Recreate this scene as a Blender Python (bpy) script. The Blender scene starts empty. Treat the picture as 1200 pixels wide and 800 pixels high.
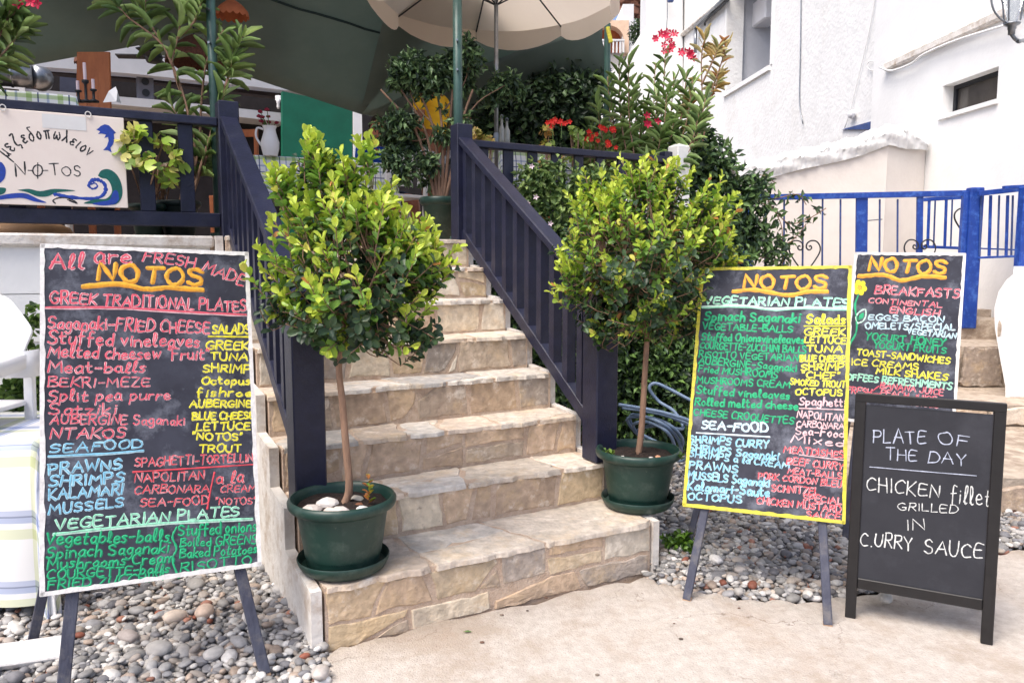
import bpy, math, random
import numpy as np
from mathutils import Vector, Matrix
R = random.Random(7)
NR = np.random.default_rng(7)
sc = bpy.context.scene
col = sc.collection
# ------------------------------------------------------------------ camera
PITCH, EYE, F = 0.102, 1.5, 900.0          # eye height in metres, focal length in pixels of a 1200 px wide picture
cam = bpy.data.objects.new("camera", bpy.data.cameras.new("camera")); col.objects.link(cam)
cam.location = (0, 0, EYE); cam.rotation_euler = (math.pi/2-PITCH, 0, 0)
cam.data.sensor_width = 36; cam.data.lens = 27; cam.data.clip_end = 2000; cam.data.clip_start = .05
sc.camera = cam
# ------------------------------------------------------------------ world, sun, exposure
SUN_EL, SUN_AZ = math.radians(58), math.radians(223)   # compass-like: behind the camera, to its left
w = bpy.data.worlds.new("World"); sc.world = w; w.use_nodes = True
nt = w.node_tree; bg = nt.nodes["Background"]
sky = nt.nodes.new("ShaderNodeTexSky"); sky.sky_type = 'NISHITA'; sky.sun_disc = False
sky.sun_elevation = SUN_EL; sky.sun_rotation = SUN_AZ
sky.air_density = .7; sky.dust_density = 4.0; sky.ozone_density = 1.0
nt.links.new(sky.outputs[0], bg.inputs[0]); bg.inputs[1].default_value = 0.15
sun = bpy.data.objects.new("sun", bpy.data.lights.new("sun", 'SUN')); col.objects.link(sun)
sun.data.energy = 1.3; sun.data.angle = math.radians(30); sun.data.color = (1, .96, .87)
sd = Vector((math.sin(SUN_AZ)*math.cos(SUN_EL), math.cos(SUN_AZ)*math.cos(SUN_EL), math.sin(SUN_EL)))
sun.rotation_euler = sd.to_track_quat('Z', 'Y').to_euler()
sc.view_settings.view_transform = 'Standard'; sc.view_settings.look = 'None'
sc.view_settings.gamma = 1; sc.view_settings.exposure = 0.96; sc.view_settings.use_curve_mapping = False
# ------------------------------------------------------------------ frames of the place
A0 = np.array([-.727, 2.864]); TH = .508     # foot of the staircase and its turn
E_ = np.array([math.cos(TH), math.sin(TH)]); N_ = np.array([-math.sin(TH), math.cos(TH)])
def L(u, v, z=0): q = A0+u*E_+v*N_; return np.array([q[0], q[1], z])
def ray(x, y):
    a = (x-600)/F; b = (y-400)/F
    return np.array([a, math.cos(PITCH)-b*math.sin(PITCH), -math.sin(PITCH)-b*math.cos(PITCH)])
EYEP = np.array([0, 0, EYE])
def at(x, y, Y): r = ray(x, y); return EYEP+r*Y/r[1]
def atz(x, y, z): r = ray(x, y); return EYEP+r*(z-EYE)/r[2]
def atv(x, y, v): r = ray(x, y); return EYEP+r*(A0@N_+v)/(r[:2]@N_)
def atu(x, y, u): r = ray(x, y); return EYEP+r*(A0@E_+u)/(r[:2]@E_)
def uv(P): d = np.array(P[:2])-A0; return float(d@E_), float(d@N_)
X3 = np.array([1., 0, 0]); Y3 = np.array([0, 1., 0]); Z3 = np.array([0, 0, 1.])
E3 = np.array([E_[0], E_[1], 0]); N3 = np.array([N_[0], N_[1], 0])
def nrm(a): a = np.asarray(a, float); return a/max(1e-9, np.linalg.norm(a))
# ------------------------------------------------------------------ colour and materials
def C(r, g, b, k=1.0):
    f = lambda c: ((c/255)/12.92 if c/255 <= .04045 else ((c/255+.055)/1.055)**2.4)*k
    return (f(r), f(g), f(b), 1)
def nodes(m):
    m.use_nodes = True; return m.node_tree.nodes, m.node_tree.links, m.node_tree.nodes["Principled BSDF"]
def mat(name, c1, c2=None, rough=.7, scale=8, bump=0, bscale=60, metal=0, detail=6, spec=.4, c3=None, s3=2.5, rnd=0, lo=.35, hi=.65, stretch=None, extra=()):
    """base colour mottled between c1 and c2 (and large soft stains of c3), fine relief"""
    m = bpy.data.materials.new(name); n, l, p = nodes(m)
    p.inputs['Roughness'].default_value = rough; p.inputs['Metallic'].default_value = metal
    p.inputs['Specular IOR Level'].default_value = spec
    c2 = c2 or tuple(x*.8 for x in c1[:3])+(1,)
    tc = n.new('ShaderNodeTexCoord'); vec = tc.outputs['Object']
    if stretch:
        mp = n.new('ShaderNodeMapping'); mp.inputs['Scale'].default_value = stretch; l.new(vec, mp.inputs[0]); vec = mp.outputs[0]
    nz = n.new('ShaderNodeTexNoise'); nz.inputs['Scale'].default_value = scale; nz.inputs['Detail'].default_value = detail
    nz.inputs['Roughness'].default_value = .65
    l.new(vec, nz.inputs['Vector'])
    mr = n.new('ShaderNodeMapRange'); mr.inputs[1].default_value = lo; mr.inputs[2].default_value = hi; l.new(nz.outputs[0], mr.inputs[0])
    mx = n.new('ShaderNodeMix'); mx.data_type = 'RGBA'; mx.inputs[6].default_value = c1; mx.inputs[7].default_value = c2
    l.new(mr.outputs[0], mx.inputs[0]); out = mx.outputs[2]
    if c3:
        n3 = n.new('ShaderNodeTexNoise'); n3.inputs['Scale'].default_value = s3; n3.inputs['Detail'].default_value = 8; n3.inputs['Roughness'].default_value = .7
        l.new(tc.outputs['Object'], n3.inputs['Vector'])
        m3 = n.new('ShaderNodeMapRange'); m3.inputs[1].default_value = .5; m3.inputs[2].default_value = .72; l.new(n3.outputs[0], m3.inputs[0])
        x3 = n.new('ShaderNodeMix'); x3.data_type = 'RGBA'; l.new(m3.outputs[0], x3.inputs[0]); l.new(out, x3.inputs[6]); x3.inputs[7].default_value = c3; out = x3.outputs[2]
    for sc_, colr, lo_, hi_, amt in extra:
        n3 = n.new('ShaderNodeTexNoise'); n3.inputs['Scale'].default_value = sc_; n3.inputs['Detail'].default_value = 8; n3.inputs['Roughness'].default_value = .7; l.new(tc.outputs['Object'], n3.inputs['Vector'])
        m3 = n.new('ShaderNodeMapRange'); m3.inputs[1].default_value = lo_; m3.inputs[2].default_value = hi_; m3.inputs[4].default_value = amt; l.new(n3.outputs[0], m3.inputs[0])
        x3 = n.new('ShaderNodeMix'); x3.data_type = 'RGBA'; l.new(m3.outputs[0], x3.inputs[0]); l.new(out, x3.inputs[6]); x3.inputs[7].default_value = colr; out = x3.outputs[2]
    if rnd:
        oi = n.new('ShaderNodeObjectInfo'); hs = n.new('ShaderNodeHueSaturation')
        a = n.new('ShaderNodeMapRange'); a.inputs[3].default_value = 1-rnd; a.inputs[4].default_value = 1+rnd
        l.new(oi.outputs['Random'], a.inputs[0]); l.new(a.outputs[0], hs.inputs['Value']); l.new(out, hs.inputs['Color']); out = hs.outputs[0]
    l.new(out, p.inputs['Base Color'])
    if bump:
        b = n.new('ShaderNodeBump'); b.inputs['Strength'].default_value = bump; b.inputs['Distance'].default_value = .01
        nb = n.new('ShaderNodeTexNoise'); nb.inputs['Scale'].default_value = bscale; nb.inputs['Detail'].default_value = 5
        l.new(vec, nb.inputs['Vector']); l.new(nb.outputs[0], b.inputs['Height']); l.new(b.outputs[0], p.inputs['Normal'])
    return m
def tintmat(name, source, rough=.5, trans=.25, mottle=.25, spec=.4, scale=60, bump=0, bscale=120, stain=None):
    """colour from the mesh attribute 'tint' (source='attr') or the object's own colour (source='obj')"""
    m = bpy.data.materials.new(name); n, l, p = nodes(m)
    if source == 'attr':
        a = n.new('ShaderNodeAttribute'); a.attribute_name = 'tint'; c = a.outputs['Color']
    else:
        a = n.new('ShaderNodeObjectInfo'); c = a.outputs['Color']
    tc = n.new('ShaderNodeTexCoord')
    nz = n.new('ShaderNodeTexNoise'); nz.inputs['Scale'].default_value = scale; nz.inputs['Detail'].default_value = 4; l.new(tc.outputs['Object'], nz.inputs['Vector'])
    mr = n.new('ShaderNodeMapRange'); mr.inputs[1].default_value = .3; mr.inputs[2].default_value = .7; mr.inputs[3].default_value = 1-mottle; mr.inputs[4].default_value = 1+mottle*.6
    l.new(nz.outputs[0], mr.inputs[0])
    hs = n.new('ShaderNodeHueSaturation'); l.new(mr.outputs[0], hs.inputs['Value']); l.new(c, hs.inputs['Color'])
    if stain:
        for sc_, colr, lo_, hi_, amt in stain:
            n3 = n.new('ShaderNodeTexNoise'); n3.inputs['Scale'].default_value = sc_; n3.inputs['Detail'].default_value = 12; n3.inputs['Roughness'].default_value = .72; l.new(tc.outputs['Object'], n3.inputs['Vector'])
            m3 = n.new('ShaderNodeMapRange'); m3.inputs[1].default_value = lo_; m3.inputs[2].default_value = hi_; m3.inputs[4].default_value = amt; l.new(n3.outputs[0], m3.inputs[0])
            x3 = n.new('ShaderNodeMix'); x3.data_type = 'RGBA'; l.new(m3.outputs[0], x3.inputs[0]); l.new(hs.outputs[0] if sc_ == stain[0][0] else prev, x3.inputs[6]); x3.inputs[7].default_value = colr; prev = x3.outputs[2]
        class _O: outputs = [prev]
        hs = _O
    l.new(hs.outputs[0], p.inputs['Base Color'])
    p.inputs['Roughness'].default_value = rough; p.inputs['Specular IOR Level'].default_value = spec
    if bump:
        b = n.new('ShaderNodeBump'); b.inputs['Strength'].default_value = bump; b.inputs['Distance'].default_value = .008
        nb = n.new('ShaderNodeTexNoise'); nb.inputs['Scale'].default_value = bscale; nb.inputs['Detail'].default_value = 6
        l.new(tc.outputs['Object'], nb.inputs['Vector']); l.new(nb.outputs[0], b.inputs['Height']); l.new(b.outputs[0], p.inputs['Normal'])
    if trans:
        t = n.new('ShaderNodeBsdfTranslucent'); l.new(hs.outputs[0], t.inputs[0])
        ms = n.new('ShaderNodeMixShader'); ms.inputs[0].default_value = trans
        o = n['Material Output']; l.new(p.outputs[0], ms.inputs[1]); l.new(t.outputs[0], ms.inputs[2]); l.new(ms.outputs[0], o.inputs[0])
    return m
# ------------------------------------------------------------------ objects
def tag(o, label=None, cat=None, group=None, kind=None):
    if label: o['label'] = label
    if cat: o['category'] = cat
    if group: o['group'] = group
    if kind: o['kind'] = kind
    return o
def thing(name, loc, label, cat, group=None):
    o = bpy.data.objects.new(name, None); o.location = [float(x) for x in loc]; o.empty_display_size = .1; col.objects.link(o)
    return tag(o, label, cat, group)
def wloc(o):
    p = np.zeros(3)
    while o is not None: p = p+np.array(o.location); o = o.parent
    return p
def link(name, me, m, parent=None, loc=None):
    o = bpy.data.objects.new(name, me); col.objects.link(o)
    if m is not None and not me.materials:
        for mm in (m if isinstance(m, (list, tuple)) else [m]): me.materials.append(mm)
    if parent is not None: o.parent = parent
    if loc is not None: o.location = [float(x) for x in loc]
    return o
def rawmesh(name, V, Fc, smooth=False, tint=None, mi=None, uvs=None):
    """V (n,3) array, Fc list of index tuples or an (m,k) array"""
    me = bpy.data.meshes.new(name); V = np.asarray(V, np.float32)
    if isinstance(Fc, np.ndarray):
        m, k = Fc.shape
        me.vertices.add(len(V)); me.vertices.foreach_set('co', V.ravel())
        me.loops.add(m*k); me.loops.foreach_set('vertex_index', Fc.astype(np.int32).ravel())
        me.polygons.add(m); me.polygons.foreach_set('loop_start', np.arange(0, m*k, k, dtype=np.int32))
        me.update(calc_edges=True)
    else:
        me.from_pydata([tuple(map(float, v)) for v in V], [], [tuple(f) for f in Fc])
    if smooth: me.polygons.foreach_set('use_smooth', [True]*len(me.polygons))
    if tint is not None:
        t = np.ones((len(V), 4), np.float32); t[:, :3] = np.asarray(tint)[:, :3]
        at_ = me.color_attributes.new('tint', 'FLOAT_COLOR', 'POINT'); at_.data.foreach_set('color', t.ravel())
    if mi is not None: me.polygons.foreach_set('material_index', np.asarray(mi, np.int32))
    if uvs is not None:
        ul = me.uv_layers.new(name='UVMap'); vi = np.zeros(len(me.loops), np.int32); me.loops.foreach_get('vertex_index', vi)
        ul.data.foreach_set('uv', np.asarray(uvs, np.float32)[vi].ravel())
    me.validate(); me.update()
    return me
class MB:
    """collects shapes given in world coordinates; build() links them as one mesh object"""
    def __init__(s): s.v = []; s.f = []
    def add(s, V, Fc):
        o = len(s.v); s.v += [np.asarray(p, float) for p in V]; s.f += [tuple(i+o for i in f) for f in Fc]; return s
    def hexa(s, c8):  # 4 bottom then 4 top, both counterclockwise
        return s.add(c8, [(3, 2, 1, 0), (4, 5, 6, 7), (0, 1, 5, 4), (1, 2, 6, 5), (2, 3, 7, 6), (3, 0, 4, 7)])
    def box(s, c, a, b, d, bev=0):  # centre and three half-axis vectors
        c, a, b, d = map(lambda q: np.asarray(q, float), (c, a, b, d))
        if bev <= 0:
            return s.hexa([c-a-b-d, c+a-b-d, c+a+b-d, c-a+b-d, c-a-b+d, c+a-b+d, c+a+b+d, c-a+b+d])
        la, lb, ld = (np.linalg.norm(q) for q in (a, b, d)); bev = min(bev, la*.45, lb*.45, ld*.45)
        V = []
        for sz in (-1, 1):
            for sx, sy in ((-1, -1), (1, -1), (1, 1), (-1, 1)):
                for k in range(3):
                    q = [1, 1, 1]; q = [1-bev/la, 1-bev/lb, 1-bev/ld]; q[k] = 1
                    V.append(c+a*sx*q[0]+b*sy*q[1]+d*sz*q[2])
        I = lambda z, j, k: (z*4+j % 4)*3+k
        Fc = [tuple(I(1, j, 2) for j in range(4)), tuple(I(0, j, 2) for j in (3, 2, 1, 0))]
        for j, k in ((0, 1), (1, 0), (2, 1), (3, 0)):
            Fc.append((I(0, j, k), I(0, j+1, k), I(1, j+1, k), I(1, j, k)))
            Fc.append((I(1, j, k), I(1, j+1, k), I(1, j+1, 2), I(1, j, 2)))
            Fc.append((I(0, j+1, k), I(0, j, k), I(0, j, 2), I(0, j+1, 2)))
        for j in range(4):
            k0 = (1, 0)[(j-1) % 2] if True else 0
            ka = {0: 1, 1: 0, 2: 1, 3: 0}[(j-1) % 4]; kb = {0: 1, 1: 0, 2: 1, 3: 0}[j]
            Fc.append((I(0, j, ka), I(0, j, kb), I(1, j, kb), I(1, j, ka)))
            Fc.append((I(1, j, ka), I(1, j, kb), I(1, j, 2))); Fc.append((I(0, j, kb), I(0, j, ka), I(0, j, 2)))
        return s.add(V, Fc)
    def bar(s, p, q, side, w, t, bev=0):  # bar from p to q; side = width direction
        p = np.asarray(p, float); q = np.asarray(q, float); d = q-p; ln = np.linalg.norm(d); d = d/ln
        sd_ = nrm(np.asarray(side)-d*(np.asarray(side)@d)); th = np.cross(d, sd_)
        return s.box((p+q)/2, sd_*w/2, th*t/2, d*ln/2, bev)
    def tube(s, pts, r, n=8, caps=True):
        pts = [np.asarray(p, float) for p in pts]; rs = r if hasattr(r, '__len__') else [r]*len(pts)
        o = len(s.v); up = None
        for i, p in enumerate(pts):
            d = nrm(pts[min(i+1, len(pts)-1)]-pts[max(i-1, 0)])
            if up is None: up = nrm(np.cross(d, [.3, .2, 1] if abs(d[2]) < .9 else [1, .1, 0]))
            up = nrm(up-d*(up@d)); w_ = np.cross(d, up)
            for k in range(n):
                a = 2*math.pi*k/n; s.v.append(p+(up*math.cos(a)+w_*math.sin(a))*rs[i])
        for i in range(len(pts)-1):
            for k in range(n): s.f.append((o+i*n+k, o+i*n+(k+1) % n, o+(i+1)*n+(k+1) % n, o+(i+1)*n+k))
        if caps: s.f.append(tuple(o+k for k in reversed(range(n)))); s.f.append(tuple(o+(len(pts)-1)*n+k for k in range(n)))
        return s
    def lathe(s, c, prof, n=32, axis=None, wob=None):  # prof list of (r,z)
        c = np.asarray(c, float); o = len(s.v)
        for r, z in prof:
            for k in range(n):
                a = 2*math.pi*k/n; s.v.append(c+np.array([r*math.cos(a), r*math.sin(a), z]))
        for i in range(len(prof)-1):
            for k in range(n): s.f.append((o+i*n+k, o+i*n+(k+1) % n, o+(i+1)*n+(k+1) % n, o+(i+1)*n+k))
        return s
    def prism(s, poly, off):  # planar polygon (3-D points) and its mirror at +off
        P = [np.asarray(p, float) for p in poly]; n = len(P); off = np.asarray(off, float)
        return s.add(P+[p+off for p in P], [tuple(reversed(range(n))), tuple(range(n, 2*n))]+[(i, (i+1) % n, n+(i+1) % n, n+i) for i in range(n)])
    def sheet(s, G):  # grid of points
        a = len(G); b = len(G[0]); return s.add([p for r in G for p in r], [(i*b+j, i*b+j+1, (i+1)*b+j+1, (i+1)*b+j) for i in range(a-1) for j in range(b-1)])
    def build(s, name, m, parent=None, smooth=False, kind=None, label=None):
        V = np.array(s.v); 
        if parent is not None: V = V-wloc(parent)
        o = link(name, rawmesh(name, V, s.f, smooth), m, parent)
        if kind: o['kind'] = kind
        if label: o['label'] = label
        return o
def solid(name, m, label, cat, mb, group=None, smooth=False, kind=None):
    """a top-level thing that is one mesh; its origin goes to its base"""
    V = np.array(mb.v); b = V.mean(0); b[2] = V[:, 2].min()
    o = link(name, rawmesh(name, V-b, mb.f, smooth), m, None, b)
    return tag(o, label, cat, group, kind)
def autosmooth(o, ang=40):
    me = o.data; me.polygons.foreach_set('use_smooth', [True]*len(me.polygons))
    try: me.set_sharp_from_angle(angle=math.radians(ang))
    except Exception: pass
    return o
# ------------------------------------------------------------------ instanced small pieces (leaves, pebbles) in one mesh or as objects
def frames(D, U):
    D = D/np.linalg.norm(D, axis=1, keepdims=True); S = np.cross(D, U); S = S/np.maximum(1e-6, np.linalg.norm(S, axis=1, keepdims=True)); W = np.cross(S, D)
    return S, D, W
def leaf_t(w, fold=.12, curl=.15, kind='ovate'):
    if kind == 'ovate': rows = [(0, .02), (.3, .75), (.66, 1.0), (.9, .68), (1, .2)]
    elif kind == 'lance': rows = [(0, .2), (.3, .9), (.6, 1.0), (1, .03)]
    elif kind == 'small': rows = [(0, .05), (.5, 1.0), (1, .05)]
    V = []; Fc = []
    for t, k in rows:
        x = w/2*k; z = -curl*t*t
        V += [(-x, t, z+fold*x/w), (0, t, z-fold*.3), (x, t, z+fold*x/w)]
    for i in range(len(rows)-1):
        a = i*3; Fc += [(a, a+1, a+4), (a, a+4, a+3), (a+1, a+2, a+5), (a+1, a+5, a+4)]
    return np.array(V), np.array(Fc)
def round_t(n=9, dip=.12, ruf=.05):
    V = [(0, .45, -dip)]; 
    for k in range(n):
        a = 2*math.pi*k/n+math.pi/2+.35; V.append((.5*math.cos(a), .5+.5*math.sin(a), ruf*(1 if k % 2 else -1)))
    Fc = [(0, 1+k, 1+(k+1) % n) for k in range(n-1)]
    return np.array(V), np.array(Fc)
OVATE = leaf_t(.62, .25, .12); OVATE_S = leaf_t(.5, .25, .15, 'small'); LANCE = leaf_t(.085, .3, .10, 'lance'); ROUND = round_t(); FICUS = leaf_t(.42, .3, .35, 'small')
MATS = {}
def scatter(parent, names, tmpl, P, D, U, S, T, mattr, mobj, indiv=300, smooth=True):
    """pieces at P, growing along D, facing U, size S, colour T; the nearest `indiv` as objects, the rest one mesh"""
    P = np.asarray(P, float); D = np.asarray(D, float); U = np.asarray(U, float); S = np.asarray(S, float); T = np.asarray(T, float)
    if S.ndim == 1: S = np.repeat(S[:, None], 3, 1)
    base = wloc(parent) if parent is not None else np.zeros(3)
    A, B, W = frames(D, U); V0, F0 = tmpl
    vis = np.linalg.norm(P-EYEP, axis=1)-2.0*S.max(1)
    order = np.argsort(vis); near = order[:indiv]; far = order[indiv:]
    if indiv:
        me = rawmesh(names[0], V0, F0, smooth); me.materials.append(mobj)
        for i in near:
            o = bpy.data.objects.new(names[0], me); col.objects.link(o); o.parent = parent
            M = Matrix.Identity(4)
            for k, ax in enumerate((A[i]*S[i, 0], B[i]*S[i, 1], W[i]*S[i, 2])):
                for q in range(3): M[q][k] = ax[q]
            p = P[i]-base
            for q in range(3): M[q][3] = p[q]
            o.matrix_basis = M; o.color = (T[i, 0], T[i, 1], T[i, 2], 1)
    if len(far):
        VV = P[far][:, None, :]-base+V0[None, :, 0:1]*(A[far]*S[far, 0:1])[:, None, :]+V0[None, :, 1:2]*(B[far]*S[far, 1:2])[:, None, :]+V0[None, :, 2:3]*(W[far]*S[far, 2:3])[:, None, :]
        FF = F0[None]+(np.arange(len(far))*len(V0))[:, None, None]
        tint = np.repeat(T[far], len(V0), 0)
        o = link(names[1], rawmesh(names[1], VV.reshape(-1, 3), FF.reshape(-1, F0.shape[1]), smooth, tint=tint), mattr, parent)
        o['kind'] = 'stuff'
        return o
def rdir(n, zb=0.0):
    d = NR.normal(size=(n, 3)); d[:, 2] += zb; return d/np.linalg.norm(d, axis=1, keepdims=True)
def mixc(a, b, t): return np.asarray(a)[None, :3]*(1-t[:, None])+np.asarray(b)[None, :3]*t[:, None]
def smoothpath(pts, n=6):
    P = [np.asarray(p, float) for p in pts]; P = [2*P[0]-P[1]]+P+[2*P[-1]-P[-2]]; out = []
    for i in range(1, len(P)-2):
        for k in range(n):
            t = k/n; a, b, c, d = P[i-1], P[i], P[i+1], P[i+2]
            out.append(.5*((2*b)+(-a+c)*t+(2*a-5*b+4*c-d)*t*t+(-a+3*b-3*c+d)*t**3))
    out.append(P[-2]); return out
# ------------------------------------------------------------------ materials
M_conc = mat('beige_concrete', C(204, 196, 188), C(184, 174, 165), rough=.9, scale=26, bump=.7, bscale=150, c3=C(176, 158, 142), s3=2.2, detail=12, spec=.2, extra=((130, C(120, 108, 98), .60, .68, .7), (95, C(232, 226, 218), .62, .70, .6), (1.1, C(168, 154, 140), .52, .6, .4), (9, C(150, 134, 120), .62, .72, .45)))
def cracks(m, scale=.9, wid=.0035):
    n, l = m.node_tree.nodes, m.node_tree.links; p = n['Principled BSDF']; src = p.inputs['Base Color'].links[0].from_socket
    tc = n.new('ShaderNodeTexCoord'); nz = n.new('ShaderNodeTexNoise'); nz.inputs['Scale'].default_value = 2.6; nz.inputs['Detail'].default_value = 10; nz.inputs['Roughness'].default_value = .6; l.new(tc.outputs['Object'], nz.inputs['Vector'])
    va = n.new('ShaderNodeVectorMath'); va.operation = 'MULTIPLY_ADD'; l.new(nz.outputs['Color'], va.inputs[0]); va.inputs[1].default_value = (.5, .5, .5); l.new(tc.outputs['Object'], va.inputs[2])
    vo = n.new('ShaderNodeTexVoronoi'); vo.feature = 'DISTANCE_TO_EDGE'; vo.inputs['Scale'].default_value = scale; l.new(va.outputs[0], vo.inputs['Vector'])
    mr = n.new('ShaderNodeMapRange'); mr.inputs[1].default_value = wid*.3; mr.inputs[2].default_value = wid; mr.inputs[3].default_value = .6; mr.inputs[4].default_value = 0; l.new(vo.outputs[0], mr.inputs[0])
    n2 = n.new('ShaderNodeTexNoise'); n2.inputs['Scale'].default_value = 1.7; l.new(tc.outputs['Object'], n2.inputs['Vector']); m2 = n.new('ShaderNodeMapRange'); m2.inputs[1].default_value = .45; m2.inputs[2].default_value = .58; l.new(n2.outputs[0], m2.inputs[0])
    mu = n.new('ShaderNodeMath'); mu.operation = 'MULTIPLY'; l.new(mr.outputs[0], mu.inputs[0]); l.new(m2.outputs[0], mu.inputs[1])
    mx = n.new('ShaderNodeMix'); mx.data_type = 'RGBA'; l.new(mu.outputs[0], mx.inputs[0]); l.new(src, mx.inputs[6]); mx.inputs[7].default_value = C(112, 92, 78); l.new(mx.outputs[2], p.inputs['Base Color'])
cracks(M_conc)
M_soil = mat('grey_sand_soil', C(120, 108, 98), C(80, 70, 62), rough=.95, scale=20, bump=.6, bscale=60)
M_white = mat('white_limewash', C(233, 233, 232), C(226, 226, 225), rough=.85, scale=2.5, bump=.25, bscale=25, spec=.2)
M_whiter = mat('rough_white_render', C(232, 232, 231), C(224, 224, 223), rough=.85, scale=3, bump=1.0, bscale=16, spec=.2, extra=((1.3, C(204, 200, 194), .54, .75, .6), (40, C(196, 192, 186), .62, .72, .4)))
M_cream = mat('cream_limewash', C(226, 219, 212), C(218, 210, 203), rough=.85, scale=2.5, bump=.25, bscale=25, spec=.2)
M_dirtyw = mat('stained_white_wall', C(228, 224, 218), C(205, 198, 190), rough=.85, scale=9, bump=.5, bscale=40, c3=C(170, 150, 130), s3=7, spec=.2)
M_navy = mat('navy_painted_wood', C(30, 33, 58), C(23, 26, 46), rough=.42, scale=14, bump=.2, bscale=90, spec=.45, c3=C(44, 46, 64), s3=6)
M_blue = mat('royal_blue_painted_metal', C(28, 66, 152), C(22, 56, 134), rough=.45, scale=9, bump=.1, c3=C(70, 110, 190), s3=12)
M_bluebar = mat('faded_blue_metal', C(62, 84, 140), C(48, 66, 112), rough=.5, scale=20)
M_mortar = mat('pink_beige_mortar', C(206, 186, 166), C(186, 162, 142), rough=.92, scale=30, bump=.7, bscale=120, c3=C(176, 152, 132), s3=9)
M_stone = tintmat('flagstone', 'obj', rough=.8, trans=0, mottle=.25, spec=.25, scale=22, bump=1.0, bscale=38, stain=((6, C(214, 186, 146), .5, .68, .55), (11, C(228, 220, 208), .56, .68, .7), (3.5, C(150, 138, 130), .55, .75, .55), (28, C(132, 110, 94), .60, .72, .6)))
M_stoneA = tintmat('flagstone_joined', 'attr', rough=.8, trans=0, mottle=.18, spec=.25, scale=14, bump=.6, bscale=50)
M_peb = tintmat('pebble_object', 'obj', rough=.6, trans=0, mottle=.16, spec=.35, scale=2.2)
M_pebA = tintmat('pebble_joined', 'attr', rough=.6, trans=0, mottle=.16, spec=.35, scale=70)
M_leaf = tintmat('glossy_leaf_object', 'obj', rough=.38, trans=.28, mottle=.12, spec=.5, scale=3)
M_leafA = tintmat('glossy_leaf_joined', 'attr', rough=.38, trans=.28, mottle=.12, spec=.5, scale=30)
M_dleafA = tintmat('dark_leaf_joined', 'attr', rough=.45, trans=.15, mottle=.15, spec=.4, scale=30)
M_bark = mat('pale_brown_bark', C(158, 126, 104), C(122, 96, 80), rough=.85, scale=30, bump=.6, bscale=70, stretch=(1, 1, .25))
M_pot = mat('dark_green_plastic', C(26, 58, 50), C(22, 50, 44), rough=.42, scale=5, spec=.5, c3=C(62, 80, 72), s3=11, bump=.08, bscale=30, extra=((45, C(110, 116, 106), .64, .74, .5),))
M_pot2 = mat('black_green_plastic', C(22, 40, 40), C(16, 30, 30), rough=.45, scale=5)
M_potsoil = mat('dark_potting_soil', C(52, 38, 32), C(28, 22, 20), rough=.95, scale=60, bump=1, bscale=120)
M_slate = mat('dusty_blackboard', C(58, 60, 72), C(42, 43, 54), rough=.7, scale=7, c3=C(112, 116, 128), s3=9, spec=.3)
M_slate2 = mat('clean_blackboard', C(50, 51, 57), C(42, 43, 49), rough=.62, scale=4, spec=.3, c3=C(62, 63, 70), s3=3)
M_blkwood = mat('black_lacquered_wood', C(28, 27, 29), C(20, 19, 21), rough=.38, scale=20, spec=.5)
M_legwood = mat('worn_blue_grey_wood', C(74, 77, 92), C(56, 58, 74), rough=.6, scale=22, bump=.5, bscale=60, c3=C(112, 108, 106), s3=9, stretch=(1, 1, .3))
M_bare = mat('bare_wood', C(172, 146, 122), C(140, 112, 92), rough=.8, scale=20)
M_whitepaint = mat('white_edge_paint', C(232, 230, 228), C(205, 202, 200), rough=.6, scale=40, bump=.3)
M_yellowpaint = mat('yellow_edge_paint', C(226, 214, 60), C(170, 160, 70), rough=.6, scale=40, bump=.3)
M_plastic = mat('white_plastic', C(238, 238, 240), C(230, 230, 233), rough=.35, scale=5)
M_canopy = mat('dark_green_awning_cloth', C(126, 138, 131), C(112, 125, 119), rough=.9, scale=3, spec=.15)
def addtrans(m, c, k):
    n = m.node_tree; t = n.nodes.new('ShaderNodeBsdfTranslucent'); t.inputs[0].default_value = c; s_ = n.nodes.new('ShaderNodeMixShader'); s_.inputs[0].default_value = k
    n.links.new(n.nodes['Principled BSDF'].outputs[0], s_.inputs[1]); n.links.new(t.outputs[0], s_.inputs[2]); n.links.new(s_.outputs[0], n.nodes['Material Output'].inputs[0])
addtrans(M_canopy, C(134, 148, 142), .45)
M_canopyd = mat('awning_seam', C(40, 54, 52), C(34, 46, 44), rough=.9, scale=3)
M_gpole = mat('green_painted_pole', C(62, 92, 86), C(50, 76, 72), rough=.4, scale=10, bump=.1)
M_metal = mat('grey_metal', C(150, 154, 160), C(120, 124, 130), rough=.3, metal=.8, scale=12)
M_iron = mat('black_iron', C(40, 42, 48), C(30, 32, 38), rough=.5)
M_terra = mat('terracotta', C(176, 98, 58), C(150, 80, 48), rough=.8)
M_orange = mat('orange_brown_wood', C(190, 112, 66), C(160, 88, 50), rough=.55, scale=14, stretch=(1, 1, .2))
M_rattan = mat('brown_rattan', C(110, 66, 48), C(70, 40, 30), rough=.8, scale=60, bump=.8)
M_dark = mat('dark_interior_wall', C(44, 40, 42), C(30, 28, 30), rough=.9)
M_brown = mat('dark_brown_wood', C(66, 50, 44), C(48, 36, 32), rough=.7)
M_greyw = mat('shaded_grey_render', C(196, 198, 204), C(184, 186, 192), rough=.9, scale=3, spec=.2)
M_gpanel = mat('green_panel', C(20, 104, 82), C(18, 92, 72), rough=.5, scale=4)
M_hose = mat('pale_blue_hose', C(120, 140, 166), C(98, 118, 146), rough=.45, scale=20)
M_skin = mat('skin', C(196, 130, 104), C(178, 110, 88), rough=.55, scale=20)
M_skinb = mat('tanned_skin', C(150, 98, 72), C(130, 82, 60), rough=.55, scale=20)
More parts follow.
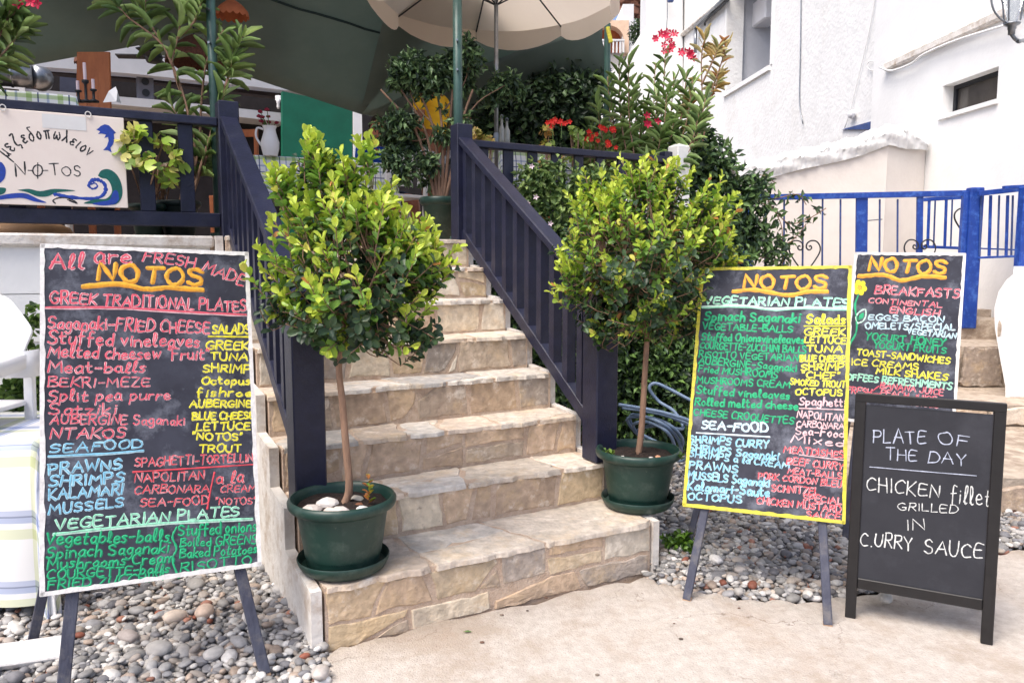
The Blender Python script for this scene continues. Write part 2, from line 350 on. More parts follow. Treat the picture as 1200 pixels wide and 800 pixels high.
M_hair = mat('brown_hair', C(70, 52, 42), C(48, 36, 30), rough=.7, scale=80)
M_cblue = mat('blue_shirt_cloth', C(24, 84, 200), C(18, 66, 166), rough=.85)
M_cyel = mat('yellow_shirt_cloth', C(246, 196, 48), C(232, 178, 40), rough=.85)
M_cgrey = mat('mottled_grey_cloth', C(190, 190, 196), C(130, 132, 140), rough=.9, scale=60)
M_glass = mat('dark_window_glass', C(70, 66, 62), C(92, 86, 80), rough=.15, scale=2, spec=.6)
M_pinkfl = mat('pink_petal', C(214, 40, 84), C(190, 26, 66), rough=.6)
M_redfl = mat('red_petal', C(222, 44, 30), C(196, 30, 24), rough=.6)
M_whitefl = mat('white_petal', C(232, 214, 220), C(222, 196, 206), rough=.6)
M_rock = mat('brown_hill_rock', C(150, 104, 84), C(112, 78, 66), rough=.9, scale=5, bump=1)
M_stepst = mat('grey_beige_rubble', C(196, 182, 166), C(160, 144, 128), rough=.9, scale=10, bump=.9, bscale=40, c3=C(136, 120, 106), s3=5)
PAINT = {}
def paint(name, r, g, b):
    PAINT[name] = mat(name+'_brush_paint', C(r, g, b), C(int(r*.88), int(g*.88), int(b*.88)), rough=.6, scale=70, c3=C(int(r*.62+20), int(g*.62+20), int(b*.62+22)), s3=38)
for a in (('pink', 226, 88, 108), ('palepink', 240, 196, 200), ('red', 222, 70, 84), ('orange', 240, 178, 50), ('ochre', 222, 150, 40), ('yellow', 238, 226, 40), ('paleyellow', 240, 236, 130),
          ('blue', 130, 196, 226), ('paleblue', 190, 226, 238), ('green', 34, 178, 120), ('darkgreen', 20, 138, 96), ('mint', 150, 226, 190), ('palemint', 206, 240, 224),
          ('chalk', 222, 224, 222), ('chalkblue', 188, 196, 216), ('black', 36, 38, 42), ('royal', 40, 74, 176), ('teal', 22, 104, 96), ('ice', 214, 232, 240)): paint(*a)
def clothmat(name, base, cols, per=.26):
    """checked cloth: coloured bands in both directions of the UV map (metres)"""
    m = bpy.data.materials.new(name); n, l, p = nodes(m); p.inputs['Roughness'].default_value = .9; p.inputs['Specular IOR Level'].default_value = .15
    tc = n.new('ShaderNodeUVMap'); sp = n.new('ShaderNodeSeparateXYZ'); l.new(tc.outputs[0], sp.inputs[0]); outs = []
    for ax in (0, 1):
        a = n.new('ShaderNodeMath'); a.operation = 'DIVIDE'; a.inputs[1].default_value = per; l.new(sp.outputs[ax], a.inputs[0])
        b = n.new('ShaderNodeMath'); b.operation = 'FRACT'; l.new(a.outputs[0], b.inputs[0])
        r = n.new('ShaderNodeValToRGB'); r.color_ramp.interpolation = 'CONSTANT'; el = r.color_ramp.elements
        el[0].position = 0; el[0].color = (1, 1, 1, 1); el[1].position = cols[0][0]; el[1].color = cols[0][1]
        for pos, c in cols[1:]: e = el.new(pos); e.color = c
        l.new(b.outputs[0], r.inputs[0]); outs.append(r.outputs[0])
    mx = n.new('ShaderNodeMix'); mx.data_type = 'RGBA'; mx.blend_type = 'MULTIPLY'; mx.inputs[0].default_value = 1; l.new(outs[0], mx.inputs[6]); l.new(outs[1], mx.inputs[7])
    m2 = n.new('ShaderNodeMix'); m2.data_type = 'RGBA'; m2.blend_type = 'MULTIPLY'; m2.inputs[0].default_value = 1; m2.inputs[6].default_value = base; l.new(mx.outputs[2], m2.inputs[7])
    l.new(m2.outputs[2], p.inputs['Base Color']); return m
W1 = (1, 1, 1, 1)
M_cloth = clothmat('checked_yellow_blue_cloth', C(238, 238, 238), [(.30, C(236, 240, 212)), (.44, W1), (.52, C(196, 206, 232)), (.60, C(156, 164, 188)), (.625, C(206, 214, 236)), (.70, W1)], .30)
M_cloth2 = clothmat('checked_terrace_cloth', C(236, 238, 238), [(.2, C(206, 222, 180)), (.38, W1), (.55, C(110, 120, 160)), (.60, W1), (.85, C(196, 206, 230)), (.93, W1)], .16)
# ------------------------------------------------------------------ heights of the staircase
H0, RISE, DECKZ = .25, .2036, 1.66
VS = [0, .385, .658, .93, 1.2, 1.48, 1.75, 2.02]; SW = 1.61
ZS = [H0+RISE*k for k in range(7)]+[DECKZ]
# ------------------------------------------------------------------ ground
b = MB(); b.sheet([[(-60, -20, -.06), (60, -20, -.06)], [(-60, 400, -.06), (60, 400, -.06)]])
g = solid('ground', M_soil, None, None, b, kind='structure')
# concrete path: outer edge wanders where it meets the pebbles
edge = [(-2.2, .3), (-1.2, 1.9), (-.86, 2.35), (-.66, 2.62), (-.70, 2.84), (-.40, 3.05), (.2, 3.35), (.60, 3.55), (.70, 3.50), (.82, 3.42), (1.04, 3.33), (1.3, 3.30), (1.56, 3.36),
        (1.9, 3.50), (2.25, 3.66), (2.62, 3.90), (2.9, 4.0), (3.6, 4.2), (5.5, 4.6), (9, 5)]
ep = smoothpath([(x, y, 0) for x, y in edge], 6)
rows = []
for i, p in enumerate(ep):
    j = .018*math.sin(i*2.1)+.014*math.sin(i*5.3+1)
    q = np.array([p[0], p[1]+j, 0]); far_ = np.array([p[0]*1.6+.6, -3.0, 0])
    rows.append([q+[0, 0, -.05], q+[0, 0, -.012], q+[0, -.02, 0]]+[q*(1-t)+far_*t for t in (.05, .12, .22, .35, .5, .7, 1)])
b = MB(); b.sheet(rows); pav = solid('pavement', M_conc, None, None, b, kind='structure', smooth=True)
# ------------------------------------------------------------------ pebbles
def inpoly(x, y, poly):
    c = np.zeros(len(x), bool); n = len(poly)
    for i in range(n):
        x1, y1 = poly[i]; x2, y2 = poly[(i+1) % n]
        k = ((y1 > y) != (y2 > y)) & (x < (x2-x1)*(y-y1)/(y2-y1+1e-12)+x1); c ^= k
    return c
e2 = [(p[0], p[1]) for p in ep]
Ledge = [q for q in e2 if q[0] < -.64 and q[1] < 2.86]
areaL = [(-4.2, 1.2)]+[(-1.6, 1.2)]+[q for q in Ledge if q[1] > 1.25]+[tuple(L(0, .0)[:2]), tuple(L(0, 2.1)[:2]), tuple(L(-2.6, 2.1)[:2])]
Redge = [q for q in e2 if .62 < q[0] < 4.8]
areaR = [tuple(L(1.6, .02)[:2])]+Redge+[(4.6, 4.66), (3.3, 4.62), (3.0, 5.3), (2.7, 6.4)]+[tuple(L(3.6, 2.1)[:2]), tuple(L(1.6, 2.1)[:2])]
bp = MB()
for ar in (areaL, areaR): bp.add([(x, y, -.03) for x, y in ar], [tuple(range(len(ar)))])
bed = solid('pebble_bed', M_soil, None, None, bp, kind='structure')
def icos(sub):
    import bmesh
    bm = bmesh.new(); bmesh.ops.create_icosphere(bm, subdivisions=sub, radius=1); bm.verts.ensure_lookup_table()
    V = np.array([v.co[:] for v in bm.verts]); Fc = np.array([[v.index for v in f.verts] for f in bm.faces]); bm.free(); return V, Fc
IV, IF = icos(2); IV = IV*(1+.10*np.sin(IV[:, 0:1]*3.1+1)*np.cos(IV[:, 1:2]*2.7)+.06*np.sin(IV[:, 2:3]*4+IV[:, 0:1]*2))
IV1, IF1 = icos(1)
pebcols = np.array([C(*c, k=1.0)[:3] for c in ((188, 184, 180), (168, 166, 165), (204, 200, 195), (146, 145, 147), (124, 123, 127), (188, 176, 164), (214, 211, 208), (168, 158, 150), (178, 160, 146), (152, 150, 148), (228, 225, 221), (170, 122, 104), (148, 90, 72))])
pebw = np.array([14, 14, 12, 12, 8, 9, 7, 8, 5, 10, 4, 1.6, .8]); pebw = pebw/pebw.sum()
P_, S_ = [], []
for ar, sp, lay in ((areaL, .0265, (0, 1, 2)), (areaR, .0275, (0, 1, 2))):
    xs = [q[0] for q in ar]; ys = [q[1] for q in ar]
    for ly in lay:
        s = sp*(1, 1.15, 1.9)[ly]
        gx, gy = np.meshgrid(np.arange(min(xs), max(xs), s), np.arange(min(ys), max(ys), s*.87)); gx = gx+(np.arange(gx.shape[0])[:, None] % 2)*s/2
        x = gx.ravel()+NR.normal(size=gx.size)*s*.22; y = gy.ravel()+NR.normal(size=gx.size)*s*.22
        d = NR.random(len(x)); k = inpoly(x, y, ar)&(d < (1, .8, .55)[ly]); x, y = x[k], y[k]
        # drop what the camera cannot see
        k = (np.abs(x) < .70*y+.15)&(y > 2.2); x, y = x[k], y[k]
        z = (-.012, .004, .014)[ly]+NR.random(len(x))*.012+.012*np.sin(x*5)*np.cos(y*6)
        P_.append(np.stack([x, y, z], 1))
        r = np.exp(NR.normal(size=len(x))*.28)*s*(.56, .5, .34)[ly]
        r = np.clip(r, .009, .045)
        S_.append(np.stack([r*(.8+.25*NR.random(len(x))), r*(1.05+.5*NR.random(len(x))), r*(.45+.3*NR.random(len(x)))], 1))
P_ = np.concatenate(P_); S_ = np.concatenate(S_)
k = ~((np.abs((P_[:, :2]-A0)@E_-SW/2) < SW/2+.015)&((P_[:, :2]-A0)@N_ > -.02)); P_, S_ = P_[k], S_[k]
n = len(P_); T_ = pebcols[NR.choice(len(pebcols), n, p=pebw)]*(.55+.5*NR.random(n))[:, None]
U_ = np.repeat(Z3[None], n, 0)+NR.normal(size=(n, 3))*.22; D_ = NR.normal(size=(n, 3)); D_[:, 2] *= .15
near = P_[:, 1] < 4.6
scatter(bed, ('pebble', 'pebbles'), (IV, IF), P_[near], D_[near], U_[near], S_[near], T_[near], M_pebA, M_peb, 300)
o = scatter(bed, ('pebble', 'far_pebbles'), (IV1, IF1), P_[~near], D_[~near], U_[~near], S_[~near], T_[~near], M_pebA, M_peb, 0)
print('pebbles', n)
# a few bigger pale stones at the border of the path
for i, (px, py, s, c) in enumerate(((716, 662, .03, (206, 200, 194)), (1038, 700, .035, (200, 196, 190)), (839, 655, .035, (222, 218, 214)), (868, 668, .03, (180, 172, 166)), (205, 722, .045, (200, 184, 170)), (240, 716, .05, (196, 174, 158)), (186, 760, .05, (172, 168, 164)), (250, 765, .035, (186, 182, 178)), (292, 722, .04, (204, 198, 192)), (150, 745, .04, (160, 150, 146)), (330, 690, .04, (190, 186, 182)), (376, 788, .04, (186, 178, 172)))):
    p = atz(px, py, .03)
    scatter(bed, ('pebble', 'pebbles'), (IV, IF), [p], [[math.cos(i), math.sin(i), .1]], [[.1, -.2, 1]], np.array([[s*.85, s*1.2, s*.6]]), [C(*c)[:3]], M_pebA, M_peb, 1)
# ------------------------------------------------------------------ flagstones: irregular pieces in a strip
def strip_polys(Wd, Hh, rng, wmin=.16, wmax=.42, tilt=.05, split=.35, gap=.014):
    xs = [0]
    while xs[-1] < Wd-wmax*.8: xs.append(xs[-1]+rng.uniform(wmin, wmax))
    xs[-1] = Wd if Wd-xs[-1] < wmin*.7 else xs[-1]
    if xs[-1] < Wd: xs.append(Wd)
    top = [x+(rng.uniform(-tilt, tilt) if 0 < i < len(xs)-1 else 0) for i, x in enumerate(xs)]
    bot = [x+(rng.uniform(-tilt, tilt) if 0 < i < len(xs)-1 else 0) for i, x in enumerate(xs)]
    out = []
    for i in range(len(xs)-1):
        q = [(bot[i], 0), (bot[i+1], 0), (top[i+1], Hh), (top[i], Hh)]
        r = rng.random()
        if r < split and xs[i+1]-xs[i] > .15:
            m = rng.random()
            if m < .35:   # diagonal cut of a corner
                a = rng.uniform(.3, .7); c = rng.uniform(.3, .8)
                p1 = (q[0][0]*(1-a)+q[1][0]*a, 0); p2 = (q[1][0]*(1-c)+q[2][0]*c, Hh*c)
                out += [[q[0], p1, p2, q[2], q[3]], [p1, q[1], p2]]
            elif m < .7:
                a = rng.uniform(.35, .65); c = rng.uniform(.35, .65)
                p1 = (q[0][0]*(1-a)+q[3][0]*a, Hh*a); p2 = (q[1][0]*(1-c)+q[2][0]*c, Hh*c)
                out += [[q[0], q[1], p2, p1], [p1, p2, q[2], q[3]]]
            else:
                a = rng.uniform(.3, .7); p1 = (q[3][0]*(1-a)+q[2][0]*a, Hh); c = rng.uniform(.3, .7); p2 = (q[0][0]*(1-c)+q[3][0]*c, Hh*c)
                out += [[q[0], q[1], q[2], p1, p2], [p2, p1, q[3]]]
        else: out.append(q)
    res = []
    for q in out:  # true inset of every edge
        q = [np.array(p, float) for p in q]; m = len(q); pr_ = []
        for i in range(m):
            a, b_, c = q[i-1], q[i], q[(i+1) % m]
            d1 = (b_-a)/np.linalg.norm(b_-a); d2 = (c-b_)/np.linalg.norm(c-b_)
            n1 = np.array([-d1[1], d1[0]]); n2 = np.array([-d2[1], d2[0]])
            den = d1[0]*d2[1]-d1[1]*d2[0]; g1 = gap*rng.uniform(.4, 1.3)
            if abs(den) < 1e-3: pr_.append(b_+n1*g1); continue
            s_ = ((b_+n2*g1-b_-n1*g1)[0]*d2[1]-(b_+n2*g1-b_-n1*g1)[1]*d2[0])/den
            pr_.append(b_+n1*g1+d1*s_)
        ar = .5*sum(pr_[i-1][0]*pr_[i][1]-pr_[i][0]*pr_[i-1][1] for i in range(m))
        if ar > .0018: res.append(pr_)
    return res
def stone_mb(poly, O, ax, ay, az, th, rng, rough=.004):
    """chipped flagstone: outline broken into short jittered edges, top face smaller and uneven"""
    pts = []
    m = len(poly)
    for i in range(m):
        a, b_ = poly[i], poly[(i+1) % m]; k = max(1, int(np.linalg.norm(b_-a)/.045))
        for j in range(k):
            p = a+(b_-a)*j/k
            if j or True: p = p+np.array([rng.gauss(0, rough), rng.gauss(0, rough)])
            pts.append(p)
    c = sum(pts)/len(pts); n_ = len(pts); W = lambda p, z: O+ax*p[0]+ay*p[1]+az*z
    tl = [rng.gauss(0, .0012) for _ in range(3)]
    lo = [W(p, -.004) for p in pts]; md = [W(p+(c-p)*.015, th*.75) for p in pts]
    hi = [W(p+(c-p)*min(.2, .008/max(.02, np.linalg.norm(c-p))), th+tl[0]+tl[1]*(p[0]-c[0])*8+rng.gauss(0, .0008)) for p in pts]
    mid = [W(p+(c-p)*.55, th+tl[0]+tl[1]*(p[0]-c[0])*4+rng.gauss(0, .0005)) for p in pts]
    V = lo+md+hi+mid+[W(c, th+tl[0])]; Fc = []
    for i in range(n_):
        j = (i+1) % n_
        for r in range(3): Fc.append((r*n_+i, r*n_+j, (r+1)*n_+j, (r+1)*n_+i))
        Fc.append((3*n_+i, 3*n_+j, 4*n_))
    return MB().add(V, Fc)
stonec = [(206, 187, 160), (202, 178, 148), (198, 180, 160), (187, 169, 151), (210, 196, 174), (172, 160, 149), (200, 175, 149), (209, 186, 152), (214, 203, 186), (195, 171, 148)]
def add_stones(parent, polys, O, ax, ay, az, th, rng, cols=stonec, name='stone', bright=1.0, rough=.004):
    for q in polys:
        o = stone_mb(q, O, ax, ay, az, th, rng, rough).build(name, M_stone, parent, smooth=False)
        c = C(*rng.choice(cols)); k = rng.uniform(.84, 1.14)*bright; o.color = (c[0]*k, c[1]*k, c[2]*k, 1)
        for s_ in ():
            pass
# ------------------------------------------------------------------ staircase
stair = thing('stone_staircase', L(SW/2, 1, 0), 'flagstone staircase of eight steps climbing between two navy railings', 'stairs')
rs = random.Random(11); body = MB()
for k in range(8):
    v0 = VS[k]; v1 = 2.6; z0 = (-.06 if k == 0 else ZS[k-1]-.02); z1 = ZS[k]-.006
    if k == 7: v1 = 2.16
    body.hexa([L(0, v0+.004, z0), L(SW, v0+.004, z0), L(SW, v1-k*.003, z0), L(0, v1-k*.003, z0), L(0, v0+.004, z1), L(SW, v0+.004, z1), L(SW, v1-k*.003, z1), L(0, v1-k*.003, z1)])
body.build('mortar', M_mortar, stair)
for k in range(8):
    z0 = -.02 if k == 0 else ZS[k-1]; h = ZS[k]-z0-.016
    wmin, wmax = (.14, .36)
    if k == 0:
        for pz, ph, wr in ((0, h*.42, (.22, .5)), (h*.42, h*.58, (.16, .36))):
            add_stones(stair, strip_polys(SW, ph, rs, wr[0], wr[1], .04, .25, .012), L(0, v0*0+VS[k]+.012, z0+pz), E3, Z3, -N3, .012, rs)
    else:
        add_stones(stair, strip_polys(SW, h, rs, wmin, wmax, .035, .22, .012), L(0, VS[k]+.012, z0+.003), E3, Z3, -N3, .012, rs)
    dep = (VS[k+1]-VS[k]+.02) if k < 7 else .14
    polys = strip_polys(SW+.01, dep+.012, rs, .22, .6, .09, .4, .007)
    pal = [(212, 204, 194), (200, 194, 187), (214, 202, 188), (188, 184, 180), (208, 196, 182), (218, 211, 202), (204, 188, 172)]
    add_stones(stair, polys, L(-.004, VS[k]-.018, ZS[k]-.022), E3, N3, Z3, .020, rs, cols=pal, name='tread_slab', rough=.008)
# side walls (plastered strings)
def string_wall(u0, u1, m, pad):
    b = MB(); P = [(-.004, -.05)]
    for k in range(8):
        P.append((VS[k]-.004 if k == 0 else VS[k]+.03, ZS[k]+pad if k else ZS[0]-.01))
        if k < 7: P.append((VS[k+1]+.03, ZS[k]+pad*1.0+.02))
    P += [(2.1, DECKZ), (2.1, -.05)]
    b.prism([L(u0, v, z) for v, z in P], E3*(u1-u0)); return b
string_wall(-.055, -.012, M_dirtyw, .0).build('side_wall', M_dirtyw, stair)
string_wall(SW+.012, SW+.05, M_dirtyw, -.004).build('side_wall', M_dirtyw, stair)
# ------------------------------------------------------------------ terrace
b = MB(); b.hexa([L(-7, 2.12, DECKZ-.1), L(3.7, 2.12, DECKZ-.1), L(3.7, 9.0, DECKZ-.1), L(-7, 9.0, DECKZ-.1), L(-7, 2.12, DECKZ), L(3.7, 2.12, DECKZ), L(3.7, 9, DECKZ), L(-7, 9, DECKZ)])
solid('terrace_floor', M_mortar, None, None, b, kind='structure')
# white retaining wall under the terrace, both sides of the stairs
t = thing('terrace_wall', L(-3, 2.2, 0), 'white washed retaining wall holding up the terrace left of the stairs', 'wall')
b = MB(); b.hexa([L(-6.5, 2.115, -.06), L(-.055, 2.115, -.06), L(-.055, 2.3, -.06), L(-6.5, 2.3, -.06), L(-6.5, 2.115, DECKZ-.1), L(-.055, 2.115, DECKZ-.1), L(-.055, 2.3, DECKZ-.1), L(-6.5, 2.3, DECKZ-.1)]); b.build('wall_face', M_whiter, t)
b = MB(); b.box(L(-3.28, 2.12, DECKZ-.035), E3*3.22, N3*.05, Z3*.035, .012); b.build('coping', M_dirtyw, t)
for z in (.3, .6, .9, 1.2, 1.46):
    b = MB(); b.box(L(-3.28, 2.112, z), E3*3.2, N3*.006, Z3*.135, .004); b.build('board', M_white, t)
t = thing('terrace_wall', L(2.7, 2.2, 0), 'white retaining wall behind the hedge right of the stairs', 'wall')
b = MB(); b.hexa([L(SW+.055, 2.12, -.06), L(3.72, 2.12, -.06), L(3.72, 2.3, -.06), L(SW+.055, 2.3, -.06), L(SW+.055, 2.12, DECKZ-.1), L(3.72, 2.12, DECKZ-.1), L(3.72, 2.3, DECKZ-.1), L(SW+.055, 2.3, DECKZ-.1)]); b.build('wall_face', M_whiter, t)
b = MB(); b.box(L(2.70, 2.12, DECKZ-.03), E3*1.03, N3*.05, Z3*.033, .012); b.build('coping', M_dirtyw, t)
b = MB(); b.hexa([L(3.56, 2.305, -.06), L(3.72, 2.305, -.06), L(3.72, 8.9, -.06), L(3.56, 8.9, -.06), L(3.56, 2.305, DECKZ-.1), L(3.72, 2.305, DECKZ-.1), L(3.72, 8.9, DECKZ-.1), L(3.56, 8.9, DECKZ-.1)]); b.build('return_wall', M_whiter, t)
# ------------------------------------------------------------------ railings
def newel(t, u, v, z0, z1, w=.085):
    b = MB(); b.box(L(u, v, (z0+z1)/2), E3*w, N3*w, Z3*(z1-z0)/2, .006)
    V = len(b.v); o = b.build('newel_post', M_navy, t); return o
def stair_rail(u, label, zlow_b):
    t = thing('stair_railing', L(u, .45, ZS[1]), label, 'railing', 'navy railings of stairs and terrace')
    vl, vu = (.42 if u < 1 else .44), 2.13
    newel(t, u, vl, ZS[1], 1.35, .068); newel(t, u, vu, DECKZ-.22, 2.46, .06)
    top = lambda v: 1.325+(v-vl)*(2.375-1.325)/(vu-vl)
    bot = lambda v: .60+(v-vl)*(1.74-.60)/(vu-vl)
    MB().bar(L(u, vl+.05, top(vl+.05)), L(u, vu-.03, top(vu-.03)), E3, .10, .045, .006).build('handrail', M_navy, t)
    MB().bar(L(u, vl+.07, bot(vl+.07)), L(u, vu-.05, bot(vu-.05)), E3, .062, .075, .005).build('bottom_rail', M_navy, t)
    nb = 11
    for i in range(nb):
        v = vl+.16+(vu-vl-.26)*i/(nb-1)
        b = MB(); d = .026; wz = .028
        b.hexa([L(u-wz, v-d, bot(v-d)-.015), L(u+wz, v-d, bot(v-d)-.015), L(u+wz, v+d, bot(v+d)-.015), L(u-wz, v+d, bot(v+d)-.015),
                L(u-wz, v-d, top(v-d)-.01), L(u+wz, v-d, top(v-d)-.01), L(u+wz, v+d, top(v+d)-.01), L(u-wz, v+d, top(v+d)-.01)])
        b.build('baluster', M_navy, t)
    return t
stair_rail(.05, 'navy stair railing rising on the left side of the steps behind the left potted tree', 0)
stair_rail(1.612, 'navy stair railing rising on the right side of the steps beside the right potted tree', 0)
def terr_rail(u0, u1, us, label):
    t = thing('terrace_railing', L((u0+u1)/2, 2.12, DECKZ), label, 'railing', 'navy railings of stairs and terrace')
    MB().bar(L(u0, 2.13, 2.335), L(u1, 2.13, 2.335), N3, .085, .05, .006).build('top_rail', M_navy, t)
    MB().bar(L(u0, 2.13, 1.755), L(u1, 2.13, 1.755), N3, .05, .085, .006).build('bottom_rail', M_navy, t)
    for u in us: MB().box(L(u, 2.13, 2.055), E3*.041, N3*.012, Z3*.257, .004).build('baluster', M_navy, t)
    return t
terr_rail(-3.2, -.012, [-.19-.215*i for i in range(14)], 'navy terrace railing on the left with the painted white sign hung on it')
tr = terr_rail(1.618, 3.42, [1.78+.205*i for i in range(8)], 'navy terrace railing on the right in front of red geraniums')
MB().box(L(3.46, 2.13, 2.03), E3*.04, N3*.04, Z3*.37, .005).build('end_post', M_navy, tr)
b = MB(); b.box(L(3.66, 2.2, 2.06), E3*.07, N3*.07, Z3*.41, .01); b.add([L(3.6, 2.14, 2.471), L(3.72, 2.14, 2.471), L(3.72, 2.26, 2.471), L(3.6, 2.26, 2.471), L(3.66, 2.2, 2.5)], [(0, 1, 4), (1, 2, 4), (2, 3, 4), (3, 0, 4)])
solid('white_post', M_white, 'short square white post at the right end of the terrace railing', 'post', b)
# ------------------------------------------------------------------ brush lettering: one-line strokes per letter, box height 1
GL = {
'A': (.7, "0,0 .35,1 .7,0", "~.1,.38 .6,.4"), 'B': (.6, "0,0 .02,1", "~0,1 .45,.97 .5,.75 .1,.54 .55,.42 .6,.1 0,0"), 'C': (.6, "~.58,.85 .35,1 .05,.75 0,.35 .2,.02 .58,.1"),
'D': (.65, "0,0 .02,1", "~0,1 .4,.95 .65,.55 .5,.12 0,0"), 'E': (.55, "~.55,.95 .1,1 0,.6 0,.2 .1,0 .55,.04", "~.03,.52 .45,.54"), 'F': (.55, "0,0 .04,1", ".04,1 .55,.98", ".02,.55 .42,.56"),
'G': (.65, "~.6,.85 .35,1 .05,.75 0,.35 .25,0 .6,.1 .62,.42", ".35,.42 .65,.42"), 'H': (.6, "0,0 .03,1", ".6,0 .57,1", ".02,.5 .6,.5"), 'I': (.12, ".06,0 .06,1"), 'J': (.5, "~.45,1 .45,.3 .3,.02 .05,.1 0,.25"),
'K': (.58, "0,0 .03,1", ".55,1 .05,.45 .58,0"), 'L': (.5, "0,1 0,0 .5,.03"), 'M': (.8, "0,0 .1,1 .4,.35 .7,1 .8,0"), 'N': (.62, "0,0 .04,1 .58,.02 .62,1"), 'O': (.65, "~.35,1 .05,.8 0,.4 .25,0 .55,.12 .65,.55 .5,.92 .33,1"),
'P': (.55, "0,0 .03,1", "~0,1 .45,.98 .55,.72 .4,.5 .02,.45"), 'Q': (.65, "~.35,1 .05,.8 0,.4 .25,0 .55,.12 .65,.55 .5,.92 .33,1", ".4,.25 .7,-.08"), 'R': (.58, "0,0 .03,1", "~0,1 .45,.98 .52,.75 .4,.55 .04,.48", ".2,.5 .58,0"),
'S': (.55, "~.52,.85 .3,1 .05,.85 .12,.58 .45,.42 .5,.15 .25,0 0,.12"), 'T': (.62, ".31,0 .31,1", "0,.97 .62,1"), 'U': (.6, "~.02,1 0,.3 .2,0 .45,.05 .56,.4 .58,1"), 'V': (.62, "0,1 .3,0 .62,1"), 'W': (.85, "0,1 .2,0 .42,.7 .62,0 .85,1"),
'X': (.6, "0,1 .6,0", ".58,1 0,0"), 'Y': (.6, "0,1 .3,.5 .6,1", ".3,.5 .28,0"), 'Z': (.6, "0,.97 .58,1 .02,.02 .6,0"),
'a': (.45, "~.42,.5 .2,.58 .02,.3 .15,.02 .4,.2 .42,.52", "~.42,.5 .4,.1 .5,0"), 'b': (.45, ".02,1 0,.03", "~0,.3 .25,.55 .45,.3 .25,0 0,.08"), 'c': (.4, "~.4,.5 .18,.56 0,.28 .18,0 .4,.08"), 'd': (.45, ".44,1 .45,0", "~.44,.45 .2,.55 0,.28 .2,0 .44,.15"),
'e': (.42, "~.02,.28 .38,.34 .25,.57 .03,.4 .05,.1 .25,0 .42,.1"), 'f': (.38, "~.38,.92 .22,1 .12,.7 .1,-.1", "0,.52 .34,.54"), 'g': (.45, "~.42,.5 .2,.56 .02,.3 .2,.05 .42,.2", "~.43,.52 .42,-.15 .2,-.35 0,-.22"), 'h': (.45, ".02,1 0,0", "~0,.3 .25,.56 .43,.35 .44,0"),
'i': (.12, ".06,.55 .06,0", ".06,.75 .07,.8"), 'k': (.42, ".02,1 0,0", ".4,.55 .03,.25 .42,0"), 'l': (.25, "~.02,.1 .2,.6 .2,.95 .08,.95 .05,.3 .15,0 .26,.05"), 'm': (.7, ".02,.55 0,0", "~0,.35 .18,.56 .32,.38 .33,0", "~.33,.35 .5,.56 .66,.38 .68,0"),
'n': (.45, ".02,.55 0,0", "~0,.35 .22,.56 .42,.38 .44,0"), 'o': (.42, "~.2,.56 0,.3 .18,0 .4,.22 .3,.52 .18,.56"), 'p': (.45, ".03,.55 0,-.35", "~.02,.4 .25,.57 .44,.3 .22,0 .02,.1"), 'r': (.35, ".02,.55 0,0", "~0,.3 .15,.5 .34,.52"), 's': (.36, "~.34,.5 .15,.56 .03,.42 .3,.2 .2,.01 0,.06"),
't': (.36, "~.15,.9 .12,.15 .22,0 .36,.06", "0,.58 .34,.6"), 'u': (.45, "~.02,.55 .02,.15 .2,0 .4,.2", ".43,.55 .45,0"), 'v': (.42, "0,.55 .2,0 .42,.55"), 'w': (.62, "0,.55 .15,0 .3,.45 .46,0 .62,.55"), 'x': (.42, "0,.55 .42,0", ".42,.55 0,0"), 'y': (.42, "0,.55 .22,.08", ".42,.55 .05,-.35"), 'z': (.42, "0,.53 .4,.55 .02,.02 .42,0"),
'-': (.4, "~0,.42 .4,.45"), '"': (.2, ".03,1 0,.75", ".18,1 .14,.75"), '/': (.5, "0,-.1 .5,1.05"), '.': (.1, ".04,0 .06,.06"), '(': (.25, "~.25,1.05 .05,.6 .05,.35 .25,-.1"), "'": (.1, ".06,1 .02,.75"),
'\u03bc': (.5, "~.1,.58 0,-.4", "~.08,.15 .25,0 .42,.2", "~.44,.58 .42,.1 .52,0"), '\u03b5': (.4, "~.38,.5 .15,.56 .05,.42 .28,.3 .02,.18 .15,0 .4,.06"), '\u03b6': (.42, "~.02,.95 .35,.95 .05,.45 .08,.1 .35,0 .3,-.28"), '\u03b4': (.45, "~.4,.92 .12,.9 .35,.5 .4,.2 .2,0 .02,.22 .15,.48 .33,.48"),
'\u03bf': (.42, "~.2,.56 0,.3 .18,0 .4,.22 .3,.52 .18,.56"), '\u03c0': (.5, ".14,.54 .1,0", ".38,.54 .4,0", "0,.5 .5,.56"), '\u03c9': (.6, "~.1,.55 0,.2 .12,0 .28,.2 .3,.4 .3,.2 .45,0 .6,.2 .5,.55"), '\u03bb': (.45, "~.05,.95 .2,.6 .45,0", ".24,.5 0,0"), '\u03b9': (.15, "~.06,.55 .05,.1 .15,0"), '\u03bd': (.42, "0,.55 .2,0 .42,.55"),
}
def catm(pts, n=4):
    P = [np.array(p, float) for p in pts]; P = [2*P[0]-P[1]]+P+[2*P[-1]-P[-2]]; out = []
    for i in range(1, len(P)-2):
        for k in range(n):
            t = k/n; a, b, c, d = P[i-1:i+3]; out.append(.5*((2*b)+(c-a)*t+(2*a-5*b+4*c-d)*t*t+(-a+3*b-3*c+d)*t**3))
    out.append(P[-2]); return out
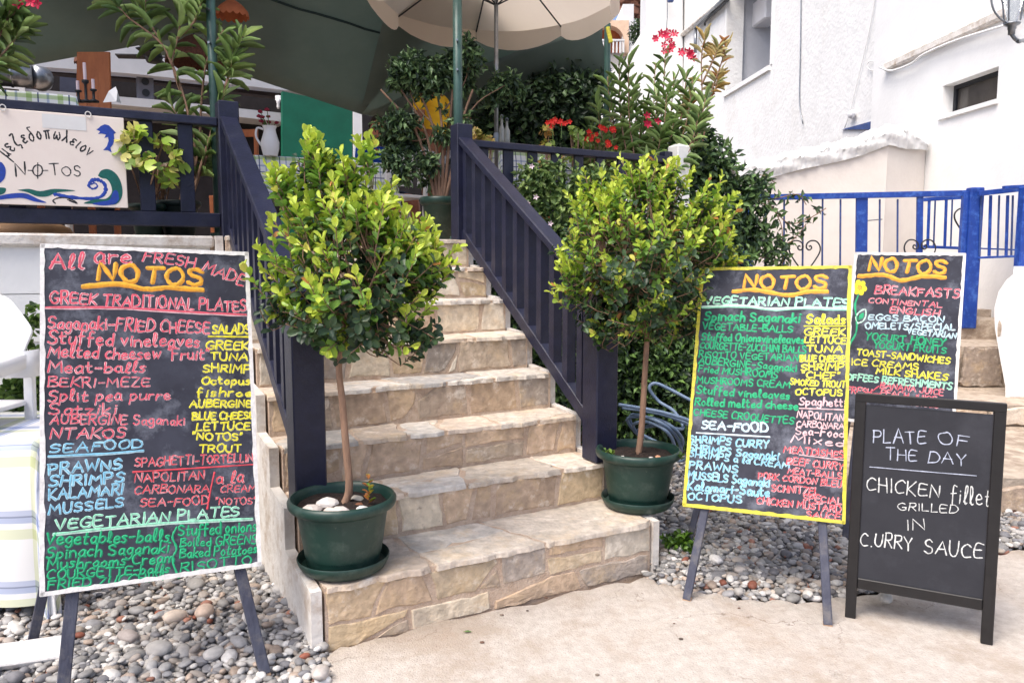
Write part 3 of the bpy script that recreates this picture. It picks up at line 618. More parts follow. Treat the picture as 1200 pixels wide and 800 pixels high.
class Plane:
    """a flat board: origin, right, up, outward normal; everything painted on it is given by where it stands on the board"""
    def __init__(s, O, r, u): s.O, s.r, s.u = np.array(O, float), nrm(r), nrm(u); s.n = np.cross(s.r, s.u); s.n = s.n if s.n@(EYEP-s.O) > 0 else -s.n
    def hit(s, px, py): d = ray(px, py); t = ((s.O-EYEP)@s.n)/(d@s.n); P = EYEP+d*t-s.O; return np.array([P@s.r, P@s.u])
    def W(s, p, h=0): return s.O+s.r*p[0]+s.u*p[1]+s.n*h
def stroke(mb, pl, pts, w, h, rng=None):
    """a raised brush stroke: half-round ribbon along pts (2-D on the board)"""
    pts = [np.asarray(p, float) for p in pts]
    keep = [pts[0]]
    for p in pts[1:]:
        if np.linalg.norm(p-keep[-1]) > w*.25: keep.append(p)
    pts = keep
    if len(pts) < 2: pts = [pts[0], pts[0]+np.array([w*.4, 0])]
    d0 = nrm(pts[0]-pts[1]); d1 = nrm(pts[-1]-pts[-2]); wl = []
    ext = [(pts[0]+d0*w*.46, .25), (pts[0]+d0*w*.3, .8)]+[(p, 1) for p in pts]+[(pts[-1]+d1*w*.3, .8), (pts[-1]+d1*w*.46, .25)]
    V = []; n = len(ext)
    for i, (p, k) in enumerate(ext):
        t = nrm(ext[min(i+1, n-1)][0]-ext[max(i-1, 0)][0]); s_ = np.array([-t[1], t[0]])
        ww = w/2*k*(1 if rng is None else rng.uniform(.66, 1.26))
        for a, hh in ((-1, 0), (-.55, .8), (0, 1), (.55, .8), (1, 0)): V.append(pl.W(p+s_*ww*a, h*.12+h*hh))
    mb.add(V, [(i*5+j, i*5+j+1, (i+1)*5+j+1, (i+1)*5+j) for i in range(n-1) for j in range(4)])
def glyph_strokes(text, p0, p1, hgt, rng, jit=.055, rise=0, capvar=.12):
    """letters set between p0 and p1 on the board, following the slope, with an uneven hand"""
    base = p1-p0; ln = np.linalg.norm(base); dx = base/ln; dy = np.array([-dx[1], dx[0]])
    gp = .2; tot = 0
    for ch in text: tot += (.38 if ch == ' ' else GL[ch][0]+gp)
    tot -= gp; sx = ln/tot; x = 0; out = []
    for i, ch in enumerate(text):
        if ch == ' ': x += .38; continue
        g_ = GL[ch]; sc_ = hgt*(1+rng.uniform(-capvar, capvar)); oy = rng.uniform(-jit, jit)*hgt+rise*hgt*4*(x/tot)*(1-x/tot); sl = rng.uniform(-.04, .12)
        for st in g_[1:]:
            sm = st[0] == '~'; q = [tuple(map(float, a.split(','))) for a in (st[1:] if sm else st).split()]
            q = [(a+rng.uniform(-.025, .025), b_+rng.uniform(-.025, .025)) for a, b_ in q]
            if sm: q = catm(q)
            else:
                qq = []
                for a, b_ in zip(q[:-1], q[1:]): qq += [a, ((a[0]+b_[0])/2+.01, (a[1]+b_[1])/2)]
                q = qq+[q[-1]]
            out.append([p0+dx*(x+a[0]+sl*a[1])*sx+dy*(a[1]*sc_+oy) for a in q])
        x += g_[0]+gp
    return out
UNDER = {'pink': 'palepink', 'red': 'palepink', 'yellow': 'paleyellow', 'blue': 'paleblue', 'green': 'darkgreen', 'mint': 'palemint', 'orange': 'ochre', 'paleblue': 'ice'}
def write(pl, parent, text, a, b, hpx, colr, wk=.15, rise=0, halo=True, seed=0, name='lettering'):
    """a, b: where the line starts and ends (read off the photograph, projected on the board's own plane)"""
    rng = random.Random(hash_(text)+seed); p0, p1 = pl.hit(*a), pl.hit(*b)
    pu = pl.hit(a[0]*.5+b[0]*.5, a[1]*.5+b[1]*.5-hpx); pm = (p0+p1)/2; hgt = np.linalg.norm(pu-pm); w = hgt*wk*(.96 if halo else 1)
    ss = glyph_strokes(text, p0, p1, hgt, rng, rise=rise); mb = MB()
    halo = halo and colr in UNDER
    if halo:
        for s in ss: stroke(mb, pl, [q+np.array([w*.12, -w*.12]) for q in s], w*1.28, .0007, rng)
        o = mb.build(name, PAINT[UNDER[colr]], parent, smooth=True); mb = MB()
        for s in ss: stroke(mb, pl, s, w*.98, .0013, rng)
        mb.build(name, PAINT[colr], parent, smooth=True)
    else:
        for s in ss: stroke(mb, pl, s, w, .001, rng)
        mb.build(name, PAINT[colr], parent, smooth=True)
def hash_(t): return sum((i+1)*ord(c) for i, c in enumerate(t))
def line(pl, parent, pts, wpx, colr, under=None, name='underline', sm=True):
    P = [pl.hit(*p) for p in pts]; w = np.linalg.norm(pl.hit(pts[0][0], pts[0][1]+wpx)-P[0]); rng = random.Random(int(pts[0][0]*7+pts[0][1]))
    if sm and len(P) > 2: P = catm(P, 6)
    else: P = [P[0]*(1-t)+P[-1]*t for t in np.linspace(0, 1, 14)] if len(P) == 2 else P
    if under:
        mb = MB(); stroke(mb, pl, [q+np.array([0, -w*.35]) for q in P], w*1.1, .0007, rng); mb.build(name, PAINT[under], parent, smooth=True)
    mb = MB(); stroke(mb, pl, P, w, .0013, rng); mb.build(name, PAINT[colr], parent, smooth=True)
def blobpaint(pl, parent, pts, colr, name='painted_shape', h=.0011, sm=True):
    P = [pl.hit(*p) for p in pts]
    if sm: P = catm(P+[P[0]], 4)[:-1]
    mb = MB(); a = [pl.W(p, h) for p in P]; mb.add(a, [tuple(range(len(a)))]); 
    o = mb.build(name, PAINT[colr], parent); return o
# ------------------------------------------------------------------ boards on easels
def board_thing(label, X, Y, yaw, tilt, roll, w, h, c, legs, edge, mface, legw=.036, face_name='board', rear=-.12):
    r = np.array([math.cos(yaw), math.sin(yaw), 0]); bk = np.array([-math.sin(yaw), math.cos(yaw), 0])
    up = math.cos(tilt)*Z3+math.sin(tilt)*bk; O = np.array([X, Y, 0.]); r2 = math.cos(roll)*r+math.sin(roll)*up; u2 = -math.sin(roll)*r+math.cos(roll)*up
    Cn = O+up*c; nf = np.cross(r2, u2); nf = nf if nf@(EYEP-Cn) > 0 else -nf
    t = thing('menu_easel', O, label, 'menu board', 'hand painted menu boards on easels')
    bd = MB().box(Cn-nf*.008, r2*w/2, u2*h/2, nf*.008, .002).build(face_name, mface, t)
    pl = Plane(Cn, r2, u2)
    # worn painted border, four uneven strips
    rng = random.Random(int(X*100)); ew = .0135
    for sgn, ax, half, oth, oh in ((1, r2, w/2, u2, h/2), (-1, r2, w/2, u2, h/2), (1, u2, h/2, r2, w/2), (-1, u2, h/2, r2, w/2)):
        G = []; n = 40
        for i in range(n+1):
            s_ = -half+2*half*i/n; inn = ew*rng.uniform(.75, 1.2)
            p = Cn+ax*s_; G.append([p+oth*sgn*(oh+.002)-nf*.014, p+oth*sgn*(oh+.002)+nf*.0022, p+oth*sgn*(oh-inn)+nf*.0022, p+oth*sgn*(oh-inn)-nf*.001])
        MB().sheet(G).build('border', edge, bd)
    for a, b_ in legs:   # front legs in the board's plane, behind it
        p = O+r*a; q = O+up*(c+h*.32)+r*b_
        back = nf*-.03
        MB().bar(p+back+np.array([0, 0, .012]), q+back, r, legw, .026, .003).build('leg', M_legwood, t)
        MB().bar(p+back+np.array([0, 0, .0005]), p+back+nrm(q-p)*.028, r, legw*1.03, .028, .002).build('leg_foot', M_bare, t)
    q = O+up*(c+h*.30)-nf*.045+r*legs[0][1]; p = O+bk*.62+r*(legs[0][0]*1.0+rear)
    MB().bar(p, q, r, legw*.9, .024, .003).build('rear_leg', M_legwood, t)
    z = c+h*.18
    MB().bar(O+up*z-nf*.047+r*(legs[0][0]*.55), O+up*z-nf*.047+r*(legs[1][0]*.55), up, .035, .018, .002).build('crossbar', M_legwood, t)
    return t, bd, pl
def crop(ox, oy, s): return lambda x, y: (ox+x/s, oy+y/s)
def lines(pl, bd, cf, s, rows):
    for row in rows:
        tx, x0, y0, x1, y1, hh, colr = row[:7]; kw = row[7] if len(row) > 7 else {}
        write(pl, bd, tx, cf(x0, y0), cf(x1, y1), hh/s, colr, **kw)
# large menu board on the left
t1, b1, p1 = board_thing('large white-edged menu board with pink, yellow and blue lettering, standing left of the stairs', -1.168, 2.5, .493, .273, -.038, .70, 1.20, 1.013, [(-.335, -.15), (.315, .10)], M_whitepaint, M_slate, .040)
ca, cb = crop(30, 270, 3.638), crop(30, 470, 3.334)
lines(p1, b1, ca, 3.638, [
 ('All', 105, 160, 245, 165, 66, 'pink'), ('are', 290, 135, 450, 142, 64, 'pink'), ('FRESH', 500, 130, 718, 158, 44, 'pink'), ('MADE', 752, 168, 925, 238, 46, 'pink'),
 ('NOTOS', 305, 208, 750, 236, 66, 'orange', dict(wk=.22)),
 ('GREEK TRADITIONAL PLATES', 105, 308, 940, 346, 42, 'pink', dict(wk=.17)), ('Saganaki-FRIED CHEESE', 95, 415, 782, 440, 48, 'pink'), ('SALADS', 797, 438, 955, 442, 38, 'yellow', dict(wk=.19)),
 ('Stuffed vineleaves', 95, 482, 740, 497, 52, 'pink'), ('GREEK', 770, 505, 950, 508, 34, 'yellow', dict(wk=.2)), ('Melted cheesew "Fruit"', 95, 540, 778, 552, 48, 'pink'), ('TUNA', 788, 550, 945, 554, 32, 'yellow', dict(wk=.2)),
 ('Meat-balls', 95, 605, 508, 605, 48, 'pink'), ('SHRIMP', 757, 602, 955, 605, 32, 'yellow', dict(wk=.2)), ('BEKRI-MEZE', 95, 667, 528, 665, 38, 'pink'), ('Octopus', 750, 655, 955, 657, 34, 'yellow', dict(wk=.2)),
 ('Split pea purre', 95, 728, 615, 720, 44, 'pink'), ('fishroe', 732, 707, 962, 705, 34, 'yellow', dict(wk=.2)), ('Satziki', 100, 784, 384, 782, 44, 'pink'), ('AUBERGINE', 700, 752, 962, 752, 30, 'yellow', dict(wk=.22))])
line(p1, b1, [ca(245, 236), ca(400, 226), ca(520, 248), ca(610, 240), ca(755, 252)], 4.5, 'orange', 'ochre')
line(p1, b1, [ca(85, 328), ca(400, 330), ca(700, 348), ca(940, 360)], 2.6, 'pink', 'palepink'); line(p1, b1, [ca(780, 452), ca(958, 454)], 2.0, 'yellow')
lines(p1, b1, cb, 3.334, [
 ('AUBERGINE Saganaki', 95, 88, 622, 92, 34, 'pink'), ('BLUE CHEESE', 652, 72, 892, 68, 28, 'yellow', dict(wk=.22)), ('NTAKOS', 95, 145, 388, 142, 38, 'pink', dict(wk=.17)), ('LETTUCE', 667, 114, 875, 110, 30, 'yellow', dict(wk=.2)), ('"NOTOS"', 652, 150, 845, 152, 28, 'yellow', dict(wk=.2)), ('TROUT', 677, 198, 842, 196, 28, 'yellow', dict(wk=.2)),
 ('SEAFOOD', 95, 202, 458, 180, 34, 'blue', dict(wk=.18)), ('PRAWNS', 90, 284, 372, 264, 40, 'blue', dict(wk=.2)), ('SHRIMPS', 90, 332, 382, 314, 40, 'blue', dict(wk=.2)), ('KALAMARI', 90, 384, 378, 362, 38, 'blue', dict(wk=.2)), ('MUSSELS', 90, 440, 380, 410, 36, 'blue', dict(wk=.2)),
 ('SPAGHETTI-TORTELLINI', 427, 254, 898, 236, 32, 'red'), ('NAPOLITAN', 427, 318, 698, 304, 32, 'red'), ('CARBONARA', 425, 362, 715, 354, 30, 'red'), ('SEA-FOOD', 447, 412, 715, 402, 32, 'red'), ('a la', 745, 322, 850, 318, 50, 'red', dict(wk=.12)), ('CREAM', 762, 356, 898, 350, 28, 'red'), ('"NOTOS"', 742, 404, 898, 400, 26, 'red'),
 ('VEGETARIAN PLATES', 115, 502, 832, 446, 36, 'mint', dict(wk=.18)),
 ('Vegetables-balls', 78, 560, 560, 546, 44, 'green', dict(wk=.18)), ('Spinach Saganaki', 80, 614, 558, 590, 42, 'green', dict(wk=.18)), ('Mushrooms Cream', 84, 656, 578, 628, 38, 'green', dict(wk=.19)), ('COURGETTE-balls', 84, 696, 560, 668, 34, 'green', dict(wk=.2)), ('FRIED ZUCCHINI', 86, 736, 538, 696, 32, 'green', dict(wk=.21)),
 ('Stuffed onions', 598, 526, 902, 506, 42, 'green', dict(wk=.17)), ('Boiled GREENS', 603, 568, 902, 556, 34, 'green', dict(wk=.18)), ('Baked Potatoes', 603, 612, 902, 592, 36, 'green', dict(wk=.18)), ('RISOTTO', 603, 668, 882, 634, 36, 'green', dict(wk=.17))])
line(p1, b1, [cb(90, 214), cb(280, 206), cb(460, 192)], 2.4, 'blue', 'paleblue'); line(p1, b1, [cb(420, 276), cb(650, 262), cb(900, 246)], 2.2, 'red'); line(p1, b1, [cb(738, 278), cb(722, 350), cb(710, 420)], 2.0, 'red')
line(p1, b1, [cb(110, 518), cb(500, 478), cb(885, 458)], 3.0, 'mint', 'palemint'); line(p1, b1, [cb(590, 492), cb(574, 530), cb(590, 575), cb(574, 620), cb(598, 688)], 2.4, 'green')
# middle menu board with yellow border
t2, b2, p2 = board_thing('yellow-edged menu board with green and pale blue lettering between the stairs and the black sign', 1.025, 3.163, -.422, .381, .019, .685, 1.17, 1.009, [(-.279, -.13), (.307, .165)], M_yellowpaint, M_slate)
cc, cd = crop(790, 290, 4.209), crop(790, 460, 2.859)
K = dict(wk=.2)
lines(p2, b2, cc, 4.209, [
 ('NOTOS', 340, 198, 748, 204, 60, 'orange', dict(wk=.22)), ('VEGETARIAN PLATES', 150, 278, 862, 292, 38, 'mint', dict(wk=.2)),
 ('Spinach Saganaki', 148, 358, 618, 370, 44, 'green', K), ('VEGETABLE-BALLS', 140, 402, 582, 420, 32, 'green', K), ('Stuffed Onionsvineleaves', 135, 456, 640, 474, 38, 'green', K), ('COURGETTE-ZUCCHINI BALLS', 128, 496, 650, 522, 32, 'green', K), ('RISOTTO VEGETARIAN', 122, 540, 610, 560, 30, 'green', K), ('AUBERGINE-Saganaki', 120, 572, 602, 612, 34, 'green', K), ('Fried MUSHROOMS', 120, 612, 508, 644, 32, 'green', K), ('MUSHROOMS CREAM', 112, 668, 568, 692, 32, 'green', K), ('Stuffed vineleaves', 110, 718, 568, 748, 38, 'green', K), ('Rolled melted cheese', 102, 776, 610, 800, 38, 'green', K),
 ('Salads', 652, 374, 842, 376, 44, 'yellow', K), ('GREEK', 642, 430, 842, 434, 34, 'yellow', K), ('LETTUCE', 642, 468, 845, 474, 32, 'yellow', K), ('TUNA', 652, 512, 828, 516, 32, 'yellow', K), ('BLUE CHEESE', 622, 560, 840, 562, 30, 'yellow', dict(wk=.23)), ('SHRIMP', 627, 604, 834, 602, 32, 'yellow', K), ('"CHEF"', 632, 642, 818, 646, 30, 'yellow', K), ('SMOKED TROUT', 572, 674, 842, 690, 28, 'yellow', K), ('OCTOPUS', 597, 724, 828, 730, 30, 'yellow', K), ('Spaghetti', 618, 774, 845, 784, 38, 'palepink', K)])
line(p2, b2, [cc(292, 214), cc(400, 206), cc(560, 232), cc(660, 214), cc(755, 214)], 3.6, 'orange', 'ochre'); line(p2, b2, [cc(140, 292), cc(330, 286), cc(480, 302), cc(640, 296), cc(868, 302)], 2.6, 'palemint', 'mint'); line(p2, b2, [cc(642, 387), cc(845, 387)], 1.6, 'yellow'); line(p2, b2, [cc(618, 792), cc(845, 800)], 1.4, 'palepink')
lines(p2, b2, cd, 2.859, [
 ('CHEESE CROQUETTES', 66, 74, 400, 106, 22, 'green', K), ('SEA-FOOD', 92, 120, 313, 132, 28, 'paleblue', K), ('SHRIMPS CURRY', 50, 164, 315, 186, 24, 'blue', K), ('SHRIMPS Saganaki', 50, 194, 348, 224, 24, 'blue', K), ('SHRIMPS a la CREAM', 50, 212, 384, 254, 20, 'blue', K), ('PRAWNS', 50, 250, 210, 268, 24, 'blue', K), ('MUSSELS Saganaki', 45, 286, 318, 314, 26, 'blue', K), ('Kalamari-Saute', 45, 322, 318, 348, 28, 'blue', K), ('OCTOPUS', 45, 356, 225, 368, 24, 'blue', K),
 ('NAPOLITAN', 412, 84, 568, 96, 22, 'palepink', K), ('CARBONARA', 410, 114, 568, 122, 20, 'palepink', K), ('Sea-Food', 408, 140, 568, 150, 24, 'palepink', K), ('Mixed', 392, 164, 568, 180, 24, 'palepink', K),
 ('MEATDISHES', 367, 198, 568, 218, 22, 'red', K), ('BEEF CURRY', 377, 238, 565, 258, 22, 'red', K), ('MEAT-BALLS', 380, 268, 560, 288, 20, 'red', K), ('PORK CORDON BLEU', 282, 286, 560, 316, 20, 'red', K), ('SCHNITZEL', 327, 328, 484, 342, 22, 'red', K), ('SPECIAL', 432, 358, 560, 374, 20, 'red', K), ('CHICKEN MUSTARD', 277, 370, 558, 400, 22, 'red', K), ('SAUCE', 442, 414, 555, 426, 20, 'red', K)])
line(p2, b2, [cd(75, 134), cd(320, 148)], 1.8, 'ice'); line(p2, b2, [cd(420, 208), cd(568, 226)], 1.3, 'palepink')
# right menu board, white border
t3, b3, p3 = board_thing('white-edged menu board headed with breakfasts and a painted yellow flower, behind the black pavement sign', 1.987, 3.9, -.487, .272, -.016, .545, .96, 1.133, [(-.22, -.17), (.24, .17)], M_whitepaint, M_slate)
ce = crop(980, 280, 4.0)
lines(p3, b3, ce, 4.0, [
 ('NOTOS', 150, 146, 508, 166, 58, 'orange', dict(wk=.22)), ('BREAKFASTS', 180, 256, 574, 276, 38, 'pink', dict(wk=.17)), ('CONTINENTAL', 150, 298, 493, 320, 24, 'pink', K), ('ENGLISH', 250, 344, 480, 362, 30, 'pink', K),
 ('EGGS BACON', 150, 378, 503, 390, 26, 'paleblue', K), ('OMELETS/SPECIAL', 135, 420, 555, 427, 28, 'paleblue', K), ('VEGETARIAN', 332, 442, 560, 466, 24, 'paleblue', K), ('YOGURT HONEY', 135, 472, 508, 500, 32, 'green', K), ('YOGURT FRUITS', 175, 510, 513, 536, 30, 'green', K),
 ('TOAST-SANDWICHES', 95, 542, 530, 586, 28, 'yellow', K), ('ICE CREAMS', 70, 588, 383, 612, 28, 'yellow', K), ('MILK SHAKES', 185, 630, 520, 662, 30, 'yellow', K), ('COFFEES REFRESHMENTS', 22, 656, 540, 704, 30, 'mint', K), ('FRESH', 48, 718, 160, 732, 30, 'pink', K), ('BANANA JUICE', 205, 696, 500, 732, 26, 'pink', K), ('PEACH JUICE', 207, 730, 468, 764, 26, 'pink', K), ('MIXED JUICES', 207, 762, 480, 792, 26, 'pink', K)])
line(p3, b3, [ce(105, 172), ce(220, 166), ce(310, 192), ce(400, 172), ce(510, 178)], 3.6, 'orange', 'ochre')
for a, b_ in (((160, 720), (198, 690)), ((162, 725), (203, 726)), ((165, 732), (192, 755))): line(p3, b3, [ce(*a), ce(*b_)], 1.6, 'pink', name='painted_line')
for k in range(6):
    a = k*math.pi/3+.2; cx, cy = 110+22*math.cos(a), 228+24*math.sin(a)
    blobpaint(p3, b3, [ce(cx+13*math.cos(q), cy+14*math.sin(q)) for q in np.linspace(0, 5.4, 7)], 'yellow', 'painted_petal', .0010+.0002*k)
blobpaint(p3, b3, [ce(110+9*math.cos(q), 228+10*math.sin(q)) for q in np.linspace(0, 5.4, 7)], 'orange', 'painted_flower_centre', .0026)
line(p3, b3, [ce(104, 262), ce(88, 310), ce(96, 380), ce(92, 440), ce(66, 490), ce(58, 530)], 1.9, 'green', name='painted_stem')
line(p3, b3, [ce(100, 395), ce(92, 370), ce(105, 345), ce(135, 330), ce(138, 360), ce(125, 385), ce(100, 395)], 1.6, 'palemint', name='painted_leaf'); blobpaint(p3, b3, [ce(104, 382), ce(108, 358), ce(128, 345), ce(126, 368)], 'green', 'painted_leaf')
# ------------------------------------------------------------------ black pavement sign (A-frame)
def aframe():
    yaw, tilt = -.477, .045; r = np.array([math.cos(yaw), math.sin(yaw), 0]); bk = np.array([-math.sin(yaw), math.cos(yaw), 0])
    O = np.array([1.66, 3.02, 0.]); w, h = .537, .93; up = math.cos(tilt)*Z3+math.sin(tilt)*bk; nf = -np.cross(up, r)*-1; nf = np.cross(r, up); nf = nf if nf@(EYEP-O) > 0 else -nf
    t = thing('pavement_sign', O, 'black framed chalkboard pavement sign announcing the plate of the day in white chalk', 'pavement sign')
    st = .042
    for s in (-1, 1): MB().bar(O+r*s*(w/2-st/2), O+r*s*(w/2-st/2)+up*h, r, st, .022, .003).build('stile', M_blkwood, t)
    MB().bar(O+r*(-w/2)+up*(h+.012)-nf*.001, O+r*(w/2)+up*(h+.012)-nf*.001, up, .036, .028, .003).build('top_rail', M_blkwood, t)
    MB().bar(O+r*(-w/2+st)+up*.155, O+r*(w/2-st)+up*.155, up, .045, .0195, .003).build('bottom_rail', M_blkwood, t)
    pn = MB().box(O+up*(.54)-nf*.002, r*(w/2-st+.004), up*.372, nf*.004).build('chalkboard', M_slate2, t)
    # rear frame swings back
    tb = -.42; top = O+up*(h-.01)-nf*.024; ub = math.cos(tb)*Z3+math.sin(tb)*(-bk); ub = nrm(Z3*math.cos(.30)-bk*math.sin(.30)); L_ = (top[2])/ub[2]
    for s in (-1, 1):
        q = top+r*s*(w/2-st/2); MB().bar(q-ub*L_, q, r, st, .022, .003).build('rear_leg', M_blkwood, t)
    MB().bar(top-ub*L_*.82-r*(w/2-st), top-ub*L_*.82+r*(w/2-st), ub, .045, .0195, .003).build('rear_rail', M_blkwood, t)
    MB().box(top-ub*L_*.45, r*(w/2-st+.004), ub*L_*.36, nrm(np.cross(r, ub))*.004).build('rear_panel', M_slate2, t)
    pl = Plane(O+up*.54+nf*.002, r, up); cf = crop(960, 460, 2.5)
    T = dict(wk=.09, halo=False)
    lines(pl, pn, cf, 2.5, [('PLATE', 158, 146, 312, 150, 38, 'chalkblue', T), ('OF', 348, 148, 440, 160, 34, 'chalkblue', T), ('THE', 195, 196, 285, 200, 32, 'chalkblue', T), ('DAY', 320, 204, 430, 212, 36, 'chalkblue', T),
     ('CHICKEN', 140, 286, 352, 306, 38, 'chalk', T), ('fillet', 386, 322, 500, 334, 50, 'chalk', dict(wk=.065, halo=False)), ('GRILLED', 232, 342, 405, 354, 22, 'chalk', dict(wk=.12, halo=False)), ('IN', 256, 402, 310, 402, 30, 'chalk', T), ('C.URRY', 122, 446, 272, 462, 40, 'chalk', T), ('SAUCE', 308, 468, 478, 486, 42, 'chalk', T)])
    line(pl, pn, [cf(148, 217), cf(300, 230), cf(460, 243)], 1.0, 'chalkblue', name='chalk_line')
    return t
aframe()
# ------------------------------------------------------------------ painted sign hung on the terrace railing
cs = crop(0, 0, 2.963)
hv = 2.13-.052
TLs, TRs, BRs, BLs = atv(-12, 126, hv), atv(141, 137, hv), atv(149, 248, hv), atv(-12, 246, hv)
rS = E3; Ls = np.array([-.0, 0, 0])
u_l, u_r = uv(atv(-40, 130, hv))[0], uv(atv(145, 140, hv))[0]
Cs = L((u_l+u_r)/2, hv, (2.305+1.815)/2); tS = thing('hanging_sign', L((u_l+u_r)/2, hv, 1.8), 'white painted wooden sign with Greek lettering, dolphin and blue waves hung on the left railing', 'sign')
M_sign = mat('cream_sign_board', C(240, 228, 218), C(232, 218, 208), rough=.6, scale=3, spec=.3)
sb = MB().box(Cs+N3*.008, E3*(u_r-u_l)/2, Z3*.25, N3*.006, .003).build('board', M_sign, tS)
ps = Plane(Cs+N3*.002, E3, Z3)
for u in (uv(atv(3, 125, hv))[0], uv(atv(103, 131, hv))[0]):
    MB().tube([L(u+.014*math.cos(a), hv-.004, 2.312+.016*math.sin(a)) for a in np.linspace(0, 2*math.pi, 12)], .003, 6, False).build('hook', M_whitepaint, tS)
arc = "\u03bc\u03b5\u03b6\u03b5\u03b4\u03bf\u03c0\u03c9\u03bb\u03b5\u03b9\u03bf\u03bd"
pa = catm([(24, 552), (62, 508), (105, 492), (165, 482), (225, 492), (270, 518), (312, 548)], 8); acc = [0]
for i in range(1, len(pa)): acc.append(acc[-1]+np.linalg.norm(pa[i]-pa[i-1]))
rng = random.Random(5); wsum = sum(GL[c][0]+.28 for c in arc); x = 0; mb = MB()
for ch in arc:
    wd = GL[ch][0]; s0 = (x+.1)/wsum*acc[-1]; s1 = (x+.1+wd)/wsum*acc[-1]
    a, b_ = [np.array([np.interp(s, acc, [p[0] for p in pa]), np.interp(s, acc, [p[1] for p in pa])]) for s in (s0, s1)]
    A_, B_ = ps.hit(*cs(*a)), ps.hit(*cs(*b_)); hg = np.linalg.norm(ps.hit(*cs(a[0], a[1]-48))-A_)
    for s_ in glyph_strokes(ch, A_, B_, hg, rng, jit=0): stroke(mb, ps, s_, hg*.11, .001, rng)
    x += wd+.28
mb.build('lettering', PAINT['black'], sb, smooth=True)
lines(ps, sb, cs, 2.963, [('N', 55, 610, 90, 606, 42, 'black', dict(wk=.13)), ('T', 178, 610, 208, 610, 38, 'black', dict(wk=.12)), ('O', 218, 610, 248, 610, 34, 'black', dict(wk=.12)), ('S', 258, 612, 280, 614, 36, 'black', dict(wk=.12))])
for q in ([(98, 592), (112, 592)], [(150, 592), (166, 592)], [(131, 566), (131, 620)]): line(ps, sb, [cs(*p) for p in q], 1.2, 'black', name='lettering')
line(ps, sb, [cs(131+17*math.cos(a), 592+19*math.sin(a)) for a in np.linspace(0, 2*math.pi, 9)], 1.6, 'black', name='lettering')
blobpaint(ps, sb, [cs(*p) for p in ((334, 450), (342, 446), (350, 438), (364, 432), (378, 436), (388, 446), (403, 462), (395, 466), (397, 484), (392, 502), (383, 514), (388, 530), (374, 522), (358, 522), (371, 508), (377, 490), (375, 476), (362, 480), (368, 468), (352, 464), (340, 466), (348, 457))], 'royal', 'painted_dolphin', sm=False)
blobpaint(ps, sb, [cs(*p) for p in ((340, 610), (352, 592), (378, 588), (405, 606), (422, 640), (424, 680), (408, 706), (380, 712), (330, 708), (290, 706), (330, 692), (368, 690), (388, 668), (384, 640), (370, 622), (352, 618))], 'teal', 'painted_wave')
blobpaint(ps, sb, [cs(*p) for p in ((414, 690), (400, 708), (360, 714), (320, 708), (350, 700), (380, 694), (394, 664), (408, 664))], 'royal', 'painted_wave', .0014)
line(ps, sb, [cs(*p) for p in ((310, 640), (318, 628), (338, 624), (362, 638), (366, 664), (348, 684), (310, 690), (240, 684), (190, 674))], 4.2, 'royal', name='painted_wave')
line(ps, sb, [cs(*p) for p in ((305, 645), (322, 656), (338, 648), (330, 636), (316, 640))], 2.0, 'royal', name='painted_wave')
blobpaint(ps, sb, [cs(*p) for p in ((60, 660), (100, 656), (140, 664), (190, 656), (262, 662), (200, 668), (165, 682), (130, 682), (95, 668))], 'teal', 'painted_wave')
blobpaint(ps, sb, [cs(*p) for p in ((-10, 682), (40, 672), (90, 672), (130, 690), (162, 704), (120, 700), (80, 688), (30, 690), (-10, 694))], 'royal', 'painted_wave', .0016)
line(ps, sb, [cs(*p) for p in ((192, 706), (184, 698), (194, 690), (220, 686), (250, 694), (268, 706), (255, 702), (235, 694))], 1.6, 'black', name='painted_wave')
blobpaint(ps, sb, [cs(*p) for p in ((-10, 560), (8, 566), (20, 590), (14, 622), (-10, 634))], 'royal', 'painted_wave'); blobpaint(ps, sb, [cs(*p) for p in ((-10, 650), (20, 654), (14, 672), (-10, 676))], 'teal', 'painted_wave')
M_stk = mat('pale_sticker', C(226, 226, 224), C(220, 218, 216), rough=.5)
A_, B_ = ps.hit(*cs(145, 395)), ps.hit(*cs(300, 455)); stk = MB().add([ps.W((A_[0], B_[1]), .0015), ps.W((B_[0], B_[1]), .0015), ps.W((B_[0], A_[1]), .0015), ps.W((A_[0], A_[1]), .0015)], [(0, 1, 2, 3)]).build('sticker', M_stk, sb)
lines(ps, stk, cs, 2.963, [('O', 152, 438, 168, 438, 28, 'royal', dict(wk=.16, halo=False)), ('B', 202, 440, 222, 440, 30, 'palepink', dict(wk=.16, halo=False)), ('E', 262, 434, 282, 434, 18, 'chalk', dict(wk=.16, halo=False))])
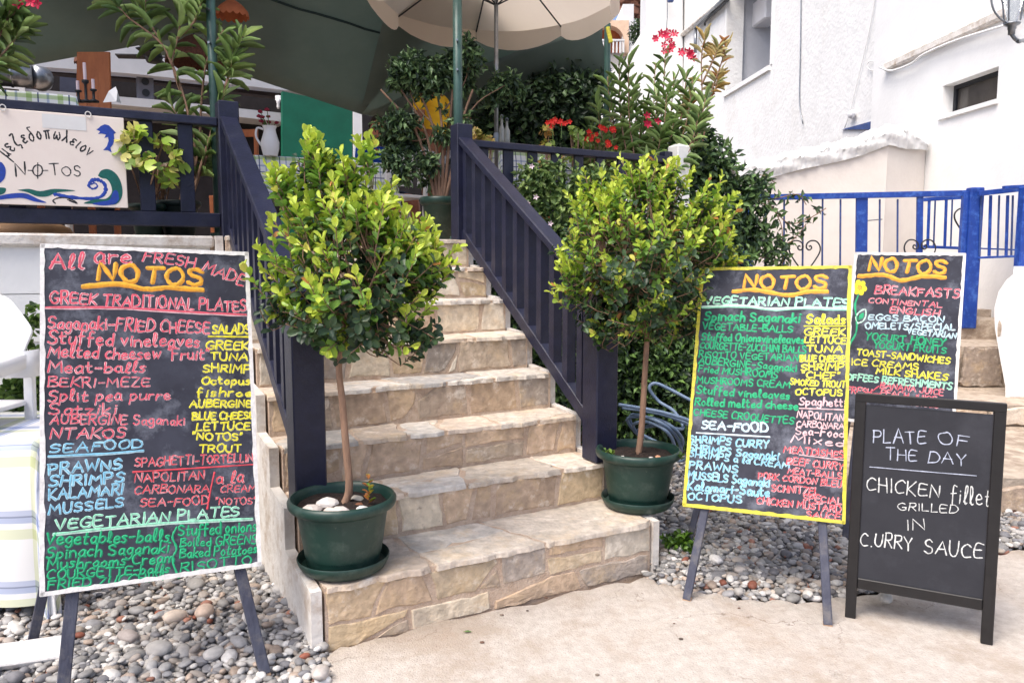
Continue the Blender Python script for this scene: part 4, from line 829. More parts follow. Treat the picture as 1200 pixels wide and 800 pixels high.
# ------------------------------------------------------------------ pots and potted trees
def pot(t, c, r, h, saucer=True, m=None, soil=True):
    """tapered plastic pot with rolled rim; c = centre of its underside"""
    m = m or M_pot; c = np.array(c, float); z0 = .02 if saucer else 0
    k = r/.21
    prof = [(0.02, z0), (r*.66, z0), (r*.68, z0+.01), (r*.71, z0+h*.16), (r*.725, z0+h*.165), (r*.86, z0+h*.80), (r*.93, z0+h*.83), (r*1.0, z0+h*.86), (r*1.025, z0+h*.90), (r*1.03, z0+h*.95), (r*1.0, z0+h*.99), (r*.965, z0+h), (r*.93, z0+h*.985), (r*.90, z0+h*.93), (r*.885, z0+h*.80)]
    autosmooth(MB().lathe(c, prof, 44).build('pot', m, t), 50)
    if saucer:
        ps_ = [(.02, .001), (r*.72, .001), (r*.80, .012), (r*.86, .035), (r*.885, .052), (r*.87, .058), (r*.845, .052), (r*.80, .022), (r*.66, .016)]
        autosmooth(MB().lathe(c, ps_, 44).build('saucer', m, t), 50)
    if soil:
        G = []; rr = r*.89
        for i in range(7):
            G.append([c+[rr*i/6*math.cos(a), rr*i/6*math.sin(a), z0+h*(.86 if i < 6 else .85)+R.uniform(-.006, .008)+.012*(1-i/6)] for a in np.linspace(0, 2*math.pi, 25)])
        MB().sheet(G).build('soil', M_potsoil, t, smooth=True)
    return z0+h*.88
def topiary(label, c, potr, poth, trunk, crown, n_sh, seed, lsize, group, side=None):
    rng = np.random.default_rng(seed); t = thing('potted_tree', c, label, 'potted tree', group)
    zs = pot(t, c, potr, poth)
    tp = smoothpath(trunk, 6); nT = len(tp)
    o = MB().tube(tp, [.017-.006*i/nT for i in range(nT)], 9).build('trunk', M_bark, t, smooth=True)
    cc, rad = np.array(crown[0]), np.array(crown[1]); fork = tp[-1]
    # limbs and twigs leading to shoots
    d = rng.normal(size=(n_sh, 3)); d[:, 2] += .12; d /= np.linalg.norm(d, axis=1, keepdims=True)
    rr = .35+.65*rng.random(n_sh)**.42
    lump = 1+.11*np.sin(d[:, 0]*4+seed)*np.cos(d[:, 2]*5+seed)+.09*np.sin(d[:, 1]*7+d[:, 2]*3+seed)+rng.normal(size=n_sh)*.05
    q = d.copy(); q[:, 2] = np.where(q[:, 2] < 0, q[:, 2]*1.0, q[:, 2])
    tips = cc+q*rad*(rr*lump)[:, None]
    if side is not None:
        for (sx, sy, sz, sr, k) in side:
            e = rng.normal(size=(k, 3)); e /= np.linalg.norm(e, axis=1, keepdims=True); tips = np.concatenate([tips, np.array([sx, sy, sz])+e*sr*rng.random((k, 1))**.5]); rr = np.concatenate([rr, np.full(k, .9)])
            d = np.concatenate([d, nrm(np.array([sx, sy, sz])-cc)[None]+.6*e])
    limbs = []
    for k in range(7):
        a = k*2.4+seed; e = cc+rad*np.array([.5*math.cos(a), .5*math.sin(a), -.05+.12*(k % 3)]); s_ = tp[int(nT*(.80+.19*(k/7)))] if k else tp[-1]
        m_ = (s_+e)/2+np.array([0, 0, -.03+.01*k]); path = smoothpath([s_, m_, e], 5); limbs.append(path)
        MB().tube(path, [.0095-.006*i/len(path) for i in range(len(path))], 6).build('limb', M_bark, t, smooth=True)
    lp = np.array([p for path in limbs for p in path])
    tw = MB(); P, D, U, S, T = [], [], [], [], []
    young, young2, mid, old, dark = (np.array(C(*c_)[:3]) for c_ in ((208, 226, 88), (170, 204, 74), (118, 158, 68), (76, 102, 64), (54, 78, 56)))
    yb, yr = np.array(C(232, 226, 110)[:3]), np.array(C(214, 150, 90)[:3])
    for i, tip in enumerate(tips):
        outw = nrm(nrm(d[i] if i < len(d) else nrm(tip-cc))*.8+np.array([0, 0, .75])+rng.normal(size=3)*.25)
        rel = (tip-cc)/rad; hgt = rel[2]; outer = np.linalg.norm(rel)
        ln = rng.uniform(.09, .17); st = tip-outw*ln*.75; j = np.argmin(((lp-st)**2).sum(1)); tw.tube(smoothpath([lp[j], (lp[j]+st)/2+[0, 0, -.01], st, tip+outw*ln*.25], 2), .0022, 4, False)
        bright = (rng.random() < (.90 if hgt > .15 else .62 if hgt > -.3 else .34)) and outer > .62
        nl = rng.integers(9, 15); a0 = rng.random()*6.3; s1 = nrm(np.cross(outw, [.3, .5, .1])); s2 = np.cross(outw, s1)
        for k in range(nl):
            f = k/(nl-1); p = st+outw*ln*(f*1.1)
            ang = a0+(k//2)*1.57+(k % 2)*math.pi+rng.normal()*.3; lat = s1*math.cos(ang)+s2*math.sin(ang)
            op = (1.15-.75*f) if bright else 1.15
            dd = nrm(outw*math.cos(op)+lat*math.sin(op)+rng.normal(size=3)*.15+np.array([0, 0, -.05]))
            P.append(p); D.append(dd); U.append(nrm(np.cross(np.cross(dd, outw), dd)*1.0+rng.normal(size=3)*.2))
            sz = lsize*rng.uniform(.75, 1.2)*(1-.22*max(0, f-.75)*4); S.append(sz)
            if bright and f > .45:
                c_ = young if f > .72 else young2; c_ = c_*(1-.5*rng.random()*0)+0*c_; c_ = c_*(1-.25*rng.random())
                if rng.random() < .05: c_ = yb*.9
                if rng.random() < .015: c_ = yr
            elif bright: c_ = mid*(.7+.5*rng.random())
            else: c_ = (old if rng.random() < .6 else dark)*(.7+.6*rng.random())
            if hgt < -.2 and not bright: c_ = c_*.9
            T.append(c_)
    P, D, U, S, T = map(np.array, (P, D, U, S, T))
    tw.build('twigs', M_bark, t, kind='stuff')
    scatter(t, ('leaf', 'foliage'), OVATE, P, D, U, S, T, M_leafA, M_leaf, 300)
    return t, zs
# left tree
cL = atz(404, 664, ZS[0]+.001); cL = atz(403, 664, ZS[0]+.001)
gl = 'potted trees flanking the stairs'
YL = cL[1]
def along(pts, Y, dy=0): return [at(x, y, Y+dy) for x, y in pts]
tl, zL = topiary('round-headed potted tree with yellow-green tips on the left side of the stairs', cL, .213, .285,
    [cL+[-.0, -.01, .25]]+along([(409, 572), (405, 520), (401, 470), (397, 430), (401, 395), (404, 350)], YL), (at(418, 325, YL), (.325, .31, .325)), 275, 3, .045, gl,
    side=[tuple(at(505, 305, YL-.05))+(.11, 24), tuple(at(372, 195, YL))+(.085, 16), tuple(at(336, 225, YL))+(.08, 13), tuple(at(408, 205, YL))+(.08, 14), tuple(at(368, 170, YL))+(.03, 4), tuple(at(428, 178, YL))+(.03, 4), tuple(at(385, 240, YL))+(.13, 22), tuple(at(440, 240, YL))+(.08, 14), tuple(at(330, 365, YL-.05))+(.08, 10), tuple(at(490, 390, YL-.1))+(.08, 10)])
def lowsprig(t, pts, r=.0035):
    MB().tube(smoothpath(pts, 4), [r, r*.9]+[r*.6]*50 if False else r, 5).build('twig', M_bark, t, smooth=True)
def rockset(t, base, items):
    for x, y, s, c in items:
        k = MB(); q = IV*np.array([s, s*.8, s*.6])*(1+.12*NR.normal(size=(len(IV), 1))*.4); k.add(q+np.array(base)+[x, y, 0], [tuple(f) for f in IF]); o = k.build('stone', M_peb, t); o.color = C(*c)
rockset(tl, cL+[0, 0, zL], [(-.055, -.03, .055, (214, 208, 202)), (-.10, -.10, .045, (206, 196, 188)), (.02, -.13, .045, (210, 200, 194)), (.075, -.03, .02, (120, 80, 60)), (.10, -.09, .03, (214, 210, 206)), (-.02, -.12, .035, (216, 200, 190)), (.05, .05, .03, (180, 172, 160))])
def seedling(t, base, n, hgt, cols, size, seed, name='seedling'):
    rng = np.random.default_rng(seed); P, D, U, S, T = [], [], [], [], []
    for i in range(n):
        o_ = np.array(base)+[rng.uniform(-.03, .03), rng.uniform(-.03, .03), 0]; h = hgt*rng.uniform(.6, 1)
        for k in range(7):
            a = k*2.4; P.append(o_+[0, 0, h*(k+1)/7]); D.append([math.cos(a), math.sin(a), .7]); U.append([0, 0, 1]); S.append(size*rng.uniform(.7, 1.1)); T.append(C(*cols[rng.integers(len(cols))])[:3])
    scatter(t, ('seedling_leaf', name), OVATE, P, D, U, S, T, M_leafA, M_leaf, 0)
seedling(tl, cL+[.085, -.02, zL], 3, .11, [(190, 170, 60), (170, 110, 60), (110, 140, 50)], .03, 4)
# hanging white label wire on the left pot's edge
# right tree
cR = atz(747, 592, ZS[0]+.001); YR = cR[1]
gcy = YR
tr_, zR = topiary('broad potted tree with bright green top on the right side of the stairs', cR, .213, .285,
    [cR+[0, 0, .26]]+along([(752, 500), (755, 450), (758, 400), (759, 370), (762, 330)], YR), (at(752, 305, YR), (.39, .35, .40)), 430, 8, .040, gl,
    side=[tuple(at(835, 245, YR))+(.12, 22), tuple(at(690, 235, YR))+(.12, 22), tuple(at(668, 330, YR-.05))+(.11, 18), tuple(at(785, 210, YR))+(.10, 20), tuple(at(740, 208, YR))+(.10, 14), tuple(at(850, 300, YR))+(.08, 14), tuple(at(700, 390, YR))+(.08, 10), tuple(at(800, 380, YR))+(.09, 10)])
seedling(tr_, cR+[-.17, -.08, zR], 5, .04, [(120, 150, 60), (96, 130, 60)], .022, 5)
seedling(tr_, cR+[.17, -.10, zR], 4, .03, [(96, 130, 60), (70, 100, 50)], .022, 6)
rockset(tr_, cR+[0, 0, zR], [(.05, -.09, .016, (230, 224, 220)), (-.05, -.10, .014, (230, 224, 220)), (.09, -.06, .016, (200, 150, 120)), (.02, -.13, .014, (226, 220, 214)), (.11, -.1, .012, (224, 190, 170)), (-.02, -.14, .013, (200, 120, 90)), (-.09, -.06, .013, (220, 214, 208))])
# ------------------------------------------------------------------ loose leafy masses
def blob_leaves(blobs, n, seed, shell=.55):
    rng = np.random.default_rng(seed); W_ = np.array([b[3]*b[4]*b[5] for b in blobs]); W_ = W_/W_.sum(); k = rng.choice(len(blobs), n, p=W_)
    B = np.array(blobs)[k]; d = rng.normal(size=(n, 3)); d /= np.linalg.norm(d, axis=1, keepdims=True); r = shell+(1-shell)*rng.random(n)
    r = r*(1+.12*np.sin(d[:, 0]*6+k)+.12*np.sin(d[:, 2]*7+k*2))+rng.normal(size=n)*.04
    P = B[:, :3]+d*B[:, 3:6]*r[:, None]; D = rng.normal(size=(n, 3))*.8+d*.7+np.array([0, 0, -.25]); U = d+rng.normal(size=(n, 3))*.5+np.array([0, 0, .4])
    return rng, P, D, U
def mass(parent, blobs, n, size, cols, seed, tmpl=None, shell=.5, m=None, indiv=0, name='foliage', clip=None):
    rng, P, D, U = blob_leaves(blobs, n, seed, shell)
    if clip is not None: k = clip(P); P, D, U = P[k], D[k], U[k]
    S = size*rng.uniform(.7, 1.3, len(P)); T = np.array([C(*c)[:3] for c in cols])[rng.integers(0, len(cols), len(P))]*(.7+.6*rng.random((len(P), 1)))
    return scatter(parent, ('leaf', name), tmpl if tmpl is not None else OVATE_S, P, D, U, S, T, m or M_dleafA, M_leaf, indiv)
def stems(parent, paths, r0, r1, m=None, name='stem', n=5):
    for p in paths:
        q = smoothpath(p, 4); MB().tube(q, [r0+(r1-r0)*i/(len(q)-1) for i in range(len(q))], n).build(name, m or M_bark, parent, smooth=True)
def uB(u, v, z, ru, rv, rz): p = L(u, v, z); return (p[0], p[1], p[2], ru, rv, rz)
# hedge along the terrace wall, right of the stairs
hd = thing('hedge', L(2.7, 1.9, 0), 'dark green hedge growing at the foot of the terrace wall behind the right potted tree', 'hedge')
mass(hd, [uB(1.95+.32*i, 1.88+.04*(i % 2), .55+.12*(i % 3), .24, .22, .62) for i in range(6)]+[uB(1.9+.4*i, 1.95, 1.25, .27, .2, .45) for i in range(5)]+[uB(3.2, 1.8, .5, .45, .35, .6)], 19000, .062, [(76, 102, 60), (58, 80, 54), (96, 126, 66), (46, 64, 46), (112, 146, 76)], 21, shell=.25)
stems(hd, [[L(1.9+.3*i, 1.95, 0), L(1.95+.3*i, 1.9, .5), L(1.9+.32*i, 1.95, 1.2)] for i in range(6)], .014, .006)
b = MB(); b.lathe(L(0, 0, 0), [(0, 0)], 3)
# climbing ivy spilling over the right end of the terrace
iv = thing('climbing_vine', L(3.8, 2.3, 0), 'dark leafy climbing vine spilling from the terrace end over the blue fence', 'vine')
Bv = []
for px, py, Y, r in ((800, 190, 6.9, .30), (835, 200, 7.0, .28), (865, 235, 7.1, .26), (800, 240, 6.8, .3), (840, 265, 7.0, .28), (890, 215, 7.2, .13), (880, 275, 7.2, .22), (820, 165, 7.1, .18), (790, 290, 6.8, .3), (850, 300, 6.9, .25), (905, 290, 7.3, .14), (830, 330, 6.8, .25)):
    p = at(px, py, Y); Bv.append((p[0], p[1], p[2], r, r*.8, r))
mass(iv, Bv, 7800, .072, [(76, 104, 64), (58, 82, 58), (98, 130, 74), (48, 68, 52), (120, 150, 92)], 22, shell=.2)
rng = random.Random(9); P, D, U, S, T = [], [], [], [], []
for path in ([(880, 232), (905, 245), (925, 262), (948, 256), (968, 244)], [(890, 235), (912, 232), (935, 228), (945, 240)], [(895, 270), (920, 285), (935, 275), (945, 262)], [(885, 300), (905, 305), (915, 315), (918, 300)], [(860, 215), (890, 205), (910, 215)], [(900, 235), (915, 262), (918, 290), (925, 308)]):
    pp = smoothpath([at(x, y, 7.55) for x, y in path], 5); MB().tube(pp, .005, 5).build('stem', M_bark, iv)
    for i in range(len(pp)-1):
        for _ in range(2):
            P.append(pp[i]+np.array([rng.gauss(0, .02) for _ in range(3)])); D.append([rng.gauss(0, 1), rng.gauss(0, .6), rng.gauss(-.4, .8)]); U.append([rng.gauss(0, .4), -1, .5]); S.append(rng.uniform(.06, .10)); T.append(C(*rng.choice([(66, 92, 54), (92, 120, 70), (48, 70, 48)]))[:3])
scatter(iv, ('leaf', 'foliage'), FICUS, P, D, U, S, T, M_dleafA, M_leaf, 0)
# oleanders
def oleander(name, label, base, canes, nl, seed, lsize, cols, flowers=(), fm=None, group=None, cane_r=.010, potspec=None, whorl=True, parent_only=None, indiv=0, cat='shrub', start=.35):
    rng = np.random.default_rng(seed); t = thing(name, base, label, cat, group)
    if potspec: pot(t, base, potspec[0], potspec[1], False, M_pot2)
    P, D, U, S, T = [], [], [], [], []
    for path in canes:
        q = smoothpath(path, 6); MB().tube(q, [cane_r*(1-.65*i/len(q)) for i in range(len(q))], 6).build('cane', M_bark, t, smooth=True)
        m_ = len(q)
        for k in range(nl):
            f = start+(1-start)*(k/nl)**.75; x = f*(m_-1); i = min(m_-2, int(x)); p = q[i]+(q[i+1]-q[i])*(x-i); ax = nrm(q[i+1]-q[i])
            a = k*2.1+rng.normal()*.3; s1 = nrm(np.cross(ax, [.2, .9, .1])); s2 = np.cross(ax, s1); lat = s1*math.cos(a)+s2*math.sin(a); op = 1.15-.65*max(0, (f-.7)/.3)
            dd = nrm(ax*math.cos(op)+lat*math.sin(op)+rng.normal(size=3)*.12+np.array([0, 0, -.12])); P.append(p); D.append(dd); U.append(nrm(ax+rng.normal(size=3)*.3)); S.append(lsize*rng.uniform(.7, 1.15)); T.append(np.array(C(*cols[rng.integers(len(cols))])[:3])*rng.uniform(.75, 1.25))
    scatter(t, ('leaf', 'foliage'), LANCE, P, D, U, S, T, M_leafA, M_leaf, indiv)
    for f in flowers:
        for k in range(5):
            c_ = np.array(f)+rng.normal(size=3)*.035; b = MB()
            for j in range(5):
                a = j*1.257+k; d1 = np.array([math.cos(a), -.45, math.sin(a)]); d2 = np.array([math.cos(a+.5), -.5, math.sin(a+.5)]); d0 = np.array([math.cos(a-.5), -.5, math.sin(a-.5)])
                b.add([c_, c_+d0*.022, c_+d1*.036, c_+d2*.022], [(0, 1, 2, 3)])
            b.build('flower', fm or M_pinkfl, t)
    return t
G1 = [(120, 148, 84), (138, 168, 98), (98, 126, 74), (158, 186, 112), (172, 196, 128)]
# left terrace oleander, in a pot behind the railing
bo = L(.0-.22, 2.36, DECKZ); Yo = 4.95
cn = [[bo+[0, 0, .15], at(218, 190, Yo), at(222, 140, Yo), at(203, 78, Yo), at(180, 35, Yo), at(160, 8, Yo)], [bo+[.03, 0, .15], at(228, 185, Yo), at(222, 140, Yo+.05), at(203, 80, Yo), at(208, 45, Yo), at(215, 10, Yo)],
      [bo+[0, 0, .15], at(232, 180, Yo), at(236, 120, Yo+.05), at(243, 70, Yo), at(262, 35, Yo)], [bo+[0, .03, .15], at(240, 190, Yo), at(250, 140, Yo), at(262, 110, Yo)], [bo+[0, .03, .15], at(222, 200, Yo), at(212, 150, Yo), at(196, 112, Yo)],
      [bo+[.05, 0, .15], at(240, 180, Yo), at(262, 110, Yo), at(276, 62, Yo), at(285, 40, Yo)], [bo+[.05, 0, .15], at(232, 210, Yo), at(238, 190, Yo), at(245, 165, Yo)], [bo+[.05, 0, .15], at(228, 210, Yo), at(226, 190, Yo), at(220, 165, Yo)],
      [at(203, 78, Yo), at(188, 50, Yo), at(150, 20, Yo), at(128, -5, Yo)], [at(262, 110, Yo), at(268, 88, Yo), at(272, 70, Yo-.05)], [at(208, 45, Yo), at(228, 25, Yo), at(240, -10, Yo)], [at(180, 35, Yo), at(170, 20, Yo), at(172, -15, Yo)]]
oleander('potted_oleander', 'tall oleander with bare canes in a black pot behind the left terrace railing', bo, cn, 21, 31, .155, G1, potspec=(.13, .22), indiv=120, cat='potted shrub')
# branch of another oleander hanging in at the top left corner
b3_ = at(-60, 250, 4.6); b3_[2] = DECKZ
cn = [[b3_, at(-40, 120, 4.5), at(-10, 60, 4.4), at(10, 20, 4.4), at(18, -15, 4.4)], [b3_, at(-45, 130, 4.5), at(-8, 78, 4.4), at(16, 48, 4.4), at(26, 32, 4.4)], [b3_, at(-50, 140, 4.5), at(-20, 90, 4.4), at(2, 68, 4.4)], [at(-10, 60, 4.4), at(5, 30, 4.4), at(22, 10, 4.4)], [at(-10, 60, 4.4), at(-5, 40, 4.4), at(2, 15, 4.4)]]
oleander('oleander', 'oleander with a pink blossom reaching in at the left behind the hanging sign', b3_, cn, 26, 32, .14, G1, [at(33, 3, 4.38)], indiv=40)
# large oleander at the right end of the terrace
br = L(3.35, 2.75, DECKZ); Yr = 7.0; rngo = random.Random(4)
cn = []
for tx, ty in ((690, 150), (700, 120), (712, 90), (725, 75), (736, 68), (745, 95), (755, 120), (770, 110), (730, 130), (705, 165), (750, 150), (768, 75), (780, 60), (790, 90), (800, 118), (812, 95), (820, 130), (720, 170), (740, 180), (775, 150), (790, 140), (805, 85), (828, 110), (688, 180), (762, 185), (716, 110), (740, 110), (782, 105)):
    Y_ = Yr+rngo.uniform(-.5, .35); m_ = at(745+(tx-745)*.45, 210, Y_); cn.append([br+[rngo.uniform(-.15, .15), rngo.uniform(-.1, .2), 0], m_, at(745+(tx-745)*.85, (ty+210)/2, Y_), at(tx, ty, Y_)])
oleander('oleander', 'big oleander with bright pink blossoms at the right end of the terrace', br, cn, 30, 33, .155, G1+[(150, 172, 110)], [at(776, 46, Yr), at(781, 53, Yr), at(806, 60, Yr), at(814, 64, Yr), at(786, 42, Yr), at(768, 141, Yr-.3)], indiv=60, start=.25)
# dry yellowed oleander
cn = [[br+[.2, 0, 0], at(810, 190, 6.9), at(822, 130, 6.9), at(822, 70, 6.9), at(826, 42, 6.9)], [br+[.25, 0, 0], at(815, 190, 6.9), at(830, 120, 6.9), at(845, 75, 6.9), at(852, 50, 6.9)], [br+[.2, 0, 0], at(812, 180, 6.9), at(812, 130, 6.9), at(808, 110, 6.9)], [at(830, 120, 6.9), at(838, 105, 6.9), at(842, 88, 6.9)], [at(822, 100, 6.9), at(836, 70, 6.9), at(842, 55, 6.9)]]
oleander('dry_oleander', 'withered oleander with straw-coloured drooping leaves right of the pink blossoms', br+[.3, 0, 0], cn, 17, 34, .13, [(216, 200, 140), (200, 172, 110), (190, 136, 84), (170, 172, 116), (226, 214, 160)], indiv=20, start=.5)
# ficus in the big pot at the head of the stairs
Yf = 6.0; bf = at(516, 250, Yf); bf[2] = DECKZ
fi = thing('potted_ficus', bf, 'weeping fig with pale twisted trunks in a green pot above the stairs', 'potted tree')
pot(fi, bf, .155, .34, False)
stems(fi, [[bf+[dx*.3, dx*.1, .28], at(516+dx*150, 200, Yf), at(512+dx*300, 150, Yf), at(500+dx*600, 105, Yf)] for dx in (-.09, -.05, -.015, .02, .05, .09)], .016, .008)
FB = []
for px, py, r in ((482, 82, .16), (505, 92, .16), (530, 78, .14), (548, 62, .10), (470, 95, .10), (494, 112, .06), (520, 128, .05), (470, 145, .13), (455, 160, .10), (462, 185, .12), (482, 165, .11), (516, 158, .08), (500, 190, .10), (545, 100, .09), (475, 205, .09), (505, 212, .08), (558, 75, .07), (546, 48, .06), (592, 100, .13), (575, 112, .10), (608, 105, .08), (540, 140, .07), (446, 145, .06)):
    p = at(px, py, Yf+(.1 if px > 570 else R.uniform(-.12, .12))); FB.append((p[0], p[1], p[2], r, r*.8, r*.8))
mass(fi, FB, 4600, .06, [(84, 110, 74), (64, 86, 62), (106, 134, 88), (52, 70, 54), (124, 152, 104)], 24, tmpl=FICUS, shell=.25)
stems(fi, [[at(512, 150, Yf), at(485, 120, Yf), at(478, 85, Yf)], [at(520, 130, Yf), at(545, 95, Yf), at(550, 60, Yf)], [at(512, 160, Yf), at(480, 165, Yf), at(460, 150, Yf)], [at(540, 150, Yf), at(560, 120, Yf), at(592, 100, Yf)], [at(512, 180, Yf), at(490, 200, Yf), at(475, 205, Yf)]], .007, .003, name='limb')
# dense dark tree mass behind the right part of the terrace
bk_ = thing('background_hedge', L(2.6, 3.9, DECKZ), 'dark dense shrubbery closing the terrace behind the red geraniums', 'hedge')
BB = []
for px, py, r in ((610, 150, .4), (645, 120, .32), (670, 140, .4), (625, 185, .35), (680, 100, .25), (655, 175, .4), (700, 170, .35), (590, 170, .3), (720, 200, .3), (640, 95, .18), (662, 85, .12), (690, 95, .22), (575, 140, .2), (740, 190, .3), (560, 180, .28)):
    p = at(px, py, 8.0); BB.append((p[0], p[1], p[2], r, r, r))
mass(bk_, BB, 9500, .085, [(66, 88, 60), (52, 72, 54), (84, 110, 70), (44, 60, 48)], 25, shell=.3)
stems(bk_, [[L(2.4+.3*i, 4.3, DECKZ), L(2.4+.3*i, 4.3, DECKZ+.6), L(2.45+.3*i, 4.3, DECKZ+1.3)] for i in range(4)], .03, .012)
# geraniums
def geranium(label, base, blobs, n, seed, cols, flowers=(), fm=None, potspec=None, size=.06, group=None, indiv=60):
    rng = np.random.default_rng(seed); t = thing('geranium', base, label, 'potted plant' if potspec else 'plant', group)
    zt = 0
    if potspec: zt = pot(t, base, potspec[0], potspec[1], False, potspec[2] if len(potspec) > 2 else M_pot)
    P, D, U, S, T = [], [], [], [], []
    for i in range(n):
        b = blobs[rng.integers(len(blobs))]; d = rng.normal(size=3); d = d/np.linalg.norm(d); p = np.array(b[:3])+d*b[3]*(.5+.5*rng.random()); o = nrm(d+np.array([0, -.4, .5])+rng.normal(size=3)*.3)
        if i < 10: 
            s_ = np.array(base)+[rng.uniform(-.03, .03), rng.uniform(-.03, .03), zt]; q = smoothpath([s_, (s_+p)/2+[0, 0, .01], p], 3); MB().tube(q, .0045, 5).build('stem', M_bark, t, smooth=True)
        P.append(p); U.append(o); D.append(nrm(np.cross(o, rng.normal(size=3)))); S.append(size*rng.uniform(.6, 1.15)); T.append(np.array(C(*cols[rng.integers(len(cols))])[:3])*rng.uniform(.8, 1.15))
    scatter(t, ('leaf', 'foliage'), ROUND, P, D, U, S, T, M_leafA, M_leaf, indiv)
    for f in flowers:
        b0 = np.array(f); MB().tube([b0-[0, 0, .12], b0], .003, 4).build('flower_stalk', M_leafst, t)
        for k in range(6):
            c_ = b0+rng.normal(size=3)*[.022, .02, .014]; b = MB(); a0 = rng.random()*6
            for j in range(5):
                a = j*1.257+a0; v1 = np.array([math.cos(a), -.5, math.sin(a)]); v2 = np.array([math.cos(a+.55), -.3, math.sin(a+.55)]); v0 = np.array([math.cos(a-.55), -.3, math.sin(a-.55)])
                b.add([c_, c_+v0*.015, c_+v1*.022, c_+v2*.015], [(0, 1, 2, 3)])
            b.build('flower', fm or M_redfl, t)
    return t
M_leafst = mat('green_stem', C(96, 124, 66), C(80, 104, 56), rough=.6)
bg_ = L(-.40, 2.30, DECKZ); Yg = 4.72
geranium('yellow-green geranium with some browned leaves in a dark pot next to the hanging sign', bg_, [tuple(at(x, y, 4.44 if x < 180 else 4.58))+(r,) for x, y, r in ((150, 165, .05), (165, 172, .06), (158, 158, .04), (192, 170, .07), (205, 186, .05), (148, 182, .05), (178, 195, .07), (195, 205, .06), (160, 190, .06), (185, 160, .04))], 88, 41, [(176, 200, 70), (150, 180, 66), (196, 210, 96), (206, 200, 110), (120, 150, 60)], potspec=(.105, .19, M_pot), size=.07, indiv=88)
geranium('browned lower leaves of a withering geranium in the shade of the yellow-green one', bg_+[.0, .16, 0], [tuple(at(x, y, Yg+.1))+(.055,) for x, y in ((188, 200), (180, 212), (196, 214), (200, 198))], 26, 42, [(150, 110, 80), (120, 96, 70), (170, 130, 90), (110, 120, 70)], potspec=(.07, .12, M_pot2), size=.06, indiv=26)
gr_ = 'geraniums along the right terrace railing'
for i, (lab, xs, cols, fl, sd_) in enumerate((
  ('geranium with fading yellow-brown top left of the red blossoms behind the right railing', ((545+25, 165, .05), (556, 158, .05)), [(170, 160, 80), (190, 160, 90), (140, 140, 70)], (), 1),
  ('geranium with a tall yellowed shoot beside the topmost red blossom', ((640, 152, .05), (642, 170, .06), (630, 195, .07), (655, 185, .05)), [(160, 176, 80), (190, 180, 90), (130, 156, 66), (180, 140, 80)], ((658, 143), (648, 144)), 2),
  ('bright green geranium with leafy head right of the topmost red blossom', ((675, 155, .06), (680, 165, .06), (672, 180, .05)), [(150, 180, 80), (170, 196, 96), (120, 150, 70)], (), 3),
  ('geranium with scattered red blossoms at the middle of the right terrace railing', ((695, 165, .06), (705, 175, .06), (700, 190, .05), (715, 180, .05)), [(130, 156, 76), (160, 180, 90), (110, 134, 66)], ((692, 157), (690, 163), (708, 152), (714, 169), (718, 152)), 4))):
    Yq = 5.9+.2*i; c0 = at(xs[0][0], 215, Yq); c0[2] = DECKZ
    geranium(lab, c0, [tuple(at(x, y, Yq))+(r,) for x, y, r in xs], 60, 50+sd_, cols, [at(x, y, Yq-.12) for x, y in fl], potspec=(.09, .2, M_terra), size=.055, group=gr_, indiv=40)
# pale-flowered creeper between the balusters
cr = thing('flowering_creeper', L(1.9, 1.95, 0), 'green creeper with a few pale pink flowers climbing behind the right stair railing', 'plant')
mass(cr, [tuple(at(x, y, 5.7))+(r, r*.6, r) for x, y, r in ((625, 210, .14), (622, 250, .14), (640, 225, .14), (660, 240, .14), (632, 280, .15), (655, 280, .15), (650, 200, .1), (680, 215, .12), (700, 215, .14), (640, 310, .15), (600, 300, .12))], 3300, .055, [(96, 124, 70), (120, 146, 84), (74, 100, 58), (146, 168, 100)], 26, shell=.3, m=M_leafA)
for x, y in ((623, 195), (628, 231), (618, 238), (645, 262)):
    p = at(x, y, 5.55); b = MB()
    for j in range(5):
        a = j*1.257; b.add([p, p+[.012*math.cos(a-.5), -.006, .012*math.sin(a-.5)], p+[.024*math.cos(a), -.012, .024*math.sin(a)], p+[.012*math.cos(a+.5), -.006, .012*math.sin(a+.5)]], [(0, 1, 2, 3)])
    b.build('flower', M_whitefl, cr)
# weed in the pebbles, bushes at the lower left
wd = thing('weed', atz(797, 640, 0), 'small bright green weed among the pebbles left of the yellow-edged board', 'plant')
c_ = atz(797, 648, 0); mass(wd, [(c_[0], c_[1], .05, .09, .08, .055)], 420, .03, [(86, 122, 40), (104, 142, 50), (66, 100, 36)], 27, shell=.1, m=M_leafA, tmpl=OVATE)
lb = thing('shrub', atz(10, 640, 0)*[1, 1, 0]+[0, .2, 0], 'green shrub between the white chair and the large menu board, against the terrace wall', 'shrub')
mass(lb, [tuple(at(x, y, 3.85))+(r, r*.6, r) for x, y, r in ((22, 470, .11), (10, 490, .12), (35, 440, .08), (35, 480, .09), (38, 378, .05), (42, 360, .035), (36, 415, .05))], 1300, .05, [(110, 140, 66), (86, 116, 58), (130, 158, 80), (64, 88, 50)], 28, shell=.2, m=M_leafA, tmpl=OVATE)
stems(lb, [[at(20, 560, 3.9), at(22, 500, 3.9), at(30, 440, 3.9), at(38, 370, 3.9)], [at(15, 560, 3.9), at(12, 500, 3.9), at(18, 460, 3.9)]], .008, .003)
